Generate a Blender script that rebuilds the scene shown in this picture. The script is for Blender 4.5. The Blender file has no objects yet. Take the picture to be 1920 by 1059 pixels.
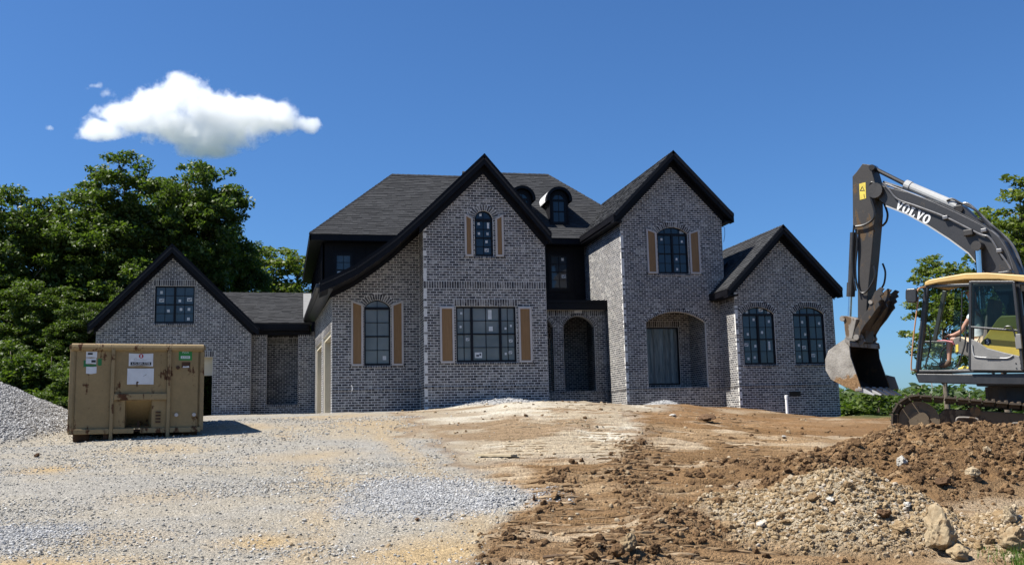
import bpy, bmesh, math, random
import numpy as np
from mathutils import Vector, Matrix
from mathutils.geometry import tessellate_polygon
R_ = math.radians
rnd = random.Random(7)
sc = bpy.context.scene
col = sc.collection

# ------------------------------------------------------------------ camera
EYE = 1.6
FPX, PSI, PITCH, ROLL = 1850.0, R_(12.2), math.atan((798.6 - 529.5) / 1850.0), R_(1.35)
cF = Vector((math.sin(PSI) * math.cos(PITCH), math.cos(PSI) * math.cos(PITCH), math.sin(PITCH)))
cR0 = Vector((math.cos(PSI), -math.sin(PSI), 0))
cU0 = cR0.cross(cF)
cR = math.cos(ROLL) * cR0 - math.sin(ROLL) * cU0
cU = math.sin(ROLL) * cR0 + math.cos(ROLL) * cU0
cam_d = bpy.data.cameras.new('camera')
cam_d.sensor_width = 36.0
cam_d.lens = 36.0 * FPX / 1920.0
cam_d.clip_start = 0.1
cam_d.clip_end = 6000
cam = bpy.data.objects.new('camera', cam_d)
col.objects.link(cam)
cam.matrix_world = Matrix(((cR.x, cU.x, -cF.x, 0), (cR.y, cU.y, -cF.y, 0), (cR.z, cU.z, -cF.z, EYE), (0, 0, 0, 1)))
sc.camera = cam

# ------------------------------------------------------------------ sky and sun
SUN_TO = Vector((-0.66, 0.03, 1.0)).normalized()
sun_el = math.asin(SUN_TO.z)
sun_az = math.atan2(SUN_TO.x, SUN_TO.y)
world = bpy.data.worlds.new('World')
sc.world = world
world.use_nodes = True
wn = world.node_tree.nodes
wn.clear()
sky = wn.new('ShaderNodeTexSky')
sky.sky_type = 'NISHITA'
sky.sun_disc = False
sky.sun_elevation = sun_el
sky.sun_rotation = sun_az
sky.altitude = 0
sky.air_density = 1.0
sky.dust_density = 0.6
sky.ozone_density = 8.0
bg = wn.new('ShaderNodeBackground')
bg.inputs['Strength'].default_value = 0.057
wo = wn.new('ShaderNodeOutputWorld')
tint = wn.new('ShaderNodeMix'); tint.data_type = 'RGBA'; tint.blend_type = 'MULTIPLY'
tint.inputs[0].default_value = 1.0; tint.inputs[7].default_value = (0.68, 0.96, 1.2, 1)
world.node_tree.links.new(sky.outputs[0], tint.inputs[6])
world.node_tree.links.new(tint.outputs[2], bg.inputs[0])
world.node_tree.links.new(bg.outputs[0], wo.inputs[0])
sun_d = bpy.data.lights.new('sun', 'SUN')
sun_d.energy = 5.0
sun_d.angle = R_(0.53)
sun_d.color = (1.0, 0.955, 0.88)
sun = bpy.data.objects.new('sun', sun_d)
col.objects.link(sun)
sun.location = (-20, 20, 60)
sun.rotation_euler = (-SUN_TO).to_track_quat('-Z', 'Y').to_euler()
sc.view_settings.view_transform = 'Standard'
sc.view_settings.look = 'None'
sc.view_settings.gamma = 1.0
sc.view_settings.exposure = 1.0
sc.render.engine = 'CYCLES'
sc.cycles.use_denoising = True
sc.cycles.max_bounces = 6
sc.cycles.diffuse_bounces = 3
sc.cycles.glossy_bounces = 3
sc.cycles.transparent_max_bounces = 12
sc.cycles.volume_bounces = 3

# ------------------------------------------------------------------ helpers
def ray(px, py):
    return cF + (px - 960) / FPX * cR - (py - 529.5) / FPX * cU
def P(px, py, Y):
    d = ray(px, py)
    v = d * (Y / d.y)
    v.z += EYE
    return v
def PD(px, py, zc):
    v = ray(px, py) * zc
    v.z += EYE
    return v

def link(o, parent=None):
    col.objects.link(o)
    if parent is not None:
        o.parent = parent
    return o
def tag(o, label=None, cat=None, group=None, kind=None):
    if label: o['label'] = label
    if cat: o['category'] = cat
    if group: o['group'] = group
    if kind: o['kind'] = kind
    return o
def empty(name, loc=(0, 0, 0), rz=0.0, parent=None):
    o = bpy.data.objects.new(name, None)
    o.empty_display_size = 0.3
    o.location = loc
    o.rotation_euler = (0, 0, rz)
    return link(o, parent)

class MB:
    """collects geometry for ONE mesh object"""
    def __init__(s): s.v = []; s.f = []; s.m = []
    def add(s, vs, fs, mi=0):
        b = len(s.v)
        s.v += [tuple(v) for v in vs]
        s.f += [tuple(i + b for i in f) for f in fs]
        s.m += [mi] * len(fs)
        return s
    def box(s, x0, x1, y0, y1, z0, z1, mi=0):
        vs = [(x0, y0, z0), (x1, y0, z0), (x1, y1, z0), (x0, y1, z0), (x0, y0, z1), (x1, y0, z1), (x1, y1, z1), (x0, y1, z1)]
        return s.add(vs, [(0, 3, 2, 1), (4, 5, 6, 7), (0, 1, 5, 4), (1, 2, 6, 5), (2, 3, 7, 6), (3, 0, 4, 7)], mi)
    def prism(s, poly, off, mi=0):
        """poly: list of 3D points, off: extrusion vector"""
        off = Vector(off)
        n = len(poly)
        a = [Vector(p) for p in poly]
        vs = a + [p + off for p in a]
        fs = [tuple(range(n))[::-1], tuple(range(n, 2 * n))]
        for i in range(n):
            j = (i + 1) % n
            fs.append((i, j, n + j, n + i))
        return s.add(vs, fs, mi)
    def tube(s, pts, rad, n=8, mi=0, cap=True):
        pts = [Vector(p) for p in pts]
        if not isinstance(rad, (list, tuple)): rad = [rad] * len(pts)
        rings = []
        up = None
        for i, p in enumerate(pts):
            a = pts[max(i - 1, 0)]; b = pts[min(i + 1, len(pts) - 1)]
            t = (b - a).normalized()
            if up is None:
                up = Vector((0, 0, 1)) if abs(t.z) < 0.9 else Vector((1, 0, 0))
            x = t.cross(up)
            if x.length < 1e-4: x = t.cross(Vector((0.3, 0.9, 0.2)))
            x.normalize(); y = x.cross(t).normalized(); up = y
            rings.append([p + (x * math.cos(2 * math.pi * k / n) + y * math.sin(2 * math.pi * k / n)) * rad[i] for k in range(n)])
        vs = [q for r in rings for q in r]
        fs = []
        for i in range(len(pts) - 1):
            for k in range(n):
                k2 = (k + 1) % n
                fs.append((i * n + k, i * n + k2, (i + 1) * n + k2, (i + 1) * n + k))
        if cap:
            fs.append(tuple(range(n))[::-1])
            fs.append(tuple((len(pts) - 1) * n + k for k in range(n)))
        return s.add(vs, fs, mi)
    def beam(s, a, b, w, h, up=(0, 0, 1), mi=0):
        a = Vector(a); b = Vector(b); t = (b - a).normalized(); up = Vector(up)
        x = t.cross(up).normalized(); y = x.cross(t).normalized()
        q = [(-w / 2, -h / 2), (w / 2, -h / 2), (w / 2, h / 2), (-w / 2, h / 2)]
        vs = [a + x * i + y * j for i, j in q] + [b + x * i + y * j for i, j in q]
        return s.add(vs, [(3, 2, 1, 0), (4, 5, 6, 7), (0, 1, 5, 4), (1, 2, 6, 5), (2, 3, 7, 6), (3, 0, 4, 7)], mi)
    def build(s, name, mat, parent=None, smooth=False, bevel=0.0, fix=True):
        me = bpy.data.meshes.new(name)
        me.from_pydata(s.v, [], s.f)
        mats = mat if isinstance(mat, (list, tuple)) else [mat]
        for m in mats: me.materials.append(m)
        if len(mats) > 1:
            me.polygons.foreach_set('material_index', s.m)
        if fix or bevel:
            bm = bmesh.new(); bm.from_mesh(me)
            if fix: bmesh.ops.recalc_face_normals(bm, faces=bm.faces)
            bm.to_mesh(me); bm.free()
        if smooth:
            me.polygons.foreach_set('use_smooth', [True] * len(me.polygons))
        me.update()
        o = bpy.data.objects.new(name, me)
        if bevel:
            md = o.modifiers.new('bevel', 'BEVEL'); md.width = bevel; md.segments = 2; md.limit_method = 'ANGLE'; md.angle_limit = R_(35)
        return link(o, parent)

def mesh_np(name, v, f, mat, parent=None, smooth=False):
    """fast mesh from numpy arrays, f has constant face size"""
    me = bpy.data.meshes.new(name)
    nf, k = f.shape
    me.vertices.add(len(v)); me.vertices.foreach_set('co', np.ascontiguousarray(v, dtype=np.float32).ravel())
    me.loops.add(nf * k); me.loops.foreach_set('vertex_index', np.ascontiguousarray(f, dtype=np.int32).ravel())
    me.polygons.add(nf); me.polygons.foreach_set('loop_start', np.arange(0, nf * k, k, dtype=np.int32))
    me.polygons.foreach_set('loop_total', np.full(nf, k, dtype=np.int32))
    if smooth: me.polygons.foreach_set('use_smooth', np.ones(nf, dtype=bool))
    if mat: me.materials.append(mat)
    me.update(calc_edges=True); me.validate()
    o = bpy.data.objects.new(name, me)
    return link(o, parent)

# ------------------------------------------------------------------ materials
class NT:
    def __init__(s, name):
        s.mat = bpy.data.materials.new(name); s.mat.use_nodes = True
        s.t = s.mat.node_tree; s.t.nodes.clear()
        s.out = s.t.nodes.new('ShaderNodeOutputMaterial')
    def n(s, typ, **kw):
        d = s.t.nodes.new(typ)
        for k, v in kw.items():
            if k.startswith('i_'):
                d.inputs[k[2:].replace('_', ' ')].default_value = v
            elif k.startswith('x_'):
                d.inputs[int(k[2:])].default_value = v
            else: setattr(d, k, v)
        return d
    def l(s, a, b): s.t.links.new(a, b); return b.node if hasattr(b, 'node') else None
    def ramp(s, fac, stops, interp='LINEAR'):
        d = s.n('ShaderNodeValToRGB'); d.color_ramp.interpolation = interp
        e = d.color_ramp.elements
        while len(e) < len(stops): e.new(0.5)
        for el, (p_, c) in zip(e, stops):
            el.position = p_; el.color = (c[0], c[1], c[2], 1) if hasattr(c, '__len__') else (c, c, c, 1)
        s.l(fac, d.inputs[0]); return d.outputs[0]
    def noise(s, scale, detail=4, rough=0.6, vec=None, dist=0.0):
        d = s.n('ShaderNodeTexNoise'); d.inputs['Scale'].default_value = scale; d.inputs['Detail'].default_value = detail
        d.inputs['Roughness'].default_value = rough; d.inputs['Distortion'].default_value = dist
        if vec is not None: s.l(vec, d.inputs['Vector'])
        return d.outputs[0]
    def mix(s, fac, a, b, typ='MIX'):
        d = s.n('ShaderNodeMix', data_type='RGBA', blend_type=typ)
        for val, idx in ((fac, 0), (a, 6), (b, 7)):
            if hasattr(val, 'node'): s.l(val, d.inputs[idx])
            elif idx == 0: d.inputs[0].default_value = val
            else: d.inputs[idx].default_value = (*val, 1) if len(val) == 3 else val
        return d.outputs[2]
    def math(s, op, a, b=None, clamp=False):
        d = s.n('ShaderNodeMath', operation=op, use_clamp=clamp)
        for val, idx in ((a, 0), (b, 1)):
            if val is None: continue
            if hasattr(val, 'node'): s.l(val, d.inputs[idx])
            else: d.inputs[idx].default_value = val
        return d.outputs[0]
    def coord(s, which='Object'):
        return s.n('ShaderNodeTexCoord').outputs[which]
    def bsdf(s, color, rough=0.8, metal=0.0, bump=None, bstr=0.3, bdist=0.02, spec=0.5, **kw):
        b = s.n('ShaderNodeBsdfPrincipled')
        if hasattr(color, 'node'): s.l(color, b.inputs['Base Color'])
        else: b.inputs['Base Color'].default_value = (*color, 1)
        if hasattr(rough, 'node'): s.l(rough, b.inputs['Roughness'])
        else: b.inputs['Roughness'].default_value = rough
        b.inputs['Metallic'].default_value = metal
        b.inputs['Specular IOR Level'].default_value = spec
        for k, v in kw.items(): b.inputs[k].default_value = v
        if bump is not None:
            bp = s.n('ShaderNodeBump'); bp.inputs['Strength'].default_value = bstr; bp.inputs['Distance'].default_value = bdist
            s.l(bump, bp.inputs['Height']); s.l(bp.outputs[0], b.inputs['Normal'])
        s.l(b.outputs[0], s.out.inputs[0]); s.b = b
        return s.mat
    def island(s):
        """random per mesh island, shifted by the object's own random"""
        g = s.n('ShaderNodeNewGeometry').outputs['Random Per Island']
        o = s.n('ShaderNodeObjectInfo').outputs['Random']
        return s.math('FRACT', s.math('ADD', g, o))

def simple(name, c, rough=0.6, metal=0.0, var=0.25, scale=6.0, bstr=0.15, bscale=40.0, **kw):
    t = NT(name); co = t.coord()
    nz = t.noise(scale, 5, 0.65, co)
    lo = tuple(x * (1 - var) for x in c); hi = tuple(min(1, x * (1 + var)) for x in c)
    cc = t.ramp(nz, [(0.3, lo), (0.7, hi)])
    return t.bsdf(cc, rough, metal, t.noise(bscale, 4, 0.6, co), bstr, 0.01, **kw)

M = {}
# brick: charcoal tumbled brick, some browner, with smears of lime mortar on the faces
t = NT('brick'); ir = t.island(); co = t.coord('Object')
geo = t.n('ShaderNodeNewGeometry'); pos = geo.outputs['Position']
base = t.ramp(ir, [(0.0, (0.020, 0.020, 0.025)), (0.3, (0.044, 0.043, 0.050)), (0.6, (0.080, 0.077, 0.081)), (0.8, (0.082, 0.073, 0.068)), (0.92, (0.145, 0.138, 0.133)), (1.0, (0.22, 0.212, 0.20))])
sm = t.ramp(t.noise(9, 6, 0.75, pos), [(0.47, 0), (0.70, 0.8)])
big = t.ramp(t.noise(0.9, 3, 0.6, pos), [(0.35, 0.1), (0.7, 1)])
base = t.mix(0.8, base, t.ramp(t.noise(0.55, 4, 0.65, pos), [(0.3, 0.7), (0.7, 1.4)]), 'MULTIPLY')
c1 = t.mix(t.math('MULTIPLY', sm, big), base, (0.60, 0.58, 0.55))
M['brick'] = t.bsdf(c1, 0.92, 0, t.noise(60, 4, 0.7, pos), 0.5, 0.006, 0.25)
t = NT('mortar'); geo = t.n('ShaderNodeNewGeometry')
c1 = t.ramp(t.noise(14, 5, 0.7, geo.outputs['Position']), [(0.3, (0.53, 0.52, 0.50)), (0.7, (0.69, 0.675, 0.645))])
M['mortar'] = t.bsdf(c1, 0.95, 0, t.noise(90, 3, 0.7, geo.outputs['Position']), 0.5, 0.005, 0.2)
# plain brick texture for walls nobody faces
t = NT('brick_far'); co = t.coord('Object')
bt = t.n('ShaderNodeTexBrick'); mp = t.n('ShaderNodeMapping'); mp.inputs['Rotation'].default_value = (R_(90), 0, 0)
t.l(co, mp.inputs[0]); t.l(mp.outputs[0], bt.inputs['Vector'])
for k, v in (('Color1', (0.04, 0.04, 0.045, 1)), ('Color2', (0.1, 0.095, 0.095, 1)), ('Mortar', (0.45, 0.43, 0.4, 1)), ('Scale', 1.0), ('Mortar Size', 0.006), ('Brick Width', 0.2032), ('Row Height', 0.0794)):
    bt.inputs[k].default_value = v
M['brick_far'] = t.bsdf(bt.outputs[0], 0.9)
# shingles
t = NT('shingle'); ir = t.island(); geo = t.n('ShaderNodeNewGeometry'); pos = geo.outputs['Position']
c1 = t.ramp(ir, [(0, (0.028, 0.029, 0.032)), (0.5, (0.034, 0.035, 0.038)), (0.85, (0.040, 0.041, 0.044)), (1, (0.047, 0.048, 0.051))])
c1 = t.mix(0.55, c1, t.ramp(t.noise(220, 2, 0.7, pos), [(0.3, 0.35), (0.7, 1.0)]), 'MULTIPLY')
c1 = t.mix(0.5, c1, t.ramp(t.noise(1.2, 4, 0.65, pos), [(0.3, 0.7), (0.7, 1.25)]), 'MULTIPLY')
M['shingle'] = t.bsdf(c1, 0.95, 0, t.noise(260, 2, 0.6, pos), 0.4, 0.004, 0.3)
M['black_trim'] = simple('black_trim', (0.0045, 0.0045, 0.0065), 0.5, 0, 0.3, 3.0, 0.05, 20, spec=0.16)
M['black_siding'] = simple('black_siding', (0.005, 0.005, 0.007), 0.6, 0, 0.3, 3.0, 0.05, 20, spec=0.16)
M['frame'] = simple('window_frame_black', (0.005, 0.005, 0.008), 0.45, 0, 0.2, 4.0, 0.03, 20, spec=0.2)
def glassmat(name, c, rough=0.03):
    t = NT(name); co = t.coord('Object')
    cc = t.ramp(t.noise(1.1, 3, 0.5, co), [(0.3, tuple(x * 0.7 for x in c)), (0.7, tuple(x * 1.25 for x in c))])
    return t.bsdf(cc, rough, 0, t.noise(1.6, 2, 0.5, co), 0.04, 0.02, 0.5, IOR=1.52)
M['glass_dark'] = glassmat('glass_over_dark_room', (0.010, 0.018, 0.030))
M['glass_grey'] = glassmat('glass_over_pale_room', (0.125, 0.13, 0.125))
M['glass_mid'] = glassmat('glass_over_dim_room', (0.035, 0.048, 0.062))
M['sticker'] = simple('paper_sticker', (0.50, 0.52, 0.53), 0.7, 0, 0.2, 5)
M['sticker_ink'] = simple('sticker_ink', (0.06, 0.07, 0.09), 0.7)
M['oak'] = None
t = NT('oak_panel'); co = t.coord('Object'); mp = t.n('ShaderNodeMapping'); mp.inputs['Scale'].default_value = (14, 14, 0.9)
t.l(co, mp.inputs[0])
c1 = t.ramp(t.noise(3.0, 5, 0.7, mp.outputs[0], 0.6), [(0.3, (0.17, 0.088, 0.03)), (0.7, (0.25, 0.138, 0.052))])
M['oak'] = t.bsdf(c1, 0.6, 0, t.noise(8, 3, 0.6, mp.outputs[0]), 0.1, 0.004)
M['primer'] = simple('pale_primer', (0.42, 0.39, 0.37), 0.7, 0, 0.08, 5)
M['cream'] = simple('cream_paint', (0.52, 0.46, 0.34), 0.6, 0, 0.08, 3)
M['concrete'] = simple('concrete_slab', (0.4, 0.39, 0.37), 0.9, 0, 0.15, 3, 0.3)
M['gutter'] = simple('dark_gutter_metal', (0.035, 0.036, 0.04), 0.3, 0.6, 0.2, 3)
M['hood_metal'] = simple('dormer_hood_metal', (0.05, 0.052, 0.06), 0.28, 0.75, 0.15, 3, 0.03)
M['flash_grey'] = simple('grey_flashing', (0.20, 0.20, 0.20), 0.6, 0, 0.15, 6)
M['hood_sunlit'] = simple('hood_sunlit_pale', (0.55, 0.55, 0.55), 0.6, 0, 0.12, 6)  # sunlight on the metal dormer hood put into a pale grey
M['plastic'] = None
t = NT('plastic_sheet'); co = t.coord('Object'); mp = t.n('ShaderNodeMapping'); mp.inputs['Scale'].default_value = (9, 9, 0.8)
t.l(co, mp.inputs[0])
c1 = t.ramp(t.noise(1.6, 4, 0.6, mp.outputs[0], 0.8), [(0.3, (0.05, 0.075, 0.085)), (0.7, (0.19, 0.22, 0.23))])
M['plastic'] = t.bsdf(c1, 0.25, 0, t.noise(2.0, 3, 0.6, mp.outputs[0], 0.8), 0.5, 0.03)
M['pvc'] = simple('white_pvc', (0.75, 0.75, 0.74), 0.4, 0, 0.05)
M['vent'] = simple('black_vent', (0.008, 0.008, 0.009), 0.6)
# ------------------------------------------------------------------ terrain
def hash2(ix, iy, seed):
    h = (ix.astype(np.int64) * 374761393 + iy.astype(np.int64) * 668265263 + seed * 974634777) & 0xFFFFFFFF
    h = ((h ^ (h >> 13)) * 1274126177) & 0xFFFFFFFF
    h = (h ^ (h >> 16)) & 0xFFFFFFFF
    return h / 4294967295.0
def vnoise(x, y, seed=0):
    ix = np.floor(x); iy = np.floor(y); fx = x - ix; fy = y - iy
    fx = fx * fx * (3 - 2 * fx); fy = fy * fy * (3 - 2 * fy)
    a = hash2(ix, iy, seed); b = hash2(ix + 1, iy, seed); c = hash2(ix, iy + 1, seed); d = hash2(ix + 1, iy + 1, seed)
    return (a * (1 - fx) + b * fx) * (1 - fy) + (c * (1 - fx) + d * fx) * fy
def fbm(x, y, freq, octv=4, seed=0, gain=0.5):
    s = 0; a = 1; n = 0
    for k in range(octv):
        s = s + a * (vnoise(x * freq + 17.3 * k, y * freq - 9.1 * k, seed + k) * 2 - 1); n += a
        a *= gain; freq *= 2.07
    return s / n
def sst(x, a, b):
    t_ = np.clip((x - a) / (b - a), 0, 1)
    return t_ * t_ * (3 - 2 * t_)
SP, CP = math.sin(PSI), math.cos(PSI)
def to_sd(X, Y): return X * CP - Y * SP, X * SP + Y * CP
def to_xy(s, d): return s * CP + d * SP, -s * SP + d * CP
LT = np.array([(-60, -3), (-10, -2.0), (0, -1.6), (8, -1.07), (10, -.91), (12, -.72), (14, -.52), (16, -.34), (18.5, -.11), (20, .07), (22, .24), (26, .41), (31, .53), (38, .64), (60, .8), (200, 2), (1500, 6)], float)
RT = np.array([(-60, -3), (-10, -2), (0, -1.62), (8, -1.18), (10, -1.06), (12, -.93), (14, -.78), (16, -.6), (18, -.48), (22, -.32), (28, -.06), (34, .03), (42, -.6), (60, -4), (150, -15), (400, -20), (1500, -18)], float)
def segdist(s, d, pts):
    best = np.full(s.shape, 1e9); 
    for (a0, b0), (a1, b1) in zip(pts[:-1], pts[1:]):
        vx, vy = a1 - a0, b1 - b0
        t_ = np.clip(((s - a0) * vx + (d - b0) * vy) / (vx * vx + vy * vy), 0, 1)
        best = np.minimum(best, np.hypot(s - a0 - t_ * vx, d - b0 - t_ * vy))
    return best
def spx(px, d): return (px - 960) / FPX * d
WIND1 = [(spx(1560, 12.6), 12.6), (spx(1420, 10.8), 10.8), (spx(1260, 9.4), 9.4), (spx(1130, 8.0), 8.0), (spx(1080, 7.0), 7.0)]
WIND2 = [(spx(1215, 19), 19), (spx(1165, 15), 15), (spx(1160, 12), 12), (spx(1210, 10), 10), (spx(1330, 8.6), 8.6)]
WIND3 = [(spx(1030, 13), 13), (spx(1035, 11), 11), (spx(960, 9), 9), (spx(900, 7.6), 7.6)]
BERM = [(4.2, 12.7), (5.6, 13.3), (8.2, 13.8), (11.5, 14.5)]
def piles(s, d):
    """returns (height added, rubble weight, soil-heap weight, gravel-heap weight)"""
    n1 = fbm(s, d, 0.9, 3, 11); n2 = fbm(s, d, 3.0, 4, 21)
    r = np.hypot((s + 12.6), (d - 20.6) * 0.9)
    g = 1.74 - 0.47 * np.sqrt(r * r + 0.12) + 0.06 * n2
    gp = np.maximum(g, 0)
    r = np.hypot((s - 3.05) / 1.5, (d - 9.45) / 1.15)
    rub = 0.66 * np.maximum(1 - np.sqrt(r * r + 0.012), 0) + 0.07 * n2 * (r < 1.1)
    rub = np.maximum(rub, 0)
    r2 = np.hypot((s - 4.9) / 1.6, (d - 8.9) / 1.1)
    rub2 = 0.34 * np.maximum(1 - r2, 0)
    b = segdist(s + 0.25 * n1, d + 0.2 * n1, BERM)
    hgt = (0.62 + 0.14 * n1) * (0.55 + 0.45 * sst(s, 3.4, 5.4))
    bw = np.maximum(1 - b / 2.7, 0)
    soil = hgt * bw * bw * (3 - 2 * bw) + 0.10 * n2 * bw
    w1 = np.maximum(1 - segdist(s + .15 * n2, d, WIND1) / 0.55, 0); w2 = np.maximum(1 - segdist(s + .2 * n2, d, WIND2) / 0.45, 0); w3 = np.maximum(1 - segdist(s + .2 * n2, d, WIND3) / 0.4, 0)
    wind = 0.15 * w1 + 0.045 * w2 + 0.045 * w3
    mound = 0.17 * np.exp(-((s - 1.6) / 3.6) ** 2 - ((d - 28.2) / 2.2) ** 2)
    mound = mound + 0.22 * np.exp(-((s - 7.3) / 1.9) ** 2 - ((d - 31.8) / 1.3) ** 2) + 0.16 * np.exp(-((s - 4.9) / 1.2) ** 2 - ((d - 30.5) / 1.2) ** 2)
    gh = 0.30 * np.exp(-((s - 5.15) / .75) ** 2 - ((d - 34.4) / .8) ** 2) + 0.25 * np.exp(-((s + .4) / 1.5) ** 2 - ((d - 30.3) / .55) ** 2) + 0.22 * np.exp(-((s - 1.8) / 1.3) ** 2 - ((d - 33.5) / .8) ** 2)
    return gp, np.maximum(rub, rub2), soil, wind, mound, gh, (w1, w2, w3)
def ground_sd(s, d, detail=True):
    dd = np.maximum(d, 4.0)
    w = sst(s / dd, 0.05, 0.33)
    z = np.interp(d, LT[:, 0], LT[:, 1]) * (1 - w) + np.interp(d, RT[:, 0], RT[:, 1]) * w
    far = sst(d, 45, 80)
    z = z + far * (1.2 * fbm(s, d, 0.02, 3, 5))
    gp, rub, soil, wind, mound, gh, ws = piles(s, d)
    near = 1 - sst(d, 36, 44)
    z = z + near * (np.maximum.reduce([gp, rub, soil]) + wind + mound + gh)
    if detail:
        z = z + near * (0.045 * fbm(s, d, 0.55, 3, 31) + 0.012 * fbm(s, d, 4.0, 3, 41) + 0.10 * np.maximum(fbm(s * 1.2, d * .8, .9, 4, 45), 0) * sst(d, 14, 18) * sst(s / np.maximum(d, 4), -.06, .0))
        # ribs pressed in by a tracked machine
        lane = sst(fbm(s * 1.3, d * 0.16, 0.9, 3, 51), -0.6, -0.25)
        rz = sst(s, spx(870, 1) * d, spx(960, 1) * d) * (1 - sst(s, spx(1480, 1) * d, spx(1560, 1) * d)) * sst(d, 6.5, 8) * (1 - sst(d, 23, 29)) * (1 - np.clip(soil * 4, 0, 1)) * (1 - np.clip(rub * 6, 0, 1)) * (1 - np.clip(wind * 9, 0, 1))
        ph = (d + 0.05 * fbm(s, d, 0.5, 2, 61) + 0.035 * fbm(s, d, 3.0, 2, 65)) / 0.36
        rib = sst(np.abs((ph % 1.0) * 2 - 1), .04, .48)
        brk = sst(fbm(s * 0.6, d * 2.5, 2.0, 3, 71), -0.6, -0.1)
        z = z + 0.11 * (rib - 0.7) * lane * rz * brk
        # clods and lumps in the dug soil
        cl = np.clip(soil * 5, 0, 1) + np.clip(wind * 7, 0, 1) + 0.08 * rz
        cl = np.clip(cl, 0, 1)
        ridged = np.abs(fbm(s, d, 2.6, 4, 81))
        z = z + cl * (0.13 * (0.28 - ridged) + 0.035 * fbm(s, d, 9, 3, 91))
        z = z + np.clip(rub * 4, 0, 1) * 0.05 * fbm(s, d, 6, 3, 95)
    return z + EYE
def ground(X, Y, detail=True):
    X = np.asarray(X, float); Y = np.asarray(Y, float)
    s, d = to_sd(X, Y)
    return ground_sd(np.atleast_1d(s), np.atleast_1d(d), detail)
def gz(x, y): return float(ground(x, y)[0])

def lines(fine, lo, hi, g=1.18):
    a = [fine[0]]; st = abs(fine[1] - fine[0])
    while a[0] > lo: st *= g; a.insert(0, a[0] - st)
    b = list(fine); st = abs(fine[-1] - fine[-2])
    while b[-1] < hi: st *= g; b.append(b[-1] + st)
    return np.array(a[:-1] + b)
dl = np.concatenate([np.arange(6.2, 13, .037), np.arange(13, 22, .055), np.arange(22, 38, .12)])
dl = lines(list(dl), -60, 1600, 1.22)
sl = lines(list(np.concatenate([np.arange(-12, -6, .10), np.arange(-6, 6.6, .048), np.arange(6.6, 12, .09)])), -1500, 1500, 1.22)
S, D = np.meshgrid(sl, dl)
Z = ground_sd(S, D)
GX, GY = to_xy(S, D)
ny, nx = S.shape
V = np.stack([GX.ravel(), GY.ravel(), Z.ravel()], 1)
I = np.arange(ny * nx).reshape(ny, nx)
FQ = np.stack([I[:-1, :-1].ravel(), I[:-1, 1:].ravel(), I[1:, 1:].ravel(), I[1:, :-1].ravel()], 1)
def zones(s, d):
    """soil kinds: weights of gravel, clean stone, tan sand, white clay, brown soil, grass"""
    n = fbm(s, d, 0.5, 4, 101); n2 = fbm(s, d, 1.7, 4, 111)
    q = s / np.maximum(d, 3) + 0.030 * n + 0.016 * n2          # bearing of the point, warped
    dw = d + 0.8 * n + 0.35 * n2
    edge = np.interp(dw, [6, 8, 9.5, 11, 13, 14.2, 17, 20, 26, 32], [-.05, -.04, -.02, .015, -.045, -.06, -.075, -.10, -.12, -.12])
    grav = 1 - sst(q, edge - .012, edge + .012)
    pale = sst(dw, 13.6, 14.8) * sst(q, edge, edge + .02) * (1 - sst(q, np.interp(dw, [13, 16, 22, 27, 33], [.085, .10, .10, .125, .14]), np.interp(dw, [13, 16, 22, 27, 33], [.115, .13, .135, .17, .19])))
    brown = np.clip(1 - grav - pale, 0, 1)
    gp, rub, soil, wind, mound, gh, ws = piles(s, d)
    stone = np.clip(gp * 6, 0, 1) + np.clip(gh * 9 - .4, 0, 1)
    def spot(px, dd, rs, rd): return np.clip(1.25 - np.hypot((s - spx(px, dd)) / rs, (d - dd) / rd) + 0.45 * n + 0.35 * n2, 0, 1)
    stone = np.maximum(stone, spot(790, 11.6, 1.0, 1.25)); stone = np.maximum(stone, spot(900, 11.1, .7, .7)); stone = np.maximum(stone, spot(30, 9.6, .6, .7))
    tan = np.maximum.reduce([spot(100, 14.6, .5, .55), spot(500, 9.2, .5, .45), spot(800, 8.4, .8, .9), spot(60, 8.1, .9, .5), spot(690, 20.5, 1.2, 2.0) * .7, spot(560, 15.5, 1.0, 1.2) * .5, spot(300, 17, 1.0, .6) * .5, spot(330, 12, .9, .7) * .45, spot(640, 12.6, .9, .6) * .5, spot(220, 9.4, .7, .5) * .4, spot(420, 20.5, 1.4, 1.2) * .6, spot(610, 24, 1.6, 2.4) * .6])
    rut = np.exp(-(segdist(s + .12 * n2, d, [(-1.6, 6.5), (-2.2, 12), (-4.4, 19), (-5.0, 30)]) / .22) ** 2) + np.exp(-(segdist(s + .12 * n2, d, [(.0, 6.5), (-.7, 12), (-2.6, 19), (-3.2, 30)]) / .22) ** 2)
    tan = np.maximum(tan, .6 * rut * sst(n, -.3, .2)) * (1 - stone)
    return grav, np.clip(stone, 0, 1), np.clip(tan, 0, 1), pale, brown, rub, soil, np.clip(1.35 * np.maximum.reduce([ws[0], .85 * ws[1], .8 * ws[2]]) - .2 + .3 * n2, 0, 1) * (np.maximum.reduce(ws) > 0), n, n2, q
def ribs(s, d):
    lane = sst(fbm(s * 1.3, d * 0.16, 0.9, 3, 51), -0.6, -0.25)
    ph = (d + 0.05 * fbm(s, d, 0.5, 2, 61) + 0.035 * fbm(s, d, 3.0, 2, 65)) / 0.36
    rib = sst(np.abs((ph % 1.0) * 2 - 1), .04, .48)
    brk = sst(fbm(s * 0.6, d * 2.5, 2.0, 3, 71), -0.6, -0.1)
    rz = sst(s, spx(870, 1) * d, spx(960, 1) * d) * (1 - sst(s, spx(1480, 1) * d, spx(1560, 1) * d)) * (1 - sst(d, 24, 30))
    return rib, lane * brk * rz
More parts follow.
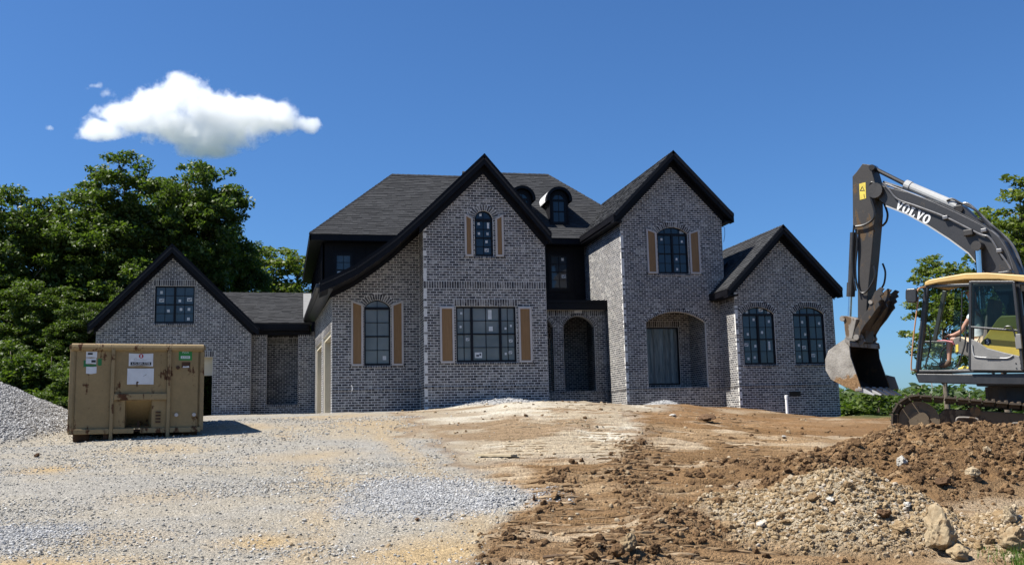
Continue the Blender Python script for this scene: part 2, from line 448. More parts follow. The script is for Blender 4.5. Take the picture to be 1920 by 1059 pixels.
def groundcol(s, d):
    grav, stone, tan, pale, brown, rub, soil, wind, n, n2, q = zones(s, d)
    def mixc(c, w, k): return c * (1 - w[..., None]) + np.array(k) * w[..., None]
    c = np.zeros(s.shape + (3,)) + np.array((.405, .36, .285))
    gr = fbm(s * .6, d * 1.5, .8, 4, 131)
    c = mixc(c, sst(gr, -.35, .35) * .85, (.375, .355, .315))
    c = mixc(c, tan, (.47, .345, .19))
    c = mixc(c, stone, (.46, .46, .46))
    # dug and graded soil
    e = np.zeros_like(c) + np.array((.215, .130, .062))
    e = mixc(e, sst(fbm(s * .5, d * 1.6, .7, 4, 141), -.1, .4), (.33, .225, .125))
    e = mixc(e, sst(fbm(s * .7, d * 1.3, 1.1, 4, 151), .15, .42) * .75, (.48, .385, .265))
    e = mixc(e, sst(d, 16, 24) * .7 * sst(fbm(s, d, .4, 3, 155), -.4, .2), (.255, .14, .060))
    c = mixc(c, brown, (0, 0, 0)) + e * brown[..., None]
    w_ = np.zeros_like(c) + np.array((.41, .335, .235))
    w_ = mixc(w_, sst(fbm(s * .6, d * 1.0, .8, 4, 161), -.05, .4), (.60, .54, .43))
    w_ = mixc(w_, sst(fbm(s, d, .8, 4, 171), .02, .32) * .85, (.27, .18, .10))
    c = c * (1 - pale[..., None]) + w_ * pale[..., None]
    c = mixc(c, stone * (grav < .5), (.46, .46, .46))
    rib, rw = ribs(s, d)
    c = c * (1 + rw * (1 - grav) * (0.85 * rib - 0.66))[..., None]  # shade of the rib grooves painted into the soil colour
    c = mixc(c, np.clip(wind, 0, 1) * .8, (.205, .125, .062))
    c = mixc(c, np.clip(soil * 4, 0, 1), (.19, .112, .052))
    c = mixc(c, np.clip(soil * 4, 0, 1) * sst(fbm(s, d, 1.4, 4, 181), .05, .4) * .6, (.33, .2, .095))
    c = mixc(c, np.clip(rub * 6, 0, 1), (.40, .33, .23))
    grass = np.maximum(sst(d, 47, 52), sst(-s, 13.5, 17) * sst(d, 22, 26))
    grass = np.maximum(grass, sst(s, 9.5, 12) * sst(d, 23, 30) * .9)
    c = mixc(c, grass, (.055, .085, .022))
    return c * .76, np.clip(grav + pale * .3, 0, 1)
terrain = None
t = NT('site_ground'); geo = t.n('ShaderNodeNewGeometry'); pos = geo.outputs['Position']
va = t.n('ShaderNodeVertexColor', layer_name='soil')
vor = t.n('ShaderNodeTexVoronoi', feature='F1'); vor.inputs['Scale'].default_value = 34; t.l(pos, vor.inputs['Vector'])
vor2 = t.n('ShaderNodeTexVoronoi', feature='F1'); vor2.inputs['Scale'].default_value = 85; t.l(pos, vor2.inputs['Vector'])
cellv = t.n('ShaderNodeSeparateColor'); t.l(vor.outputs['Color'], cellv.inputs[0])
cellw = t.n('ShaderNodeSeparateColor'); t.l(vor2.outputs['Color'], cellw.inputs[0])
c1 = t.mix(0.48, va.outputs[0], t.ramp(cellv.outputs[0], [(0, 0.62), (0.6, 1.0), (1, 1.45)]), 'MULTIPLY')
c1 = t.mix(0.45, c1, t.ramp(cellw.outputs[1], [(0, 0.6), (0.6, 1.0), (1, 1.5)]), 'MULTIPLY')
c1 = t.mix(0.5, c1, t.ramp(t.noise(7, 6, 0.75, pos), [(0.3, 0.7), (0.7, 1.25)]), 'MULTIPLY')
hgt = t.math('ADD', t.math('MULTIPLY', vor.outputs['Distance'], -0.9), t.math('ADD', t.math('MULTIPLY', vor2.outputs['Distance'], -0.6), t.noise(30, 5, 0.75, pos)))
M['ground'] = t.bsdf(c1, 0.97, 0, hgt, 0.9, 0.022, 0.15)
terrain = mesh_np('ground', V, FQ, M['ground'], None, True)
tag(terrain, kind='structure')
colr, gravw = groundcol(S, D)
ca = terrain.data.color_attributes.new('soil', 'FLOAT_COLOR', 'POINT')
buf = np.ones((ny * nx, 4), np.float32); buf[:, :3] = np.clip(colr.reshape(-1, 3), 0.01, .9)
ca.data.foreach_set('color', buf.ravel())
# ------------------------------------------------------------------ house
house = empty('brick_house', (5.7, 34, 1.9))
tag(house, 'large unfinished grey brick house with steep black trimmed gables and charcoal shingle roofs', 'house')
HM = house.matrix_world.copy()
HOFF = Vector((5.7, 34, 1.9))
def hp(o):
    """parent to the house keeping world coordinates"""
    o.parent = house; o.matrix_parent_inverse = Matrix.Translation(-HOFF); return o
def sub(o, par):
    o.parent = par; return o
CB, BL = 0.0794, 0.2032         # brick course and brick module
ZB = 1.27 + EYE - CB * 20       # level of the lowest course
def mod(z): return ZB + round((z + EYE - ZB) / CB) * CB      # snaps a level (above the eye) to the courses
unit_brick = None
loose = []                       # bricks kept as objects of their own
def arc_geom(w, rise):
    Rr = (w * w / 4 + rise * rise) / (2 * rise)
    return Rr
class Frame:
    def __init__(s, A, B):
        s.o = Vector((A[0], A[1], 0)); b = Vector((B[0], B[1], 0))
        s.len = (b - s.o).length
        s.u = (b - s.o).normalized(); s.n = Vector((s.u.y, -s.u.x, 0))
    def w(s, u, z, d=0.0):       # d is how far in front of the wall face
        return s.o + s.u * u + s.n * d + Vector((0, 0, z))
def arcpts(c, hw, z1, rise, n=14, t=0.0):
    """points along a segmental arch from right springing to left, widened by t"""
    Rr = arc_geom(2 * hw, rise); cz = z1 + rise - Rr
    th = math.asin(min(1, hw / Rr))
    return [(c + (Rr + t) * math.sin(a), cz + (Rr + t) * math.cos(a)) for a in [th - 2 * th * i / n for i in range(n + 1)]]
def brick_wall(name, A, B, outline, openings=(), bands=(), singles=0, label=None, thick=0.10, jit=0.0009):
    """outline/openings are (u, z); bands are (z, 'rowlock'|'soldier').  Returns (frame, wall object)."""
    fr = Frame(A, B)
    zmax = max(z for _, z in outline); zmin = min(z for _, z in outline)
    holes = []
    for o in openings:
        h = [(o['u0'], o['z0']), (o['u1'], o['z0'])]
        if o.get('rise'):
            h += arcpts((o['u0'] + o['u1']) / 2, (o['u1'] - o['u0']) / 2, o['z1'], o['rise'])
        else:
            h += [(o['u1'], o['z1']), (o['u0'], o['z1'])]
        holes.append(h)
    # mortar bed, with the reveals of the openings
    mb = MB(); md = -0.0018
    polys = [[Vector((u, z, 0)) for u, z in outline]] + [[Vector((u, z, 0)) for u, z in h] for h in holes]
    flat = [p for pl in polys for p in pl]
    tris = tessellate_polygon(polys)
    mb.add([fr.w(p.x, p.y, md) for p in flat], tris)
    for o, h in zip(openings, holes):
        dp = o.get('depth', 0.16)
        n = len(h)
        vs = [fr.w(u, z, md) for u, z in h] + [fr.w(u, z, -dp) for u, z in h]
        mb.add(vs, [(i, (i + 1) % n, n + (i + 1) % n, n + i) for i in range(n)])
    n = len(outline)
    mb.add([fr.w(u, z, md) for u, z in outline] + [fr.w(u, z, -thick) for u, z in outline], [(i, (i + 1) % n, n + (i + 1) % n, n + i) for i in range(n)])
    wall = hp(mb.build(name, M['mortar'], None, fix=False))
    # bricks
    V_ = []; F_ = []
    sing = []
    def brick(corners, d0, d1):
        """corners: four (u,z) ccw"""
        b = len(V_)
        j = rnd.uniform(-jit, jit)
        for u, z in corners: V_.append(fr.w(u, z, d1 + j))
        for u, z in corners: V_.append(fr.w(u, z, d0))
        F_.append((b, b + 1, b + 2, b + 3))
        for i in range(4):
            k = (i + 1) % 4
            F_.append((b + i, b + 4 + i, b + 4 + k, b + k))
    def rect(u0, u1, z0, z1, d1=0.0, jt=0.0078):
        if u1 - u0 < 0.02: return
        brick([(u0 + jt, z0 + jt), (u1 - jt, z0 + jt), (u1 - jt, z1 - jt), (u0 + jt, z1 - jt)], -0.02, d1)
    def cuts(z):
        xs = []
        for i in range(n):
            (a, b), (c, d) = outline[i], outline[(i + 1) % n]
            if (b <= z < d) or (d <= z < b):
                xs.append(a + (c - a) * (z - b) / (d - b))
        xs.sort()
        iv = [(xs[i], xs[i + 1]) for i in range(0, len(xs) - 1, 2)]
        for o in openings:
            u0, u1, z0, z1, rise = o['u0'], o['u1'], o['z0'], o['z1'], o.get('rise', 0)
            cu = None
            if z0 <= z <= z1: cu = (u0, u1)
            elif o.get('sill', True) and z0 - CB <= z < z0: cu = (u0 - .06, u1 + .06)
            elif rise and z > z1:
                hw = (u1 - u0) / 2; Rr = arc_geom(2 * hw, rise); cz = z1 + rise - Rr; t_ = o.get('ring', .2)
                th = math.asin(min(1, hw / Rr))
                q = (Rr + t_) ** 2 - (z - cz) ** 2
                if q > 0:
                    x = min(math.sqrt(q), hw + (z - z1) * math.tan(th))
                    cu = ((u0 + u1) / 2 - x, (u0 + u1) / 2 + x)
            elif not rise and o.get('head', True) and z1 < z <= z1 + 3 * CB: cu = (u0 - .05, u1 + .05)
            if cu:
                new = []
                for a, b in iv:
                    if cu[1] <= a or cu[0] >= b: new.append((a, b)); continue
                    if cu[0] > a: new.append((a, cu[0]))
                    if cu[1] < b: new.append((cu[1], b))
                iv = new
        return iv
    k0 = int(math.floor((zmin - ZB) / CB + 1e-6)); k = k0
    bd = {int(round((z - ZB) / CB)): kind for z, kind in bands}
    while ZB + k * CB < zmax - 0.01:
        z0 = ZB + k * CB; kind = bd.get(k)
        if kind == 'soldier':
            for a, b in cuts(z0 + 1.5 * CB):
                m = max(1, round((b - a) / CB)); st = (b - a) / m
                for i in range(m): rect(a + i * st, a + (i + 1) * st, z0, z0 + 3 * CB, 0.003)
            k += 3; continue
        if kind == 'rowlock':
            for a, b in cuts(z0 + CB / 2):
                m = max(1, round((b - a) / .1016)); st = (b - a) / m
                for i in range(m): rect(a + i * st, a + (i + 1) * st, z0, z0 + CB, 0.014)
            k += 1; continue
        for a, b in cuts(z0 + CB / 2):
            off = (k % 2) * BL / 2
            i = math.floor((a - off) / BL)
            while i * BL + off < b:
                x0 = max(a, i * BL + off); x1 = min(b, (i + 1) * BL + off)
                full = (x1 - x0) > BL - 1e-4
                if full and len(sing) < singles and rnd.random() < 0.62:
                    sing.append((x0, z0))
                else: rect(x0, x1, z0, z0 + CB)
                i += 1
        k += 1
    for o in openings:
        u0, u1, z0, z1, rise = o['u0'], o['u1'], o['z0'], o['z1'], o.get('rise', 0)
        if o.get('sill', True):
            a, b = u0 - .06, u1 + .06; m = round((b - a) / .0794); st = (b - a) / m
            for i in range(m): rect(a + i * st, a + (i + 1) * st, z0 - CB, z0, 0.022)
        if rise:
            hw = (u1 - u0) / 2; c = (u0 + u1) / 2; Rr = arc_geom(2 * hw, rise); cz = z1 + rise - Rr; t_ = o.get('ring', .2)
            th = math.asin(min(1, hw / Rr)); m = max(5, round(2 * th * (Rr + t_ / 2) / CB)); st = 2 * th / m
            for i in range(m):
                a0 = -th + i * st + .0075 / Rr; a1 = -th + (i + 1) * st - .0075 / Rr
                pt = lambda r_, a_: (c + r_ * math.sin(a_), cz + r_ * math.cos(a_))
                brick([pt(Rr + .004, a0), pt(Rr + .004, a1), pt(Rr + t_, a1), pt(Rr + t_, a0)], -0.05, 0.006)
        elif o.get('head', True):
            a, b = u0 - .05, u1 + .05; m = round((b - a) / CB); st = (b - a) / m
            for i in range(m): rect(a + i * st, a + (i + 1) * st, z1, z1 + 3 * CB, 0.005)
    me = bpy.data.meshes.new('bricks'); me.from_pydata(V_, [], F_); me.materials.append(M['brick']); me.update()
    bo = bpy.data.objects.new('bricks', me); link(bo, wall); bo['kind'] = 'stuff'
    global unit_brick
    if sing:
        if unit_brick is None:
            q = MB(); h = BL / 2 - .0078; e = CB / 2 - .0078
            q.box(-h, h, -0.01, 0.01, -e, e); ub = q.build('brick', M['brick'], None)
            unit_brick = ub.data; bpy.data.objects.remove(ub)
        ang = math.atan2(fr.u.y, fr.u.x)
        for x0, z0 in sing:
            b = bpy.data.objects.new('brick', unit_brick); link(b, wall)
            b.location = fr.w(x0 + BL / 2, z0 + CB / 2, -0.010 + rnd.uniform(-jit, jit)); b.rotation_euler = (rnd.uniform(-.006, .006), rnd.uniform(-.008, .008), ang)
    return fr, wall

def mirror_u(fr, x): return x - fr.o.x

# ---- windows
def window(fr, u0, u1, z0, z1, units=(1,), cols=2, rows=4, rise=0.0, glass='glass_mid', inset=0.09, seed=1, tcols=None, stick=0.6, glass_list=None, name='window'):
    """units: relative widths of the sashes side by side; arched fan light above z1 when rise > 0"""
    r = random.Random(seed)
    d = -inset
    mb = MB()
    W = lambda u, z, dd=0: fr.w(u, z, d + dd)
    def bar(a, b, c, e, dep=0.05, d0=-0.03):
        vs = [W(a, c, d0), W(b, c, d0), W(b, e, d0), W(a, e, d0), W(a, c, d0 + dep), W(b, c, d0 + dep), W(b, e, d0 + dep), W(a, e, d0 + dep)]
        mb.add(vs, [(0, 3, 2, 1), (4, 5, 6, 7), (0, 1, 5, 4), (1, 2, 6, 5), (2, 3, 7, 6), (3, 0, 4, 7)])
    fw = 0.05
    bar(u0, u1, z0, z0 + fw + .02, .08); bar(u0, u1, z1 - fw, z1 + (fw * .6 if rise else 0), .0785)
    bar(u0, u0 + fw, z0, z1, .0797); bar(u1 - fw, u1, z0, z1, .0797)
    panes = []          # (polygon (u,z), area centre)
    munt = MB()
    def mbar(a, b, c, e):
        vs = [W(a, c, -.012), W(b, c, -.012), W(b, e, -.012), W(a, e, -.012), W(a, c, .016), W(b, c, .016), W(b, e, .016), W(a, e, .016)]
        munt.add(vs, [(0, 3, 2, 1), (4, 5, 6, 7), (0, 1, 5, 4), (1, 2, 6, 5), (2, 3, 7, 6), (3, 0, 4, 7)])
    tot = sum(units); x = u0 + fw; gw = (u1 - u0 - 2 * fw)
    mul = 0.075
    zz0, zz1 = z0 + fw + .02, z1 - fw
    us = []
    for i, q in enumerate(units):
        xe = x + gw * q / tot
        a = x + (mul / 2 if i else 0); b = xe - (mul / 2 if i < len(units) - 1 else 0)
        us.append((a, b))
        if i < len(units) - 1: bar(xe - mul / 2, xe + mul / 2, z0 + .03, z1 - .02, .0789)
        x = xe
    for ui, (a, b) in enumerate(us):
        cc = cols[ui] if isinstance(cols, (list, tuple)) else cols
        bar(a, b, (zz0 + zz1) / 2 - .022, (zz0 + zz1) / 2 + .022, .058)
        for half in (0, 1):
            h0 = zz0 if half == 0 else (zz0 + zz1) / 2 + .022; h1 = (zz0 + zz1) / 2 - .022 if half == 0 else zz1
            rr = rows // 2
            for k in range(1, rr):
                zm = h0 + (h1 - h0) * k / rr; mbar(a, b, zm - .009, zm + .009)
            for k in range(1, cc):
                um = a + (b - a) * k / cc; mbar(um - .0091, um + .0091, h0, h1)
            for i in range(cc):
                for k in range(rr):
                    pa, pb = a + (b - a) * i / cc, a + (b - a) * (i + 1) / cc; pc, pe = h0 + (h1 - h0) * k / rr, h0 + (h1 - h0) * (k + 1) / rr
                    panes.append(([(pa, pc), (pb, pc), (pb, pe), (pa, pe)], ui))
    if rise:
        hw = (u1 - u0) / 2; c = (u0 + u1) / 2
        out = arcpts(c, hw, z1, rise, 16); inn = arcpts(c, hw - fw, z1 + .03, max(rise - fw - .005, .02), 16)
        nn = len(out)
        vs = [W(u, z, -.03) for u, z in out] + [W(u, z, -.03) for u, z in inn] + [W(u, z, .048) for u, z in out] + [W(u, z, .048) for u, z in inn]
        fs = []
        for i in range(nn - 1):
            fs += [(i, i + 1, nn + i + 1, nn + i), (2 * nn + i, 3 * nn + i, 3 * nn + i + 1, 2 * nn + i + 1), (nn + i, nn + i + 1, 3 * nn + i + 1, 3 * nn + i)]
        mb.add(vs, fs)
        tc = tcols or (cols if not isinstance(cols, (list, tuple)) else sum(cols)) * (1 if tcols is None else 1)
        for k in range(tc):
            pa = u0 + fw + (u1 - u0 - 2 * fw) * k / tc; pb = u0 + fw + (u1 - u0 - 2 * fw) * (k + 1) / tc
            Rr = arc_geom(2 * hw, rise); cz = z1 + rise - Rr
            top = lambda u: cz + math.sqrt(max(Rr * Rr - (u - c) ** 2, 0)) - fw * .6
            pts = [(pa, z1 + .02), (pb, z1 + .02)] + [(pb + (pa - pb) * i / 5, max(top(pb + (pa - pb) * i / 5), z1 + .022)) for i in range(6)]
            panes.append((pts, -1))
            if k: 
                mbar(pa - .009, pa + .009, z1 + .015, top(pa) + .01)
    wobj = hp(mb.build(name, M['frame'], None))
    if munt.v: sub(munt.build('muntins', M['frame'], None), wobj)
    for i, (pl, ui) in enumerate(panes):
        g = glass
        if glass_list: g = glass_list[ui]
        p = MB(); tilt = r.uniform(-.0015, .0015)
        p.add([W(u, z, -.006 + tilt * (1 if k % 2 else -1)) for k, (u, z) in enumerate(pl)], [tuple(range(len(pl)))])
        sub(p.build('pane', M[g], None, fix=False), wobj)
        if r.random() < stick * .8:
            cu = sum(q[0] for q in pl) / len(pl); wv = max(q[0] for q in pl) - min(q[0] for q in pl); hv = max(q[1] for q in pl) - min(q[1] for q in pl); zc_ = sum(q[1] for q in pl) / len(pl)
            kind = r.random()
            sw, sh = (wv * .30, wv * .34) if kind < .6 else ((wv * .28, hv * .75) if kind < .75 else (wv * .55, wv * .42))
            sh = min(sh, hv * .6) if kind < .6 or kind >= .75 else sh
            su, sz = cu + r.uniform(-.18, .18) * wv, zc_ + (r.uniform(-.18, .18) * hv if sh < hv * .5 else 0)
            s_ = MB(); s_.add([W(su - sw / 2, sz - sh / 2, .002), W(su + sw / 2, sz - sh / 2, .002), W(su + sw / 2, sz + sh / 2, .002), W(su - sw / 2, sz + sh / 2, .002)], [(0, 1, 2, 3)])
            if kind >= .75:
                s_.add([W(su - sw * .3, sz - sh * .25, .004), W(su + sw * .1, sz - sh * .25, .004), W(su + sw * .1, sz + sh * .1, .004), W(su - sw * .3, sz + sh * .1, .004)], [(0, 1, 2, 3)], 1)
                s_.add([W(su + sw * .15, sz - sh * .1, .004), W(su + sw * .38, sz - sh * .1, .004), W(su + sw * .38, sz + sh * .3, .004), W(su + sw * .15, sz + sh * .3, .004)], [(0, 1, 2, 3)], 1)
            sub(s_.build('sticker', [M['sticker'], M['sticker_ink']], None, fix=False), wobj)
    return wobj

def shutter(fr, u0, u1, z0, z1o, z1i, inner_right):
    """board shutter whose top edge slopes down to the window; z1o outer height, z1i inner height"""
    tl, tr = (z1o, z1i) if inner_right else (z1i, z1o)
    b = .062; th = .045; g = .012
    root = MB()
    def quad(pts, d0, d1, mb):
        vs = [fr.w(u, z, d0) for u, z in pts] + [fr.w(u, z, d1) for u, z in pts]
        mb.add(vs, [(3, 2, 1, 0), (4, 5, 6, 7), (0, 1, 5, 4), (1, 2, 6, 5), (2, 3, 7, 6), (3, 0, 4, 7)])
    tz = lambda u: tl + (tr - tl) * (u - u0) / (u1 - u0)
    quad([(u0, z0), (u0 + b, z0), (u0 + b, tz(u0 + b)), (u0, tl)], g, g + th, root)
    quad([(u1 - b, z0), (u1, z0), (u1, tr), (u1 - b, tz(u1 - b))], g, g + th, root)
    quad([(u0 + b, z0), (u1 - b, z0), (u1 - b, z0 + b), (u0 + b, z0 + b)], g, g + th - .001, root)
    quad([(u0 + b, tz(u0 + b) - b), (u1 - b, tz(u1 - b) - b), (u1 - b, tz(u1 - b)), (u0 + b, tz(u0 + b))], g, g + th - .001, root)
    o = hp(root.build('shutter', M['primer'], None))
    p = MB(); quad([(u0 + b, z0 + b), (u1 - b, z0 + b), (u1 - b, tz(u1 - b) - b), (u0 + b, tz(u0 + b) - b)], g + .002, g + .018, p)
    sub(p.build('panel', M['oak'], None), o)
    hk = MB()
    cx = u0 - .02 if inner_right else u1 + .02
    hk.tube([fr.w(cx, z0 - .02, .0), fr.w(cx, z0 - .03, .05), fr.w(cx + (.03 if inner_right else -.03), z0 + .05, .062), fr.w(cx - (.03 if inner_right else -.03), z0 - .07, .06)], .009, 6)
    sub(hk.build('shutter_hook', M['frame'], None), o)
    return o

# ---- roofs
def clip_poly(poly, clip):
    out = poly
    for i in range(len(clip)):
        a, b = clip[i], clip[(i + 1) % len(clip)]
        ins = lambda p: (b[0] - a[0]) * (p[1] - a[1]) - (b[1] - a[1]) * (p[0] - a[0]) >= -1e-9
        new = []
        for j in range(len(out)):
            p, q = out[j], out[(j + 1) % len(out)]
            ip, iq = ins(p), ins(q)
            if ip: new.append(p)
            if ip != iq:
                d1 = (b[0] - a[0]) * (p[1] - a[1]) - (b[1] - a[1]) * (p[0] - a[0]); d2 = (b[0] - a[0]) * (q[1] - a[1]) - (b[1] - a[1]) * (q[0] - a[0])
                t_ = d1 / (d1 - d2); new.append((p[0] + (q[0] - p[0]) * t_, p[1] + (q[1] - p[1]) * t_))
        out = new
        if len(out) < 3: return []
    return out
shing_singles = [0]
def roof_plane(name, pts, shingles=True, singles=0, expo=0.14, wid=0.32):
    """pts: convex planar polygon, pts[0]->pts[1] along the eave, counter-clockwise seen from outside"""
    pts = [Vector(p) for p in pts]
    o = pts[0]; u = (pts[1] - o).normalized(); nrm = u.cross(pts[-1] - o).normalized(); v = nrm.cross(u)
    mb = MB(); mb.prism([p - nrm * .002 for p in pts], -nrm * .09)
    deck = hp(mb.build(name, M['shingle'] if shingles else M['shingle'], None))
    if not shingles: return deck
    c2 = [((p - o).dot(u), (p - o).dot(v)) for p in pts]
    us = [c[0] for c in c2]; vm = max(c[1] for c in c2)
    V_ = []; F_ = []; k = 0; vv = -0.02
    c2e = c2
    ns = 0
    while vv < vm:
        x = min(us) - rnd.uniform(0, wid)
        while x < max(us):
            w = wid * rnd.choice((.55, .8, 1.0, 1.25)); th = rnd.choice((.010, .012, .019, .022))
            sq = [(x + .002, vv), (x + w - .002, vv), (x + w - .002, vv + expo), (x + .002, vv + expo)]
            pl = clip_poly(sq, c2e)
            x += w
            if len(pl) < 3: continue
            q = lambda a, b: o + u * a + v * b
            if ns < singles and len(pl) == 4 and rnd.random() < .75:
                ns += 1
                m = MB(); top = [q(a, b) + nrm * (.003 + th * (1 - (b - vv) / expo * .8)) for a, b in pl]
                m.add(top + [q(a, b) for a, b in pl], [tuple(range(4))] + [(i, 4 + i, 4 + (i + 1) % 4, (i + 1) % 4) for i in range(4)])
                sub(m.build('shingle', M['shingle'], None, fix=False), deck)
                continue
            b0 = len(V_); n = len(pl)
            V_ += [q(a, b) + nrm * (.003 + th * (1 - (b - vv) / expo * .8)) for a, b in pl] + [q(a, b) for a, b in pl]
            F_.append(tuple(range(b0, b0 + n)))
            for i in range(n):
                j = (i + 1) % n
                F_.append((b0 + i, b0 + n + i, b0 + n + j, b0 + j))
        vv += expo; k += 1
    me = bpy.data.meshes.new('shingles'); me.from_pydata(V_, [], F_); me.materials.append(M['shingle']); me.update()
    so = bpy.data.objects.new('shingles', me); link(so, deck); so['kind'] = 'stuff'
    return deck
def ridge_cap(a, b, parent_deck=None, r=.085):
    mb = MB(); a = Vector(a); b = Vector(b); n = max(2, int((b - a).length / .22)); t_ = (b - a).normalized(); s_ = t_.cross(Vector((0, 0, 1))).normalized(); up = s_.cross(t_)
    for i in range(n):
        p = a + (b - a) * i / n; q = a + (b - a) * (i + 1.08) / n
        h = .03 + rnd.uniform(0, .008)
        vs = [p - s_ * r - up * .055 , p + up * h, p + s_ * r - up * .055, q - s_ * r - up * .065, q + up * (h - .014), q + s_ * r - up * .065]
        mb.add(vs, [(0, 1, 4, 3), (1, 2, 5, 4), (0, 2, 1), (3, 4, 5)])
    return hp(mb.build('ridge_cap', M['shingle'], None, fix=False))
def gable_trim(profile, Yf, Yw, fas=.30, fr_=.56, name='rake_trim'):
    """profile: list of (x,z) left to right; black fascia, soffit and frieze board under the roof edge"""
    mb = MB()
    def band(t0, t1, y0, y1):
        for (xa, za), (xb, zb) in zip(profile[:-1], profile[1:]):
            mb.prism([(xa, y0, za + t1), (xb, y0, zb + t1), (xb, y0, zb + t0), (xa, y0, za + t0)], (0, y1 - y0, 0))
    band(.03, -fas, Yf, Yf + .05)
    band(.045, -.06, Yf - .025, Yf + .0)
    band(-.20, -fas + .01, Yf + .051, Yw - .001)
    return hp(mb.build(name, M['black_trim'], None))
def frieze(profile, Yw, t0, t1):
    mb = MB()
    for (xa, za), (xb, zb) in zip(profile[:-1], profile[1:]):
        mb.prism([(xa, Yw - .035, za + t1), (xb, Yw - .035, zb + t1), (xb, Yw - .035, zb + t0), (xa, Yw - .035, za + t0)], (0, .032, 0))
    return hp(mb.build('frieze_board', M['black_trim'], None))

e = EYE
# ---- garage wing front (left of the bay) under the swept roof
GP = [(.55, 4.40), (.95, 4.58), (1.61, 4.91), (2.33, 5.42), (2.87, 5.85), (3.70, 6.62), (5.66, 8.53), (7.78, 6.02)]      # roof edge, above the eye
gp_z = lambda x: float(np.interp(x, [p[0] for p in GP], [p[1] for p in GP])) + e
GPw = [(x, z + e) for x, z in GP]
YG, YB, YT, YR, YP, YM, YL, YZ = 31.3, 30.2, 34.3, 33.0, 36.5, 39.1, 38.9, 39.5
def top_under(x0, x1, drop, n=14):
    return [(x, gp_z(x) - drop) for x in [x1 + (x0 - x1) * i / n for i in range(n + 1)]]
ox = .96
ol = [(0, ZB), (3.72 - ox, ZB)] + [(x - ox, z) for x, z in top_under(.96, 3.72, .26)]
frG, wG = brick_wall('garage_front_wall', (ox, YG), (3.72, YG), ol,
    [dict(u0=1.96 - ox, u1=2.79 - ox, z0=mod(2.01), z1=mod(3.80), rise=.25)], [(ZB + 19 * CB, 'rowlock')], singles=90)
window(frG, 1.96 - ox, 2.79 - ox, mod(2.01), mod(3.80), (1,), 2, 4, .25, 'glass_grey', seed=3, stick=.55)
shutter(frG, 1.55 - ox, 1.93 - ox, mod(2.01) - .01, mod(2.01) + 2.07, mod(2.01) + 1.93, True)
shutter(frG, 2.82 - ox, 3.20 - ox, mod(2.01) - .01, mod(2.01) + 2.07, mod(2.01) + 1.93, False)
# ---- bay with the tall gable
ox = 3.72
apex = (5.66 - ox, 8.53 + e - .30)
ol = [(0, ZB), (7.63 - ox, ZB), (7.63 - ox, gp_z(7.63) - .30), apex, (0, gp_z(3.72) - .30)]
frB, wB = brick_wall('bay_front_wall', (ox, YB), (7.63, YB), ol,
    [dict(u0=4.72 - ox, u1=6.63 - ox, z0=mod(2.0), z1=mod(3.70)), dict(u0=5.36 - ox, u1=5.95 - ox, z0=mod(5.33), z1=mod(6.48), rise=.28)],
    [(ZB + 19 * CB, 'rowlock'), (mod(4.30), 'soldier')], singles=170)
window(frB, 4.72 - ox, 6.63 - ox, mod(2.0), mod(3.70), (.62, 1.25, .62), (2, 2, 2), 4, 0, 'glass_grey', seed=5, stick=.6)
window(frB, 5.36 - ox, 5.95 - ox, mod(5.33), mod(6.48), (1,), 2, 4, .28, 'glass_dark', seed=8, stick=.85)
shutter(frB, 4.21 - ox, 4.66 - ox, mod(2.0) - .02, mod(2.0) + 1.73, mod(2.0) + 1.73, True)
shutter(frB, 6.70 - ox, 7.13 - ox, mod(2.0) - .02, mod(2.0) + 1.73, mod(2.0) + 1.73, False)
shutter(frB, 5.03 - ox, 5.30 - ox, mod(5.33) - .01, mod(5.33) + 1.37, mod(5.33) + 1.22, True)
shutter(frB, 6.02 - ox, 6.29 - ox, mod(5.33) - .01, mod(5.33) + 1.37, mod(5.33) + 1.22, False)
brick_wall('bay_return_wall', (3.72, YG), (3.72, YB), [(0, ZB), (YG - YB, ZB), (YG - YB, gp_z(3.72) - .32), (0, gp_z(3.72) - .32)], [], [(ZB + 19 * CB, 'rowlock')])
gable_trim(GPw, 29.86, YB)
frieze([(3.60, gp_z(3.60)), (5.66, 8.53 + e), (7.66, gp_z(7.66))], YB, -.28, -.53)
frieze([(x, gp_z(x)) for x in np.linspace(.9, 3.72, 15)], YG, -.22, -.44)
mb = MB()          # deep soffit over the set-back garage wall
for (xa, za), (xb, zb) in zip(GPw[:5], GPw[1:6]):
    mb.prism([(xa, YB, za - .29), (xb, YB, zb - .29), (xb, YB, zb - .20), (xa, YB, za - .20)], (0, YG - YB - .002, 0))
hp(mb.build('soffit', M['black_trim'], None))
# swept roof itself
for i, ((xa, za), (xb, zb)) in enumerate(zip(GPw[:-1], GPw[1:])):
    yb = 40.0
    sk = lambda x: -.30 if x < .6 else (-.22 if x < 1 else 0)
    if xb <= 5.7: pts = [(xa + sk(xa), yb, za), (xa, 29.84, za), (xb, 29.84, zb), (xb + sk(xb), yb, zb)]
    else: pts = [(xb, 29.84, zb), (xb, yb, zb), (xa, yb, za), (xa, 29.84, za)]
    roof_plane('roof', pts, shingles=(i < 5))
ridge_cap((5.66, 29.86, 8.54 + e), (5.66, 40, 8.54 + e))
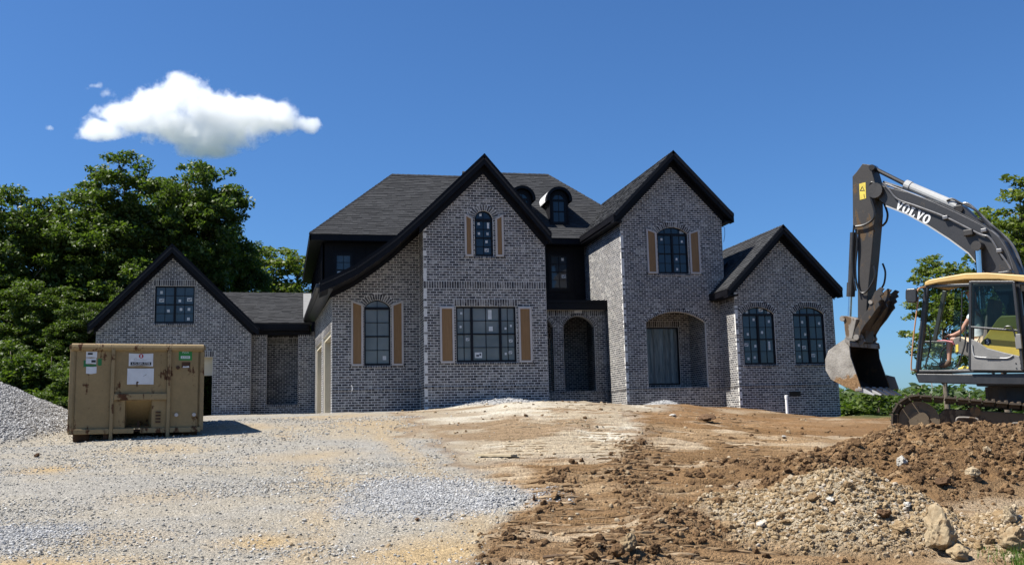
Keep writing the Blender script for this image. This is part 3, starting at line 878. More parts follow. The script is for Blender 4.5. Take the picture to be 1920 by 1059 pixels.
# garage side wall with two door openings, gutter
A, B = (.54, 39.45), (.96, YG)
L_ = math.hypot(B[0] - A[0], B[1] - A[1])
zt = 4.22 + e
dr = [dict(u0=L_ - (Yb - YG), u1=L_ - (Ya - YG), z0=ZB + .3, z1=mod(3.15), sill=False, depth=.35) for Ya, Yb in ((31.75, 35.1), (35.75, 38.9))]
frS, wS = brick_wall('garage_side_wall', A, B, [(0, ZB), (L_, ZB), (L_, zt), (0, zt)], dr)
for k, o in enumerate(dr):
    mb = MB(); w_ = lambda u, z, d: frS.w(u, z, d)
    def qb(u0, u1, z0, z1, d0, d1):
        vs = [w_(u, z, d) for d in (d0, d1) for u, z in ((u0, z0), (u1, z0), (u1, z1), (u0, z1))]
        mb.add(vs, [(3, 2, 1, 0), (4, 5, 6, 7), (0, 1, 5, 4), (1, 2, 6, 5), (2, 3, 7, 6), (3, 0, 4, 7)])
    for a, b in ((o['u0'], o['u0'] + .12), (o['u1'] - .12, o['u1'])): qb(a, b, o['z0'], o['z1'], -.34, -.06)
    qb(o['u0'] + .12, o['u1'] - .12, o['z1'] - .14, o['z1'], -.339, -.061)
    hp(mb.build('garage_door_frame', M['cream'], None))
    mb = MB()
    for j in range(4):
        z0 = o['z0'] + (o['z1'] - o['z0'] - .14) * j / 4; z1 = o['z0'] + (o['z1'] - o['z0'] - .14) * (j + 1) / 4
        qb(o['u0'] + .12, o['u1'] - .12, z0 + .004, z1 - .004, -.62, -.57)
        for i in range(4):
            a = o['u0'] + .2 + (o['u1'] - o['u0'] - .4) * i / 4; qb(a + .04, a + .66, z0 + .08, z1 - .08, -.571, -.555)
    hp(mb.build('garage_door', M['cream'], None, bevel=.006))
mb = MB()
mb.beam((.16, 39.2, 4.30 + e), (.50, 29.9, 4.30 + e), .13, .13); mb.beam((.40, 39.2, 4.26 + e), (.76, 30.0, 4.26 + e), .40, .06)
hp(mb.build('gutter', M['gutter'], None, bevel=.02))

# ---- tower
ox = 11.57
TP = [(11.22, 7.60), (11.42, 7.78), (13.65, 10.08), (15.75, 7.90), (15.96, 7.70)]
TPw = [(x, z + e) for x, z in TP]
tz = lambda x: float(np.interp(x, [p[0] for p in TP], [p[1] for p in TP])) + e
ol = [(0, ZB), (15.52 - ox, ZB), (15.62 - ox, tz(15.62) - .3), (13.65 - ox, 10.08 + e - .3), (0, tz(11.57) - .3)]
frT, wT = brick_wall('tower_front_wall', (ox, YT), (15.6, YT), ol,
    [dict(u0=12.42 - ox, u1=14.76 - ox, z0=mod(1.27), z1=mod(3.66), rise=.40, ring=.11, sill=False, depth=.12), dict(u0=13.0 - ox, u1=14.21 - ox, z0=mod(5.5), z1=mod(6.96), rise=.26)],
    [(ZB + 19 * CB, 'rowlock')])
window(frT, 13.0 - ox, 14.21 - ox, mod(5.5), mod(6.96), (1, 1), 2, 4, .26, 'glass_dark', seed=11, tcols=4, stick=.4)
shutter(frT, 12.57 - ox, 12.96 - ox, mod(5.5), mod(5.5) + 1.70, mod(5.5) + 1.56, True)
shutter(frT, 14.26 - ox, 14.68 - ox, mod(5.5), mod(5.5) + 1.70, mod(5.5) + 1.56, False)
brick_wall('tower_side_wall', (11.57, YM), (11.57, YT), [(0, ZB), (YM - YT, ZB), (YM - YT, 7.36 + e), (0, 7.36 + e)], [], [(ZB + 19 * CB, 'rowlock')])
gable_trim(TPw, 33.92, YT)
frieze([(11.5, tz(11.5)), (13.65, 10.08 + e), (15.68, tz(15.68))], YT, -.28, -.5)
mb = MB(); mb.box(11.22, 11.26, 33.93, 43, 7.42 + e, 7.66 + e); mb.box(11.26, 11.57, YT - .3, 43, 7.34 + e, 7.40 + e)
hp(mb.build('eave_board', M['black_trim'], None)); mb = MB()
mb.box(15.9, 15.94, 33.93, 43, 7.44 + e, 7.68 + e); mb.box(15.62, 15.9, YT - .3, 43, 7.42 + e, 7.47 + e)
hp(mb.build('eave_board', M['black_trim'], None))
roof_plane('roof', [(11.22, 43, 7.60 + e), (11.22, 33.88, 7.60 + e), (13.65, 33.88, 10.08 + e), (13.65, 43, 10.08 + e)])
roof_plane('roof', [(15.96, 33.88, 7.70 + e), (15.96, 43, 7.70 + e), (13.65, 43, 10.08 + e), (13.65, 33.88, 10.08 + e)], shingles=False)
ridge_cap((13.65, 33.9, 10.09 + e), (13.65, 43, 10.09 + e))
# porch inside the tower arch
YI = 36.02
brick_wall('tower_porch_back_wall', (12.2, YI), (15.0, YI), [(0, ZB), (2.8, ZB), (2.8, 4.3 + e), (0, 4.3 + e)], [dict(u0=.22, u1=2.16, z0=mod(1.40), z1=mod(3.66), sill=False)])
brick_wall('tower_porch_side_wall', (14.80, YI), (14.80, YT + .12), [(0, ZB), (YI - YT - .12, ZB), (YI - YT - .12, 4.3 + e), (0, 4.3 + e)])
brick_wall('tower_porch_side_wall', (12.38, YT + .12), (12.38, YI), [(0, ZB), (YI - YT - .12, ZB), (YI - YT - .12, 4.3 + e), (0, 4.3 + e)])
fp = Frame((12.2, YI), (15.0, YI))
dw = window(fp, .22, 2.16, mod(1.40), mod(3.66), (1, 1.5), (1, 2), 4, 0, 'glass_mid', seed=21, stick=0, name='door')
mb = MB(); nseg = 26
rows_ = []
for i in range(nseg + 1):
    u = .30 + 1.78 * i / nseg
    dd = .035 + .018 * math.sin(i * 1.9) + .012 * math.sin(i * .7 + 1)
    rows_.append((u, dd))
vs = []; fs = []
for zz in (mod(1.40) + .06, mod(1.40) + .8, mod(1.40) + 1.5, mod(3.66) - .06):
    for i, (u, dd) in enumerate(rows_): vs.append(fp.w(u, zz, -.06 + dd + .01 * math.sin(zz * 9 + i)))
nn = nseg + 1
for j in range(3):
    for i in range(nseg): fs.append((j * nn + i, j * nn + i + 1, (j + 1) * nn + i + 1, (j + 1) * nn + i))
mb.add(vs, fs); sub(mb.build('plastic_sheet', M['plastic'], None, smooth=True, fix=False), dw)
mb = MB(); mb.box(12.2, 15.0, YT + .12, YI, 4.32 + e, 4.42 + e); mb.box(12.39, 14.79, YT + .12, YI - .002, 1.18 + e, 1.262 + e)
hp(mb.build('porch_slab', M['concrete'], None))

# ---- right wing
ox = 15.36
RP = [(14.95, 4.68), (15.14, 4.88), (17.27, 7.04), (19.25, 4.94), (19.48, 4.70)]
RPw = [(x, z + e) for x, z in RP]
rz_ = lambda x: float(np.interp(x, [p[0] for p in RP], [p[1] for p in RP])) + e
ol = [(0, ZB), (19.28 - ox, ZB), (19.28 - ox, rz_(19.28) - .3), (17.27 - ox, 7.04 + e - .3), (0, rz_(15.36) - .3)]
w1 = dict(u0=15.62 - ox, u1=16.88 - ox, z0=mod(1.98), z1=mod(3.80), rise=.26); w2 = dict(u0=17.62 - ox, u1=18.88 - ox, z0=mod(1.98), z1=mod(3.80), rise=.26)
frR, wR = brick_wall('right_wing_front_wall', (ox, YR), (19.28, YR), ol, [w1, w2], [(ZB + 19 * CB, 'rowlock')], singles=40)
for k, o in enumerate((w1, w2)): window(frR, o['u0'], o['u1'], o['z0'], o['z1'], (1, 1), 2, 4, .26, 'glass_mid', seed=31 + k, tcols=4, stick=.5)
brick_wall('right_wing_side_wall', (15.36, YT), (15.36, YR), [(0, ZB), (YT - YR, ZB), (YT - YR, 4.75 + e), (0, 4.75 + e)], [], [(ZB + 19 * CB, 'rowlock'), (mod(4.30), 'soldier')])
gable_trim(RPw, 32.62, YR)
frieze([(15.3, rz_(15.3)), (17.27, 7.04 + e), (19.34, rz_(19.34))], YR, -.28, -.5)
mb = MB(); mb.box(14.95, 14.99, 32.63, YT - .01, 4.46 + e, 4.72 + e); mb.box(14.99, 15.36, YR - .35, YT - .01, 4.44 + e, 4.49 + e)
hp(mb.build('eave_board', M['black_trim'], None)); mb = MB()
mb.box(19.40, 19.44, 32.63, 40, 4.44 + e, 4.7 + e); mb.box(19.28, 19.40, YR, 40, 4.42 + e, 4.47 + e)
hp(mb.build('eave_board', M['black_trim'], None))
roof_plane('roof', [(14.95, YT, 4.68 + e), (14.95, 32.58, 4.68 + e), (17.27, 32.58, 7.04 + e), (17.27, YT, 7.04 + e)])
roof_plane('roof', [(15.62, 40, 5.41 + e), (15.62, YT, 5.41 + e), (17.27, YT, 7.04 + e), (17.27, 40, 7.04 + e)])
roof_plane('roof', [(19.48, 32.58, 4.70 + e), (19.48, 40, 4.70 + e), (17.27, 40, 7.04 + e), (17.27, 32.58, 7.04 + e)], shingles=False)
ridge_cap((17.27, 32.6, 7.05 + e), (17.27, 40, 7.05 + e))
mb = MB(); mb.prism([(15.64, 35.2, 5.42 + e), (15.64, 37.0, 5.42 + e), (15.64, 37.0, 6.05 + e), (15.64, 35.2, 5.62 + e)], (.55, 0, .5)); hp(mb.build('black_roof_wedge', M['black_trim'], None))  # black wedge on the right wing roof, beside the tower
mb = MB(); fu = 17.29 - ox
mb.add([frR.w(fu, .84 + e, .004), frR.w(fu + .44, .84 + e, .004), frR.w(fu + .44, 1.01 + e, .004), frR.w(fu, 1.01 + e, .004), frR.w(fu, .84 + e, .022), frR.w(fu + .44, .84 + e, .022), frR.w(fu + .44, 1.01 + e, .022), frR.w(fu, 1.01 + e, .022)],
       [(3, 2, 1, 0), (4, 5, 6, 7), (0, 1, 5, 4), (1, 2, 6, 5), (2, 3, 7, 6), (3, 0, 4, 7)])
for i in range(4):
    z_ = .86 + e + i * .036
    mb.add([frR.w(fu + .02, z_, .023), frR.w(fu + .42, z_, .023), frR.w(fu + .42, z_ + .022, .034), frR.w(fu + .02, z_ + .022, .034)], [(0, 1, 2, 3)])
hp(mb.build('foundation_vent', M['vent'], None))

# ---- arcade porch between bay and tower
ox = 7.63
arch = [dict(u0=a - ox, u1=b - ox, z0=mod(1.27), z1=mod(3.70), rise=.42, ring=.11, sill=False, depth=.3) for a, b in ((8.22, 9.46), (9.86, 11.10))]
frP, wP = brick_wall('arcade_wall', (ox, YP), (11.56, YP), [(0, ZB), (11.56 - ox, ZB), (11.56 - ox, 4.38 + e), (0, 4.38 + e)], arch, [(ZB + 19 * CB, 'rowlock'), (mod(4.14), 'soldier')], thick=.3)
for o in arch:
    brick_wall('arcade_jamb', (ox + o['u1'] - .004, YP + .30), (ox + o['u1'] - .004, YP + .01), [(0, o['z0']), (.29, o['z0']), (.29, o['z1']), (0, o['z1'])])
mb = MB(); mb.box(7.64, 11.568, 36.28, 39.05, 4.40 + e, 4.66 + e); mb.box(7.64, 11.566, 36.22, 36.28, 4.36 + e, 4.70 + e); mb.box(7.64, 11.564, 36.19, 36.222, 4.62 + e, 4.725 + e)
hp(mb.build('porch_roof', M['black_trim'], None))
mb = MB(); mb.box(7.64, 11.55, YP + .01, 39.0, 1.1 + e, 1.255 + e); hp(mb.build('porch_slab', M['concrete'], None))
pb = [dict(u0=.55, u1=1.5, z0=mod(1.75), z1=mod(3.5)), dict(u0=2.35, u1=2.95, z0=mod(1.75), z1=mod(3.5))]
frI, wI = brick_wall('porch_back_wall', (7.64, YM - .02), (11.56, YM - .02), [(0, ZB), (3.92, ZB), (3.92, 4.38 + e), (0, 4.38 + e)], pb)
for k, o in enumerate(pb): window(frI, o['u0'], o['u1'], o['z0'], o['z1'], (1,), 2, 4, 0, 'glass_mid', seed=41 + k, stick=.5)

# ---- upper main walls, black board and batten
def siding(x0, x1, y, z0, z1, win, seed):
    fr = Frame((x0, y), (x1, y))
    mb = MB()
    if win:
        u0, u1, a, b = win
        for q in ((0, u0, z0, z1), (u1, fr.len, z0, z1), (u0, u1, z0, a), (u0, u1, b, z1)):
            if q[1] - q[0] > .01 and q[3] - q[2] > .01: mb.box(x0 + q[0], x0 + q[1], y, y + .12, q[2], q[3])
    else: mb.box(x0, x1, y, y + .12, z0, z1)
    w = hp(mb.build('black_wall', M['black_siding'], None))
    n = int((x1 - x0) / .4)
    me = None
    for i in range(n + 1):
        u = .03 + (fr.len - .06) * i / n
        if win and win[0] - .06 < u < win[1] + .06: continue
        m = MB(); m.box(x0 + u - .022, x0 + u + .022, y - .02, y + .002, z0 + .02, z1 - .02); sub(m.build('batten', M['black_siding'], None), w)
    if win:
        m = MB(); u0, u1, a, b = win
        for q in ((u0 - .09, u0, a - .09, b + .09), (u1, u1 + .09, a - .09, b + .09), (u0, u1, b, b + .09), (u0, u1, a - .09, a)): m.box(x0 + q[0], x0 + q[1], y - .03, y + .01, q[2], q[3])
        sub(m.build('window_trim', M['black_trim'], None), w)
        window(fr, u0, u1, a, b, (1,), 2, 4, 0, 'glass_mid', inset=.03, seed=seed, stick=.6)
    return w
siding(7.5, 11.57, YM, 4.5 + e, 7.62 + e, (10.09 - 7.5, 10.85 - 7.5, 5.54 + e, 6.98 + e), 51)
siding(.78, 7.5, YM, 3.5 + e, 7.62 + e, (1.33 - .78, 1.95 - .78, 5.62 + e, 6.90 + e), 52)
mb = MB(); mb.prism([(.78, YM, 3.5 + e), (.78, YM, 7.6 + e), (.52, 50, 7.6 + e), (.52, 50, 3.5 + e)], (.12, 0, 0)); ws = hp(mb.build('black_wall', M['black_siding'], None))
for i in range(24):
    y_ = 39.3 + i * .45; x_ = .78 - .26 * (y_ - YM) / (50 - YM)
    m = MB(); m.box(x_ - .02, x_ + .01, y_ - .022, y_ + .022, 3.6 + e, 7.55 + e); sub(m.build('batten', M['black_siding'], None), ws)
mb = MB()          # eave box of the main roof
mb.box(.32, 11.25, 38.50, 38.55, 7.34 + e, 7.60 + e); mb.box(.36, 11.3, 38.551, YM, 7.34 + e, 7.40 + e)
mb.prism([(.32, 38.5, 7.34 + e), (.32, 38.5, 7.6 + e), (.08, 50, 7.6 + e), (.08, 50, 7.34 + e)], (.05, 0, 0)); mb.prism([(.371, 38.56, 7.345 + e), (.80, 38.56, 7.345 + e), (.56, 50, 7.345 + e), (.131, 50, 7.345 + e)], (0, 0, .05))
hp(mb.build('eave_board', M['black_trim'], None))
# main roofs
sl_ = .957
rz = lambda y: 7.60 + e + sl_ * (y - 38.5)
roof_plane('roof', [(.30, 38.48, rz(38.48)), (7.0, 38.48, rz(38.48)), (7.0, 42.0, rz(42.0)), (3.84, 42.0, rz(42.0))], singles=300)
roof_plane('roof', [(7.0, 38.48, rz(38.48)), (14.7, 38.48, rz(38.48)), (10.92, 42.3, rz(42.3)), (7.0, 42.3, rz(42.3))])
roof_plane('roof', [(.06, 50, 7.6 + e), (.30, 38.48, 7.58 + e), (3.84, 42.0, rz(42.0))], shingles=False)
roof_plane('roof', [(14.7, 38.48, 7.58 + e), (14.7, 46.1, 7.58 + e), (10.92, 42.3, rz(42.3))])
roof_plane('roof', [(7.0, 50, 7.6 + e), (.06, 50, 7.6 + e), (3.84, 42.0, rz(42)), (7.0, 42.0, rz(42))], shingles=False)
roof_plane('roof', [(14.7, 46.1, 7.6 + e), (7.0, 46.1, 7.6 + e), (7.0, 42.3, rz(42.3)), (10.92, 42.3, rz(42.3))], shingles=False)
mb = MB(); mb.prism([(7.0, 38.6, rz(38.6)), (7.0, 42.3, rz(42.3)), (7.0, 50, 7.6 + e)], (.02, 0, 0)); hp(mb.build('roof_side', M['black_siding'], None))
ridge_cap((3.84, 42, rz(42) + .02), (7, 42, rz(42) + .02)); ridge_cap((7, 42.3, rz(42.3) + .02), (10.95, 42.3, rz(42.3) + .02))
ridge_cap((.32, 38.5, rz(38.5) + .02), (3.84, 42, rz(42) + .02)); ridge_cap((14.6, 38.6, rz(38.6) + .02), (10.92, 42.3, rz(42.3) + .02))
# dormers
def dormer(cx, yf, seed):
    zc_ = 9.36 + e; hw = .40; zb_ = 8.02 + e
    mb = MB()
    pr = [(cx - hw, zb_), (cx + hw, zb_)] + [(cx + hw * math.cos(a), zc_ + hw * math.sin(a)) for a in [math.pi * i / 16 for i in range(17)]]
    hole = [(cx - .29, 8.36 + e), (cx + .29, 8.36 + e)] + arcpts(cx, .29, 9.36 + e, .26, 10)
    polys = [[Vector((x, z, 0)) for x, z in pr], [Vector((x, z, 0)) for x, z in hole]]
    flat = [p for pl in polys for p in pl]
    mb.add([(p.x, yf, p.y) for p in flat], tessellate_polygon(polys))
    n = len(pr)
    mb.add([(x, yf, z) for x, z in pr] + [(x, 41.2, z) for x, z in pr], [(i, (i + 1) % n, n + (i + 1) % n, n + i) for i in range(n)])
    d = hp(mb.build('dormer', M['black_siding'], None, fix=False))
    # hood: thick half barrel, overhanging the front
    hb = MB(); r0, r1 = .43, .55; y0, y1 = yf - .16, 41.2
    A_ = [(-0.12 + (math.pi + .24) * i / 22) for i in range(23)]
    ring = lambda r, y: [(cx + r * math.cos(a), y, zc_ + r * math.sin(a)) for a in A_]
    vs = ring(r1, y0) + ring(r0, y0) + ring(r1, y1) + ring(r0, y1); n = len(A_)
    fs = []
    for i in range(n - 1): fs += [(i, i + 1, n + i + 1, n + i), (i, 2 * n + i, 2 * n + i + 1, i + 1), (n + i, n + i + 1, 3 * n + i + 1, 3 * n + i)]
    hb.add(vs, fs); hb.add([ring(r1, y0)[0], ring(r0, y0)[0], ring(r0, y1)[0], ring(r1, y1)[0]], [(0, 1, 2, 3)]); hb.add([ring(r1, y0)[-1], ring(r0, y0)[-1], ring(r0, y1)[-1], ring(r1, y1)[-1]], [(0, 1, 2, 3)])
    sub(hb.build('hood', M['black_trim'], None, fix=True), d)
    wr = MB(); rr = .556; vs = [(cx + rr * math.cos(a), y, zc_ + rr * math.sin(a)) for y in (y0 + .30, y1) for a in A_]
    wr.add(vs, [(i, i + 1, n + i + 1, n + i) for i in range(n - 1)]); sub(wr.build('hood_sunlit_skin', M['hood_sunlit'], None, fix=False), d)  # added pale skin, paints the sunlit back of the hood
    st = MB(); st.box(cx - .44, cx + .44, yf - .07, yf - .002, 8.26 + e, 8.34 + e); sub(st.build('sill', M['black_trim'], None), d)
    fr = Frame((cx - .5, yf), (cx + .5, yf))
    w = window(fr, .21, .79, 8.36 + e, 9.36 + e, (1,), 2, 2, .26, 'glass_dark', inset=.05, seed=seed, stick=.0)
    return d
dormer(10.58, 39.25, 61); dormer(9.0, 39.25, 62)

# ---- left wing (second garage) and breezeway
ox = -7.42
LP = [(-7.66, 4.04), (-7.45, 4.24), (-4.77, 7.08), (-1.80, 4.12), (-1.55, 3.92)]
LPw = [(x, z + e) for x, z in LP]
lz = lambda x: float(np.interp(x, [p[0] for p in LP], [p[1] for p in LP])) + e
ol = [(0, ZB), (-1.85 - ox, ZB), (-1.85 - ox, lz(-1.85) - .3), (-4.77 - ox, 7.08 + e - .3), (0, lz(-7.42) - .3)]
o1 = dict(u0=-5.39 - ox, u1=-3.95 - ox, z0=mod(4.10), z1=mod(5.52)); o2 = dict(u0=-6.3 - ox, u1=-3.25 - ox, z0=ZB + .25, z1=mod(2.88), sill=False, depth=.3)
frL, wL = brick_wall('left_wing_front_wall', (ox, YL), (-1.85, YL), ol, [o1, o2], [(ZB + 15 * CB, 'rowlock')])
window(frL, o1['u0'], o1['u1'], o1['z0'], o1['z1'], (1, 1), 2, 4, 0, 'glass_mid', seed=71, stick=.5)
gable_trim(LPw, 38.52, YL)
frieze([(-7.5, lz(-7.5)), (-4.77, 7.08 + e), (-1.78, lz(-1.78))], YL, -.28, -.46)
roof_plane('roof', [(-7.66, 46, 4.04 + e), (-7.66, 38.5, 4.04 + e), (-4.77, 38.5, 7.08 + e), (-4.77, 46, 7.08 + e)], shingles=False)
roof_plane('roof', [(-1.55, 38.5, 3.92 + e), (-1.55, 46, 3.92 + e), (-4.77, 46, 7.08 + e), (-4.77, 38.5, 7.08 + e)], shingles=True)
ridge_cap((-4.77, 38.5, 7.09 + e), (-4.77, 46, 7.09 + e))
mb = MB(); mb.box(-6.28, -3.27, YL + .32, YL + .38, 2.2 + e, 2.88 + e); mb.box(-6.28, -3.27, YL + .30, YL + .321, 2.17 + e, 2.21 + e); hp(mb.build('garage_door', M['cream'], None))
mb = MB(); mb.box(-7.42, -7.22, YL + .12, 46, ZB, 4.0 + e); mb.box(-2.05, -1.852, YL + .12, 46, ZB, 3.8 + e); hp(mb.build('side_wall', M['brick_far'], None))
mb = MB(); mb.box(-7.4, -1.9, YL + .1, 46, .5 + e, .62 + e); hp(mb.build('garage_floor', M['concrete'], None))
mb = MB(); mb.box(-7.2, -2.06, 45.8, 46, 2.5 + e, 4.0 + e); mb.box(-7.2, -6.2, 45.8, 45.99, ZB, 2.5 + e); mb.box(-2.6, -2.06, 45.8, 45.99, ZB, 2.5 + e); mb.box(-7.2, -2.06, YL + .4, 45.8, 3.3 + e, 3.4 + e); hp(mb.build('rear_wall', M['brick_far'], None))
ox = -1.85
o1 = dict(u0=.57, u1=1.76, z0=mod(1.05), z1=mod(3.80), sill=True, head=False, depth=.3)
frZ, wZ = brick_wall('breezeway_wall', (ox, YZ), (.56, YZ), [(0, ZB), (2.41, ZB), (2.41, 3.87 + e), (0, 3.87 + e)], [o1], [(mod(3.62), 'soldier')])
brick_wall('breezeway_back_wall', (-1.6, YZ + 1.3), (.3, YZ + 1.3), [(0, ZB), (1.9, ZB), (1.9, 3.80 + e), (0, 3.80 + e)], [], [(mod(3.48), 'soldier')])
mb = MB(); mb.box(-1.6, -1.29, YZ + .12, YZ + 1.28, ZB, 3.8 + e); mb.box(-.09, .25, YZ + .12, YZ + 1.28, ZB, 3.8 + e); hp(mb.build('side_wall', M['brick_far'], None))
mb = MB(); mb.box(-2.3, .30, 39.14, 39.19, 3.93 + e, 4.19 + e); mb.box(-2.3, .32, 39.191, YZ + 1.3, 3.88 + e, 3.94 + e); mb.box(-1.84, .4, YZ - .03, YZ - .002, 3.74 + e, 3.879 + e)
hp(mb.build('eave_board', M['black_trim'], None))
roof_plane('roof', [(-3.4, 39.12, 4.17 + e), (.42, 39.12, 4.17 + e), (.42, 42.5, 5.78 + e), (-3.4, 42.5, 5.78 + e)])
roof_plane('roof', [(.42, 46, 4.1 + e), (-3.4, 46, 4.1 + e), (-3.4, 42.5, 5.78 + e), (.42, 42.5, 5.78 + e)], shingles=False)
ridge_cap((-3.4, 42.5, 5.79 + e), (.42, 42.5, 5.79 + e))
mb = MB(); mb.add([(.10, 39.2, 4.24 + e), (.42, 39.2, 4.24 + e), (.42, 42.4, 5.77 + e), (.10, 42.4, 5.77 + e), (.42, 39.2, 4.34 + e), (.42, 42.4, 5.87 + e)], [(0, 1, 2, 3), (1, 4, 5, 2)]); hp(mb.build('flashing', M['flash_grey'], None, fix=False))
# closed bodies behind the fronts
mb = MB()
mb.box(1.15, 3.9, YG + .7, 39, ZB, 4.1 + e); mb.box(3.9, 7.6, YB + .2, 39, ZB, 5.9 + e)
mb.box(11.68, 15.5, YI + .15, 42.8, ZB, 7.4 + e); mb.box(11.68, 15.5, YT + .25, YI + .15, 4.45 + e, 7.4 + e); mb.box(11.68, 12.25, YT + .15, YI + .15, ZB, 4.45 + e); mb.box(14.92, 15.5, YT + .15, YI + .15, ZB, 4.45 + e)
mb.box(15.5, 19.26, YR + .2, 39.9, ZB, 4.6 + e); mb.box(1.0, 11.6, YM + .15, 49.5, ZB, 7.4 + e)
hp(mb.build('body_wall', M['brick_far'], None))

# loose cable ends hanging from the brickwork
def cable(fr, pts, mat):
    mb = MB(); mb.tube([fr.w(u, z + EYE, d) for u, z, d in pts], .009, 6); hp(mb.build('cable', mat, None))
cable(frL, [(4.77, 2.62, 0), (4.74, 2.66, .06), (4.70, 2.56, .08), (4.80, 2.46, .07), (4.86, 2.38, .06), (4.84, 2.26, .05)], M['pvc'])
cable(frG, [(.59, 1.38, 0), (.62, 1.36, .05), (.64, 1.28, .06), (.61, 1.2, .05)], M['pvc'])
cable(frT, [(3.98, 7.35, 0), (4.12, 7.25, .1), (4.10, 6.95, .12), (4.05, 6.7, .1)], M['frame'])
# ------------------------------------------------------------------ vegetation
def leafmat(name, lo, hi, trans=0.35):
    t = NT(name); ir = t.island(); geo = t.n('ShaderNodeNewGeometry')
    nz = t.noise(0.45, 3, 0.6, geo.outputs['Position'])
    f = t.math('ADD', t.math('MULTIPLY', ir, 0.6), t.math('MULTIPLY', nz, 0.5))
    mid = tuple((a + b) / 2 for a, b in zip(lo, hi))
    c = t.ramp(f, [(0.15, lo), (0.5, mid), (0.9, hi)])
    b = t.n('ShaderNodeBsdfPrincipled'); t.l(c, b.inputs['Base Color']); b.inputs['Roughness'].default_value = 0.5; b.inputs['Specular IOR Level'].default_value = 0.35
    tr = t.n('ShaderNodeBsdfTranslucent')
    c2 = t.mix(1.0, c, (1.25, 1.5, 0.55), 'MULTIPLY'); t.l(c2, tr.inputs[0])
    mx = t.n('ShaderNodeMixShader'); mx.inputs[0].default_value = trans
    t.l(b.outputs[0], mx.inputs[1]); t.l(tr.outputs[0], mx.inputs[2]); t.l(mx.outputs[0], t.out.inputs[0])
    return t.mat
M['leaf'] = leafmat('broad_leaf', (0.026, 0.052, 0.010), (0.110, 0.145, 0.030))
M['leaf_light'] = leafmat('light_leaf', (0.050, 0.085, 0.016), (0.17, 0.19, 0.045))
M['leaf_far'] = leafmat('far_leaf', (0.035, 0.062, 0.022), (0.09, 0.125, 0.045))
M['bark'] = simple('bark', (0.13, 0.105, 0.08), 0.95, 0, 0.4, 5, 0.8, 18)
def crown_mesh(name, lobes, seed, clumps, per, leaf, cr, mat):
    """leaf faces gathered in clumps spread through a few overlapping lobes: (x, y, z, rx, ry, rz)"""
    g = np.random.default_rng(seed)
    extra = []
    for l in lobes:
        for k in range(3):
            dv = g.normal(size=3); dv /= np.linalg.norm(dv); f = g.uniform(.28, .42)
            extra.append((l[0] + dv[0] * l[3] * .98, l[1] + dv[1] * l[4] * .98, l[2] + abs(dv[2]) * l[5] * .95, l[3] * f, l[4] * f, l[5] * f))
    lobes = list(lobes) + extra
    vol = np.array([l[3] * l[4] * l[5] for l in lobes]); pick = g.choice(len(lobes), clumps, p=vol / vol.sum())
    L = np.array(lobes)[pick]
    d = g.normal(size=(clumps, 3)); d /= np.linalg.norm(d, axis=1)[:, None]
    rad = g.random(clumps) ** 0.33 * (0.86 + 0.22 * g.random(clumps))
    cen = L[:, :3] + d * rad[:, None] * L[:, 3:]
    size = cr * (0.55 + 0.9 * g.random(clumps))
    n = (per * (size / cr) ** 2).astype(int) + 6
    idx = np.repeat(np.arange(clumps), n)
    N = len(idx)
    off = g.normal(size=(N, 3)); off /= np.linalg.norm(off, axis=1)[:, None]
    off *= (g.random(N) ** 0.42 * size[idx])[:, None] * np.array((1.15, 1.15, 0.62))
    p = cen[idx] + off
    a = g.normal(size=(N, 3)); a /= np.linalg.norm(a, axis=1)[:, None]
    up = np.array((0, 0, 1.0)) + 0.75 * g.normal(size=(N, 3)); up /= np.linalg.norm(up, axis=1)[:, None]
    x = np.cross(a, up); x /= np.linalg.norm(x, axis=1)[:, None]; y = np.cross(up, x)
    s = leaf * (0.6 + 0.8 * g.random(N))[:, None]
    fold = up * s * 0.18
    V_ = np.stack([p - y * s, p + x * s * .55 + fold, p + y * s, p - x * s * .55 + fold], 1).reshape(-1, 3)
    F_ = np.arange(N * 4).reshape(N, 4)
    me_o = mesh_np(name, V_, F_, mat)
    me = me_o.data; bpy.data.objects.remove(me_o)
    return me, cen
def trunk_mesh(name, H, cen, seed, r0, lean=0.3):
    r = random.Random(seed); mb = MB()
    top = Vector((r.uniform(-lean, lean), r.uniform(-lean, lean), H * .9))
    pts = [Vector((top.x * t_ + .12 * math.sin(5 * t_ + seed), top.y * t_ + .12 * math.cos(4 * t_ + seed), -0.6 + (H * .9 + .6) * t_)) for t_ in [i / 9 for i in range(10)]]
    mb.tube(pts, [r0 * (1 - .88 * (i / 9) ** .8) for i in range(10)], 8)
    sel = list(range(len(cen))); r.shuffle(sel)
    for i in sel[:46]:
        c = Vector(cen[i]); h = max(H * .14, c.z - abs(r.uniform(.3, .55)) * math.hypot(c.x, c.y) - .4)
        h = min(h, H * .86); t_ = (h + .6) / (H * .9 + .6); k = min(8, int(t_ * 9)); f = t_ * 9 - k
        a = pts[k].lerp(pts[k + 1], f); rr = r0 * (1 - .88 * t_ ** .8)
        m1 = a.lerp(c, .4) + Vector((r.uniform(-.2, .2), r.uniform(-.2, .2), r.uniform(0, .35))); 
        mb.tube([a, m1, a.lerp(c, .75) + Vector((r.uniform(-.15, .15), 0, .2)), c], [max(rr * .45, .03), max(rr * .3, .024), .02, .01], 5)
    o = mb.build(name, M['bark'], None, smooth=True, fix=False); me = o.data; bpy.data.objects.remove(o)
    return me
protos = {}
def proto(key, H, lobes, seed, clumps, per, leaf, cr, mat, r0):
    me, cen = crown_mesh('crown_' + key, lobes, seed, clumps, per, leaf, cr, M[mat])
    protos[key] = (me, trunk_mesh('trunk_' + key, H, cen, seed, r0))
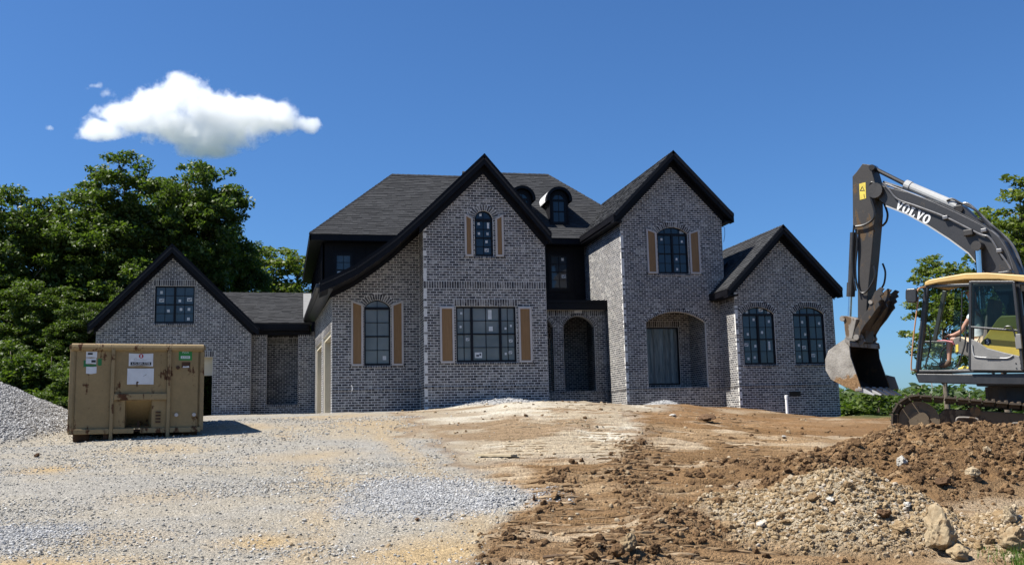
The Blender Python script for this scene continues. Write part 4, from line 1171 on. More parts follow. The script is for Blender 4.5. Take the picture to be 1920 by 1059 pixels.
proto('tall', 15, [(0, 0, 12.2, 2.0, 2.0, 2.3), (-1.2, .4, 9.6, 2.3, 2.2, 2.2), (1.3, -.3, 9.2, 2.3, 2.3, 2.2), (.2, .8, 6.6, 2.9, 2.8, 2.2), (-.6, -.8, 4.6, 2.6, 2.6, 1.8), (.9, 0, 3.2, 2.4, 2.4, 1.5)], 3, 600, 92, .105, .48, 'leaf', .30)
proto('round', 13, [(0, 0, 10.6, 2.5, 2.4, 2.2), (-1.8, .2, 8.4, 2.2, 2.2, 2.0), (1.9, -.2, 8.2, 2.3, 2.2, 2.1), (.1, -.6, 6.0, 3.0, 2.8, 2.0), (-1.0, .5, 4.0, 2.2, 2.4, 1.6), (1.2, .3, 3.6, 2.2, 2.2, 1.5)], 5, 600, 92, .105, .48, 'leaf', .28)
proto('loose', 12, [(0, 0, 10.4, 1.7, 1.7, 1.7), (-1.5, .3, 8.6, 1.5, 1.5, 1.2), (1.7, 0, 8.0, 1.6, 1.6, 1.3), (-.7, -.4, 6.4, 1.7, 1.6, 1.1), (1.0, .4, 5.2, 1.6, 1.6, 1.0), (-1.3, .2, 4.4, 1.2, 1.2, .8)], 9, 190, 52, .12, .42, 'leaf_light', .2)
proto('bush', 5, [(0, 0, 3.0, 2.0, 1.9, 1.7), (-1.3, 0, 1.7, 1.7, 1.6, 1.4), (1.3, .2, 1.6, 1.7, 1.6, 1.4), (0, .3, 1.1, 2.2, 1.8, 1.0)], 13, 260, 62, .12, .48, 'leaf', .14)
proto('far', 13, [(0, 0, 9.0, 3.0, 3.0, 2.6), (-1.9, 0, 6.0, 2.8, 2.6, 2.4), (1.9, .2, 5.8, 2.8, 2.6, 2.4), (0, 0, 3.2, 3.6, 3.2, 2.2)], 17, 240, 34, .32, 1.0, 'leaf_far', .25)
trng = random.Random(5)
def tree(key, px, d, topy, label, group, kind='tree', name='broadleaf_tree', wide=1.0, s_override=None):
    """px: bearing in the photo, d: distance, topy: level of the top seen there"""
    s = (px - 960) / FPX * d
    x, y = to_xy(s, d)
    z0 = gz(x, y)
    top = PD(px, topy, d).z
    H = {'tall': 14.6, 'round': 12.8, 'loose': 12.0, 'bush': 4.7, 'far': 11.7}[key]
    k = max(.3, (top - z0) / H)
    r = empty(name, (x, y, z0 - .05), trng.uniform(0, 6.28)); r.scale = (k * wide, k * wide, k)
    cm, tm = protos[key]
    c = bpy.data.objects.new('crown', cm); link(c, r); tr = bpy.data.objects.new('trunk', tm); link(tr, r)
    tag(r, label, kind, group)
    return r
G1 = 'woodland trees behind the skip'
for a in [
    ('tall', 215, 47, 270, 'tallest broadleaf tree of the woodland, its top nearest under the cloud', 1.05),
    ('round', 372, 50, 284, 'broad round topped tree behind the left wing gable', .88),
    ('tall', 130, 50, 352, 'dark tree between the tallest tree and the left picture edge', 1.15),
    ('round', 15, 46, 335, 'leafy tree at the left picture edge above the gravel pile', 1.0),
    ('tall', -90, 49, 330, 'tree cut by the left picture edge, above the gravel pile', 1.2),
    ('tall', 300, 54, 330, 'tree in the gap between the tallest tree and the round topped tree', 1.1),
    ('round', 432, 54, 425, 'tree on the right shoulder of the round topped tree', .7),
    ('round', 250, 44, 520, 'lower tree directly behind the left slope of the left wing roof', 1.0),
    ('round', 60, 43, 520, 'low dense tree behind the gravel pile', 1.25),
    ('round', 150, 42.5, 560, 'low dense tree just left of the left wing, behind the skip', 1.1),
]:
    tree(a[0], a[1], a[2], a[3], a[4], G1, wide=a[5])
tree('loose', 505, 64, 468, 'small pale green tree over the breezeway roof, left of two', 'small trees over the breezeway roof', wide=1.35)
tree('loose', 552, 66, 476, 'small pale green tree over the breezeway roof, right of two beside the dark eave', 'small trees over the breezeway roof', wide=1.35)
tree('round', 528, 74, 528, 'dark tree behind the two small trees over the breezeway roof', 'small trees over the breezeway roof', wide=.9)
for px, d, ty, lb in ((20, 40, 650, 'dark shrub at the foot of the woodland left of the skip, nearest the picture edge'), (85, 40, 660, 'dark shrub at the foot of the woodland halfway between picture edge and skip'), (132, 38, 690, 'light green shrub right beside the skip'), (-50, 40, 640, 'shrub at the foot of the woodland outside the left picture edge'), (300, 52, 640, 'shrub seen through the open left garage doorway'), (380, 50, 650, 'shrub seen through the right side of the open left garage doorway'), (330, 55, 600, 'shrub deep behind the open left garage doorway')):
    tree('bush', px, d, ty, lb, 'woodland edge shrubs', 'shrub', 'shrub', wide=1.1)
tree('loose', 1768, 40, 484, 'airy tree seen through and above the cab of the excavator', 'trees behind the excavator', wide=1.25)
tree('loose', 1938, 36, 342, 'tall airy tree at the right picture edge behind the boom', 'trees behind the excavator', wide=1.15)
tree('loose', 1880, 44, 395, 'airy tree behind the bend of the excavator boom', 'trees behind the excavator', wide=1.1)
for i, (px, d, ty, key) in enumerate(((1590, 62, 738, 'bush'), (1632, 58, 733, 'bush'), (1668, 64, 740, 'bush'), (1560, 70, 742, 'bush'))):
    tree(key, px, d, ty, ['dense shrub at the house corner below the bucket', 'dense shrub under the bucket', 'dense shrub between bucket and track', 'dense shrub half hidden by the right house corner'][i], 'shrubs below the bucket', 'shrub', 'shrub', wide=1.5)
ordn = ['first', 'second', 'third', 'fourth', 'fifth', 'sixth', 'seventh', 'eighth', 'ninth', 'tenth', 'eleventh', 'twelfth', 'thirteenth', 'fourteenth']
for i in range(14):
    px = 1540 + i * 34 + trng.uniform(-9, 9); d = trng.uniform(105, 140)
    tree('far', px, d, 727 + trng.uniform(-11, 10), 'far tree of the distant tree line, %s from the left' % ordn[i], 'distant tree line', wide=trng.uniform(1.0, 1.35), name='distant_tree')

# ------------------------------------------------------------------ cloud
CD = 900.0
def cpt(px, py): return PD(px, py, CD)
cloud_c = cpt(365, 225)
kx = CD / FPX
blobs = [(345, 178, 66, 44, 60), (300, 200, 66, 42, 60), (245, 214, 70, 34, 55), (190, 236, 56, 24, 40), (410, 222, 88, 46, 70), (470, 225, 80, 40, 60), (522, 228, 52, 38, 50), (578, 246, 26, 18, 26), (395, 262, 92, 34, 60), (400, 286, 58, 16, 36), (340, 240, 90, 34, 60), (200, 165, 34, 20, 24), (180, 150, 34, 14, 18), (93, 228, 22, 12, 14)]
bm = bmesh.new()
for px, py, rx, rz_b, ry in blobs:
    c = Vector(((px - 365) * kx, 0, -(py - 225) * kx))
    mat_ = Matrix.Translation(c) @ Matrix.Diagonal((rx * kx * 1.12, ry * kx * 1.12, rz_b * kx * 1.14, 1))
    bmesh.ops.create_icosphere(bm, subdivisions=3, radius=1.0, matrix=mat_)
me = bpy.data.meshes.new('cloud'); bm.to_mesh(me); bm.free()
tmp = bpy.data.objects.new('tmp_cloud', me); link(tmp)
md = tmp.modifiers.new('r', 'REMESH'); md.mode = 'VOXEL'; md.voxel_size = 4.0
bpy.context.view_layer.update()
me2 = bpy.data.meshes.new_from_object(tmp.evaluated_get(bpy.context.evaluated_depsgraph_get()))
bpy.data.objects.remove(tmp)
cloud = bpy.data.objects.new('cloud', me2); link(cloud)
cloud.location = cloud_c; cloud.rotation_euler = (0, R_(-1.35), -PSI)
tag(cloud, 'single white fluffy cloud in the blue sky above the trees', 'cloud')
t = NT('cloud_vapour'); co = t.coord('Object')
field = None
nzv = t.n('ShaderNodeTexNoise'); nzv.inputs['Scale'].default_value = 0.05; nzv.inputs['Detail'].default_value = 8; nzv.inputs['Roughness'].default_value = 0.66; t.l(co, nzv.inputs['Vector'])
for px, py, rx, rz_b, ry in blobs:
    sb = t.n('ShaderNodeVectorMath', operation='SUBTRACT'); t.l(co, sb.inputs[0]); sb.inputs[1].default_value = ((px - 365) * kx, 0, -(py - 225) * kx)
    dv = t.n('ShaderNodeVectorMath', operation='DIVIDE'); t.l(sb.outputs[0], dv.inputs[0]); dv.inputs[1].default_value = (rx * kx, ry * kx, rz_b * kx)
    ln = t.n('ShaderNodeVectorMath', operation='LENGTH'); t.l(dv.outputs[0], ln.inputs[0])
    v_ = t.math('SUBTRACT', 1.0, ln.outputs['Value'])
    if rx == 26: v_ = t.math('SUBTRACT', v_, 0.12)
    if rz_b < 15 or rx == 34: v_ = t.math('SUBTRACT', v_, 0.42)
    if field is None: field = v_
    else:
        m_ = t.n('ShaderNodeMath', operation='SMOOTH_MAX'); t.l(field, m_.inputs[0]); t.l(v_, m_.inputs[1]); m_.inputs[2].default_value = 0.12; field = m_.outputs[0]
f2 = t.math('ADD', field, t.math('MULTIPLY', t.math('SUBTRACT', nzv.outputs[0], 0.54), 2.3))
mr = t.n('ShaderNodeMapRange'); t.l(f2, mr.inputs[0]); mr.inputs[1].default_value = 0.02; mr.inputs[2].default_value = 0.36; mr.inputs[3].default_value = 0; mr.inputs[4].default_value = 0.085
pv = t.n('ShaderNodeVolumePrincipled'); pv.inputs['Color'].default_value = (1, 1, 1, 1); pv.inputs['Anisotropy'].default_value = 0.25
t.l(mr.outputs[0], pv.inputs['Density']); t.l(pv.outputs[0], t.out.inputs['Volume'])
me2.materials.clear(); me2.materials.append(t.mat)
sc.cycles.volume_step_rate = 0.22
sc.cycles.volume_bounces = 9
sc.cycles.max_bounces = 10
# ------------------------------------------------------------------ lettering helper
def text_mesh(body, size, depth=0.002):
    cu = bpy.data.curves.new('lettering', 'FONT'); cu.body = body; cu.size = size; cu.align_x = 'CENTER'; cu.align_y = 'CENTER'; cu.extrude = depth / 2; cu.resolution_u = 3
    o = bpy.data.objects.new('lettering', cu); link(o); bpy.context.view_layer.update()
    me = bpy.data.meshes.new_from_object(o.evaluated_get(bpy.context.evaluated_depsgraph_get()))
    bpy.data.objects.remove(o)
    return me
def lettering(body, size, mat, parent, loc, sx=1.0, rot=(R_(90), 0, 0), name='lettering'):
    me = text_mesh(body, size); me.materials.clear(); me.materials.append(mat)
    o = bpy.data.objects.new(name, me); link(o, parent); o.location = loc; o.rotation_euler = rot; o.scale = (sx, 1, 1)
    return o
# ------------------------------------------------------------------ roll-off skip
def rustpaint(name, c, rust=(0.07, 0.028, 0.012), amount=0.60, scale=2.2, rough=0.6, c2=None):
    t = NT(name); co = t.coord('Object')
    n1 = t.noise(scale, 8, 0.72, co, 0.4); n2 = t.noise(scale * 9, 5, 0.7, co)
    base = t.ramp(t.noise(1.1, 5, 0.6, co), [(0.3, tuple(x * 0.82 for x in c)), (0.7, c2 or tuple(x * 1.15 for x in c))])
    base = t.mix(0.35, base, t.ramp(n2, [(0.3, 0.72), (0.65, 1.1)]), 'MULTIPLY')
    mp = t.n('ShaderNodeMapping'); mp.inputs['Scale'].default_value = (5, 5, 0.7); t.l(co, mp.inputs[0])
    n3 = t.noise(1.7, 5, 0.7, mp.outputs[0])
    f = t.math('ADD', t.math('MULTIPLY', n1, 0.6), t.math('MULTIPLY', n3, 0.4))
    msk = t.ramp(f, [(amount, 0), (amount + 0.035, 1)])
    c_ = t.mix(msk, base, rust)
    return t.bsdf(c_, t.ramp(msk, [(0, rough), (1, 0.95)]), 0, t.math('ADD', n2, msk), 0.35, 0.006, 0.35)
M['skip'] = rustpaint('skip_tan_paint', (0.25, 0.175, 0.08), amount=0.565)
M['skip_rail'] = rustpaint('skip_rail_paint', (0.25, 0.18, 0.088), amount=0.535)
M['rust'] = simple('rust_steel', (0.06, 0.03, 0.016), 0.95, 0, 0.5, 8, 0.5)
M['white_sign'] = simple('white_sign', (0.55, 0.56, 0.58), 0.6, 0, 0.08, 9)
M['green_sign'] = simple('green_sign', (0.010, 0.17, 0.025), 0.5, 0, 0.12, 9)
M['ink'] = simple('black_ink', (0.012, 0.012, 0.014), 0.6)
M['red_ink'] = simple('red_ink', (0.33, 0.02, 0.025), 0.6)
M['grey_ink'] = simple('grey_ink', (0.30, 0.31, 0.34), 0.6)
M['green_scrap'] = simple('green_scrap', (0.012, 0.13, 0.03), 0.6)
pb_ = PD(256, 822, 18.5)
SKZ = gz(pb_.x, pb_.y)
SKR = R_(10.6)
skip = empty('waste_skip', (pb_.x, pb_.y, pb_.z - .03), SKR)
tag(skip, 'dented tan steel roll-off skip with rust streaks standing on gravel before the left wing', 'skip')
W2, LEN, TOP = 1.12, 4.4, 1.72
def sk(mb, name, mat, bevel=.006, par=skip): return mb.build(name, mat, par, bevel=bevel)
px_ = lambda p: (p - 256) / 106.0
xl, xr, xp0, xp1 = px_(208), px_(314), px_(233), px_(283)
mb = MB(); mb.box(-W2, xl - .03, 0.03, .07, .20, TOP); sk(mb, 'front_panel', M['skip'])
mb = MB(); mb.box(xr + .03, W2, 0.03, .07, .20, TOP); sk(mb, 'front_panel', M['skip'])
mb = MB(); mb.box(xl - .03, xr + .03, 0.035, .07, .86, TOP); sk(mb, 'front_panel', M['skip'])
mb = MB(); mb.box(xl + .03, xp0, 0.02, .06, .22, .75); sk(mb, 'cheek_plate', M['skip'])
mb = MB(); mb.box(xp1, xr - .03, 0.02, .06, .22, .75); sk(mb, 'cheek_plate', M['skip'])
mb = MB()   # sloping pocket for the hook
mb.add([(xp0, .05, .74), (xp1, .05, .74), (xp1 - .06, .55, .30), (xp0 + .06, .55, .30), (xp0, .05, .22), (xp1, .05, .22)], [(0, 1, 2, 3), (0, 3, 4), (1, 5, 2), (3, 2, 5, 4)])
sk(mb, 'hook_pocket', M['skip'], 0)
mb = MB(); mb.tube([(.03, .2, .22), (.03, .2, .36)], .02, 8); sk(mb, 'hook_pin', M['rust'], 0)
for x in (xl, xr):
    mb = MB(); mb.box(x - .032, x + .032, -.035, .03, -.02, TOP - .01); sk(mb, 'post', M['skip_rail'], .012)
mb = MB(); mb.tube([(-W2 - .05, .03, TOP + .02), (W2 + .05, .03, TOP + .02)], .072, 10); sk(mb, 'top_rail', M['skip_rail'], 0)
for sx in (-1, 1):
    mb = MB(); mb.tube([(sx * (W2 + .03), .05, TOP + .02), (sx * (W2 + .03), LEN, TOP + .02)], .07, 10); sk(mb, 'top_rail', M['skip_rail'], 0)
mb = MB(); mb.box(xl + .03, xr - .03, -.03, .03, .75, .87); sk(mb, 'cross_rail', M['skip_rail'], .012)
for a, b in ((-W2 - .06, xl - .032), (xl + .032, px_(250)), (px_(262), xr - .032), (xr + .032, W2 + .02)):
    mb = MB(); mb.box(a, b, -.03, .03, .13, .225); sk(mb, 'bottom_rail', M['skip_rail'], .01)
for sx in (-1, 1):
    mb = MB(); mb.prism([(sx * W2, .03, .16), (sx * W2, LEN, .16), (sx * W2, LEN, TOP), (sx * W2, .03, TOP)], (-sx * .04, 0, 0)); sk(mb, 'side_panel', M['skip'], 0)
    for k in range(9):
        y = .03 + k * (LEN - .1) / 8
        mb = MB(); mb.box(*(sorted((sx * (W2 + .002), sx * (W2 + .075)))), y, y + .07, .16, TOP - .04); sk(mb, 'side_rib', M['skip_rail'])
    mb = MB(); mb.box(*(sorted((sx * .50, sx * .58))), .05, LEN, .02, .15); sk(mb, 'skid_rail', M['rust'])
    mb = MB(); mb.tube([(sx * (W2 - .30), .32, .11), (sx * (W2 - .02), .32, .11)], .135, 16); sk(mb, 'roller', M['rust'], 0)
mb = MB(); mb.box(-W2 + .04, W2 - .04, .07, LEN, .16, .21); sk(mb, 'floor_plate', M['rust'])
mb = MB(); mb.box(-W2 + .04, W2 - .04, LEN - .06, LEN, .21, TOP); sk(mb, 'rear_door', M['skip'])
for x, z in ((xr + .15, .46), (W2 - .1, .46), (xr + .16, 1.36)):
    mb = MB(); mb.tube([(x, .031, z), (x, -.012, z)], .035, 10); sk(mb, 'knob', M['primer'] if z < 1 else M['rust'], 0)
for x0, x1, z0, z1 in ((xp1 + .07, xp1 + .16, .32, .56),):
    mb = MB()
    for i in range(4): mb.box(x0, x1, -.005, .02, z0 + i * .06, z0 + i * .06 + .03)
    o = sk(mb, 'rung_plate', M['rust'], 0); o['kind'] = 'stuff'
def sign(name, x0, x1, z0, z1, mat, y=.033, th=.003, jag=0.0):
    mb = MB(); r = random.Random(int(x0 * 999)); pts = [(x0, y, z0), ((x0 + x1) / 2, y, z0 + r.uniform(-jag, jag)), (x1, y, z0 + r.uniform(-jag, jag)), (x1, y, z1), ((x0 + x1) / 2, y, z1 - jag * .8), (x0, y, z1)]
    mb.prism(pts, (0, -th - (y - .03), 0)); return mb.build(name, mat, skip)
s1 = sign('company_sign', px_(237), px_(283), 1.39, 1.63, M['white_sign'], .035, .004, .012)
cx = (px_(237) + px_(283)) / 2
mb = MB(); mb.tube([(cx, .028, 1.578), (cx, .0245, 1.578)], .042, 16); o = mb.build('round_logo', M['red_ink'], skip); 
mb = MB(); mb.box(cx - .012, cx + .012, .0235, .0244, 1.55, 1.606); mb.build('logo_bar', M['white_sign'], skip)
mb = MB()
pts = [(cx - .07, 1.528), (cx - .10, 1.535), (cx - .125, 1.52), (cx - .12, 1.498), (cx - .095, 1.49), (cx - .07, 1.503)]
for i in range(16): pts.append((cx - .065 + i * .0115, 1.505 + (.012 if i % 2 else -.008) * (1 - i / 24)))
mb.tube([(x, .0255, z) for x, z in pts], .0042, 5); mb.build('script_line', M['grey_ink'], skip)
mb = MB(); mb.box(cx - .185, cx + .185, .0235, .0265, 1.405, 1.465); mb.build('number_band', M['ink'], skip)
lettering('615-589-7778', .066, M['white_sign'], skip, (cx, .0225, 1.434), 0.86)
s2 = sign('notice_sign', px_(235), px_(285), 1.045, 1.345, M['white_sign'], .035, .004, .004)
mb = MB()
rr_ = random.Random(4)
for i in range(7):
    z = 1.31 - i * .036; a = cx - .16 + rr_.uniform(0, .04); b = cx + .15 - rr_.uniform(0, .12)
    mb.box(a, b, .0268, .0275, z, z + .008)
o = mb.build('faded_print', M['grey_ink'], skip); o['kind'] = 'stuff'
mb = MB(); mb.prism([(cx + .04, .026, 1.19), (cx + .10, .026, 1.225), (cx + .11, .026, 1.24), (cx + .05, .026, 1.20)], (0, -.002, 0)); mb.build('scratch', M['ink'], skip)
mb = MB(); mb.prism([(cx - .065, .026, 1.0), (cx - .05, .026, 1.0), (cx - .045, .026, 1.07), (cx - .02, .026, 1.08), (cx - .06, .026, 1.105), (cx - .075, .026, 1.08)], (0, -.002, 0)); mb.build('scratch', M['rust'], skip)
s3 = sign('green_sticker', px_(332), px_(358), 1.50, 1.69, M['green_sign'], .03, .003)
gx = (px_(332) + px_(358)) / 2
lettering('PLUS', .055, M['white_sign'], skip, (gx, .0255, 1.655), 1.0)
mb = MB(); mb.box(gx - .085, gx + .085, .0235, .0265, 1.535, 1.585); mb.build('price_block', M['white_sign'], skip)
lettering('$ 7,500', .042, M['green_sign'], skip, (gx, .0225, 1.56), 1.0)
sign('peeled_patch', px_(338), px_(355), 1.355, 1.47, M['rust'], .03, .002)
mb = MB(); mb.prism([(px_(340), .027, 1.36), (px_(353), .027, 1.365), (px_(352), .027, 1.395), (px_(346), .027, 1.385), (px_(341), .027, 1.39)], (0, -.002, 0)); mb.build('paper_scrap', M['white_sign'], skip)
for a, b, z0, z1, m in ((158, 178, 1.55, 1.66, 'white_sign'), (158, 177, 1.43, 1.54, 'white_sign'), (159, 178, 1.25, 1.38, 'white_sign'), (154, 160, 1.37, 1.50, 'green_scrap'), (160, 177, 1.375, 1.425, 'green_scrap'), (180, 187, 1.40, 1.53, 'green_scrap')):
    sign('torn_sticker', px_(a), px_(b), z0, z1, M[m], .03, .002 + .0003 * a / 100, .01)
mb = MB(); mb.box(px_(161), px_(170), .0245, .0262, 1.60, 1.635); mb.box(px_(168), px_(176), .0246, .0263, 1.455, 1.50); o = mb.build('sticker_print', M['ink'], skip); o['kind'] = 'stuff'
# ------------------------------------------------------------------ excavator
XD = 17.5
Fh = Vector((SP, CP, 0))
XA = R_(45)
fwd = (-math.cos(XA) * cR0 + math.sin(XA) * Fh).normalized()
lft = Vector((0, 0, 1)).cross(fwd)
xo = PD(1850, 822, XD)
XZ = xo.z
exc = empty('excavator', xo, math.atan2(fwd.y, fwd.x))
tag(exc, 'tracked excavator with grey boom, open cab and muddy bucket raised above the brown soil heap', 'excavator')
def E(px, py, c=0.0):
    """picture bearing -> machine coordinates (forward, up) on the upright plane c metres to the machine's left"""
    d = ray(px, py); o = Vector((0, 0, EYE)); p0 = xo + lft * c
    t_ = (p0 - o).dot(lft) / d.dot(lft); q = o + d * t_ - xo
    return q.dot(fwd), q.z
def L(px, py, c=0.0, dc=0.0):
    a, b = E(px, py, c); return Vector((a, c + dc, b))
def slab(name, pts, c0, c1, mat, bevel=.01, par=exc, cz=None):
    mb = MB(); pp = [E(p[0], p[1], c0 if cz is None else cz) for p in pts]
    mb.prism([(a, c0, b) for a, b in pp], (0, c1 - c0, 0)); return mb.build(name, mat, par, bevel=bevel)
def pipe(name, pts, rad, mat, par=exc, n=8, smooth=True):
    mb = MB(); mb.tube(pts, rad, n); return mb.build(name, mat, par, smooth=False)
def smoothpath(pts, k=5):
    out = []
    P_ = [pts[0]] + list(pts) + [pts[-1]]
    for i in range(1, len(P_) - 2):
        for j in range(k):
            t_ = j / k; a, b, c_, d_ = P_[i - 1], P_[i], P_[i + 1], P_[i + 2]
            out.append(.5 * ((2 * b) + (c_ - a) * t_ + (2 * a - 5 * b + 4 * c_ - d_) * t_ * t_ + (3 * b - a - 3 * c_ + d_) * t_ ** 3))
    out.append(pts[-1]); return out
M['boom'] = rustpaint('boom_grey_paint', (0.030, 0.030, 0.032), (0.035, 0.026, 0.018), .58, 1.8, .42)
M['stick'] = rustpaint('stick_worn_paint', (0.034, 0.030, 0.027), (0.085, 0.055, 0.030), .53, 1.9, .55)
M['steel_worn'] = rustpaint('worn_steel', (0.20, 0.18, 0.155), (0.10, 0.065, 0.038), .53, 2.6, .6)
M['bucket'] = None
t = NT('bucket_steel'); co = t.coord('Object'); sepx = t.n('ShaderNodeSeparateXYZ'); t.l(co, sepx.inputs[0])
n1 = t.noise(2.6, 7, .7, co); n2 = t.noise(22, 5, .7, co)
c_ = t.ramp(n1, [(.3, (.12, .105, .09)), (.5, (.25, .23, .20)), (.7, (.36, .335, .30))])
soil_f = t.math('ADD', t.math('ADD', t.math('MULTIPLY', sepx.outputs[2], -2.4), 2.25), t.math('MULTIPLY', n1, 1.7))
soil_m = t.ramp(soil_f, [(.0, 0), (.12, 1)])
c_ = t.mix(soil_m, c_, t.ramp(n2, [(.35, (.12, .065, .028)), (.65, (.27, .165, .08))]))
M['bucket'] = t.bsdf(c_, .85, 0, t.math('ADD', n2, t.math('MULTIPLY', soil_m, 2.0)), .6, .02, .3)
M['bucket_inside'] = rustpaint('bucket_inside_shaded_mud', (0.022, 0.018, 0.014), (0.05, 0.03, 0.016), .55, 2.5, .9)  # shade inside the bucket put into the colour of the muddy steel
M['dark_steel'] = simple('dark_steel', (0.028, 0.026, 0.025), 0.55, 0.2, 0.4, 4, 0.2)
M['hose'] = simple('black_hose', (0.010, 0.010, 0.011), 0.45, 0, 0.3, 6)
M['pipe_grey'] = simple('pipe_grey', (0.12, 0.12, 0.125), 0.4, 0.3, 0.3, 6)
M['cyl_paint'] = rustpaint('cylinder_grey', (0.36, 0.36, 0.35), (0.12, 0.09, 0.06), .64, 2.5, .4)
M['chrome'] = simple('chrome_rod', (0.62, 0.63, 0.65), 0.12, 1.0, 0.1)
M['cab_tan'] = simple('cab_roof_tan', (0.46, 0.30, 0.105), 0.5, 0, 0.12, 3)
M['cab_dark'] = simple('cab_frame_dark', (0.020, 0.020, 0.021), 0.4, 0, 0.3, 5)
M['door_grey'] = simple('door_grey', (0.17, 0.165, 0.155), 0.5, 0, 0.15, 4)
M['body_yellow'] = simple('body_olive_yellow', (0.36, 0.27, 0.04), 0.5, 0, 0.15, 3)
M['seat'] = simple('seat_grey', (0.11, 0.105, 0.095), 0.8, 0, 0.2, 6)
M['track'] = rustpaint('track_steel', (0.075, 0.060, 0.045), (0.16, 0.10, 0.05), .50, 3, .9)
M['track_frame'] = rustpaint('track_frame_muddy', (0.12, 0.09, 0.058), (0.06, 0.042, 0.028), .52, 2, .9)
M['rail_orange'] = simple('handrail_faded_orange', (0.36, 0.19, 0.095), 0.5, 0, 0.2, 6)
M['red_lever'] = simple('red_lever', (0.36, 0.10, 0.11), 0.5)
M['yellow_sticker'] = simple('yellow_sticker', (0.58, 0.45, 0.06), 0.5, 0, 0.15, 12)
M['white_letter'] = simple('white_letter', (0.66, 0.67, 0.67), 0.5, 0, 0.06, 9)
t = NT('cab_glass'); gl = t.n('ShaderNodeBsdfGlossy'); gl.inputs['Roughness'].default_value = .03; gl.inputs[0].default_value = (.9, .95, .95, 1); tp = t.n('ShaderNodeBsdfTransparent'); tp.inputs[0].default_value = (.30, .40, .38, 1)
mx = t.n('ShaderNodeMixShader'); lw = t.n('ShaderNodeLayerWeight'); lw.inputs[0].default_value = .25; t.l(lw.outputs['Fresnel'], mx.inputs[0]); t.l(tp.outputs[0], mx.inputs[1]); t.l(gl.outputs[0], mx.inputs[2]); t.l(mx.outputs[0], t.out.inputs[0]); M['cab_glass'] = t.mat
t = NT('clear_glass'); gl = t.n('ShaderNodeBsdfGlossy'); gl.inputs['Roughness'].default_value = .02; tp = t.n('ShaderNodeBsdfTransparent'); tp.inputs[0].default_value = (.82, .9, .88, 1)
mx = t.n('ShaderNodeMixShader'); mx.inputs[0].default_value = .05; t.l(tp.outputs[0], mx.inputs[1]); t.l(gl.outputs[0], mx.inputs[2]); t.l(mx.outputs[0], t.out.inputs[0]); M['clear_glass'] = t.mat

BC0, BC1 = -1.18, -1.60          # boom: near and far side
BCM = (BC0 + BC1) / 2
# boom
boom_px = [(1650, 347), (1700, 360), (1760, 379), (1800, 398), (1850, 424), (1883, 452), (1905, 497), (1930, 560), (1952, 645), (1912, 648), (1880, 565), (1846, 510), (1817, 474), (1780, 447), (1741, 422), (1700, 400), (1662, 385), (1648, 375), (1642, 358)]
boom = slab('boom', boom_px, BC0, BC1, M['boom'], .012)
mb = MB(); low = [(1662, 385), (1700, 400), (1741, 422), (1780, 447), (1817, 474), (1846, 510), (1880, 565)]
for a, b in zip(low[:-1], low[1:]):
    p, q = E(*a, BC0), E(*b, BC0); mb.prism([(p[0], BC0 + .03, p[1] - .03), (q[0], BC0 + .03, q[1] - .03), (q[0], BC0 + .03, q[1] + .002), (p[0], BC0 + .03, p[1] + .002)], (0, BC1 - BC0 - .06, 0))
mb.build('lower_flange', M['cyl_paint'], boom)  # light on the boom's lower edge put into a pale paint
mb = MB(); a, b = L(1640, 357, BCM + .30), L(1640, 357, BCM + .30); mb.tube([a, Vector((a.x, BCM - .30, a.z))], .16, 16); mb.build('boom_tip_pin', M['dark_steel'], boom)
# letters on the boom
def glyph(ch):
    if ch == 'V': return [[(-.02, 1), (.42, 1), (.42, .88), (.34, .86), (.54, .35), (.70, .86), (.62, .88), (.62, 1), (1.0, 1), (1.0, .88), (.92, .86), (.60, 0), (.40, 0), (.06, .86), (-.02, .88)]]
    if ch == 'L': return [[(0, 0), (.92, 0), (.92, .38), (.80, .38), (.70, .14), (.44, .14), (.44, .86), (.56, .88), (.56, 1), (0, 1), (0, .88), (.12, .86), (.12, .14), (0, .12)]]
    n = 20
    o = [(.5 + .50 * math.cos(2 * math.pi * i / n), .5 + .53 * math.sin(2 * math.pi * i / n)) for i in range(n)]
    q = [(.5 + .20 * math.cos(2 * math.pi * i / n), .5 + .37 * math.sin(2 * math.pi * i / n)) for i in range(n)]
    return [o, q]
b0, b1 = E(1677, 391, BC0), E(1739, 421, BC0); up0 = E(1684, 374, BC0)
e1 = Vector((b1[0] - b0[0], b1[1] - b0[1])); Lw = e1.length; e1.normalize(); e2 = Vector((-e1.y, e1.x))
if e2.y < 0: e2 = -e2
hh = .185; lw_ = Lw / 5.0
for i, ch in enumerate('VOLVO'):
    gph = glyph(ch); mb = MB()
    pt = lambda u, v: Vector((b0[0], 0, b0[1])) + Vector((e1.x, 0, e1.y)) * (i * lw_ * 1.02 + u * lw_ * .93) + Vector((e2.x, 0, e2.y)) * (v * hh)
    if len(gph) == 1: mb.prism([pt(u, v) + Vector((0, BC0 + .002, 0)) for u, v in gph[0]], (0, .004, 0))
    else:
        o_, q_ = gph; n = len(o_); vs = [pt(u, v) + Vector((0, BC0 + .006, 0)) for u, v in o_ + q_]
        mb.add(vs, [(k, (k + 1) % n, n + (k + 1) % n, n + k) for k in range(n)])
    mb.build('letter', M['white_letter'], boom, fix=False)
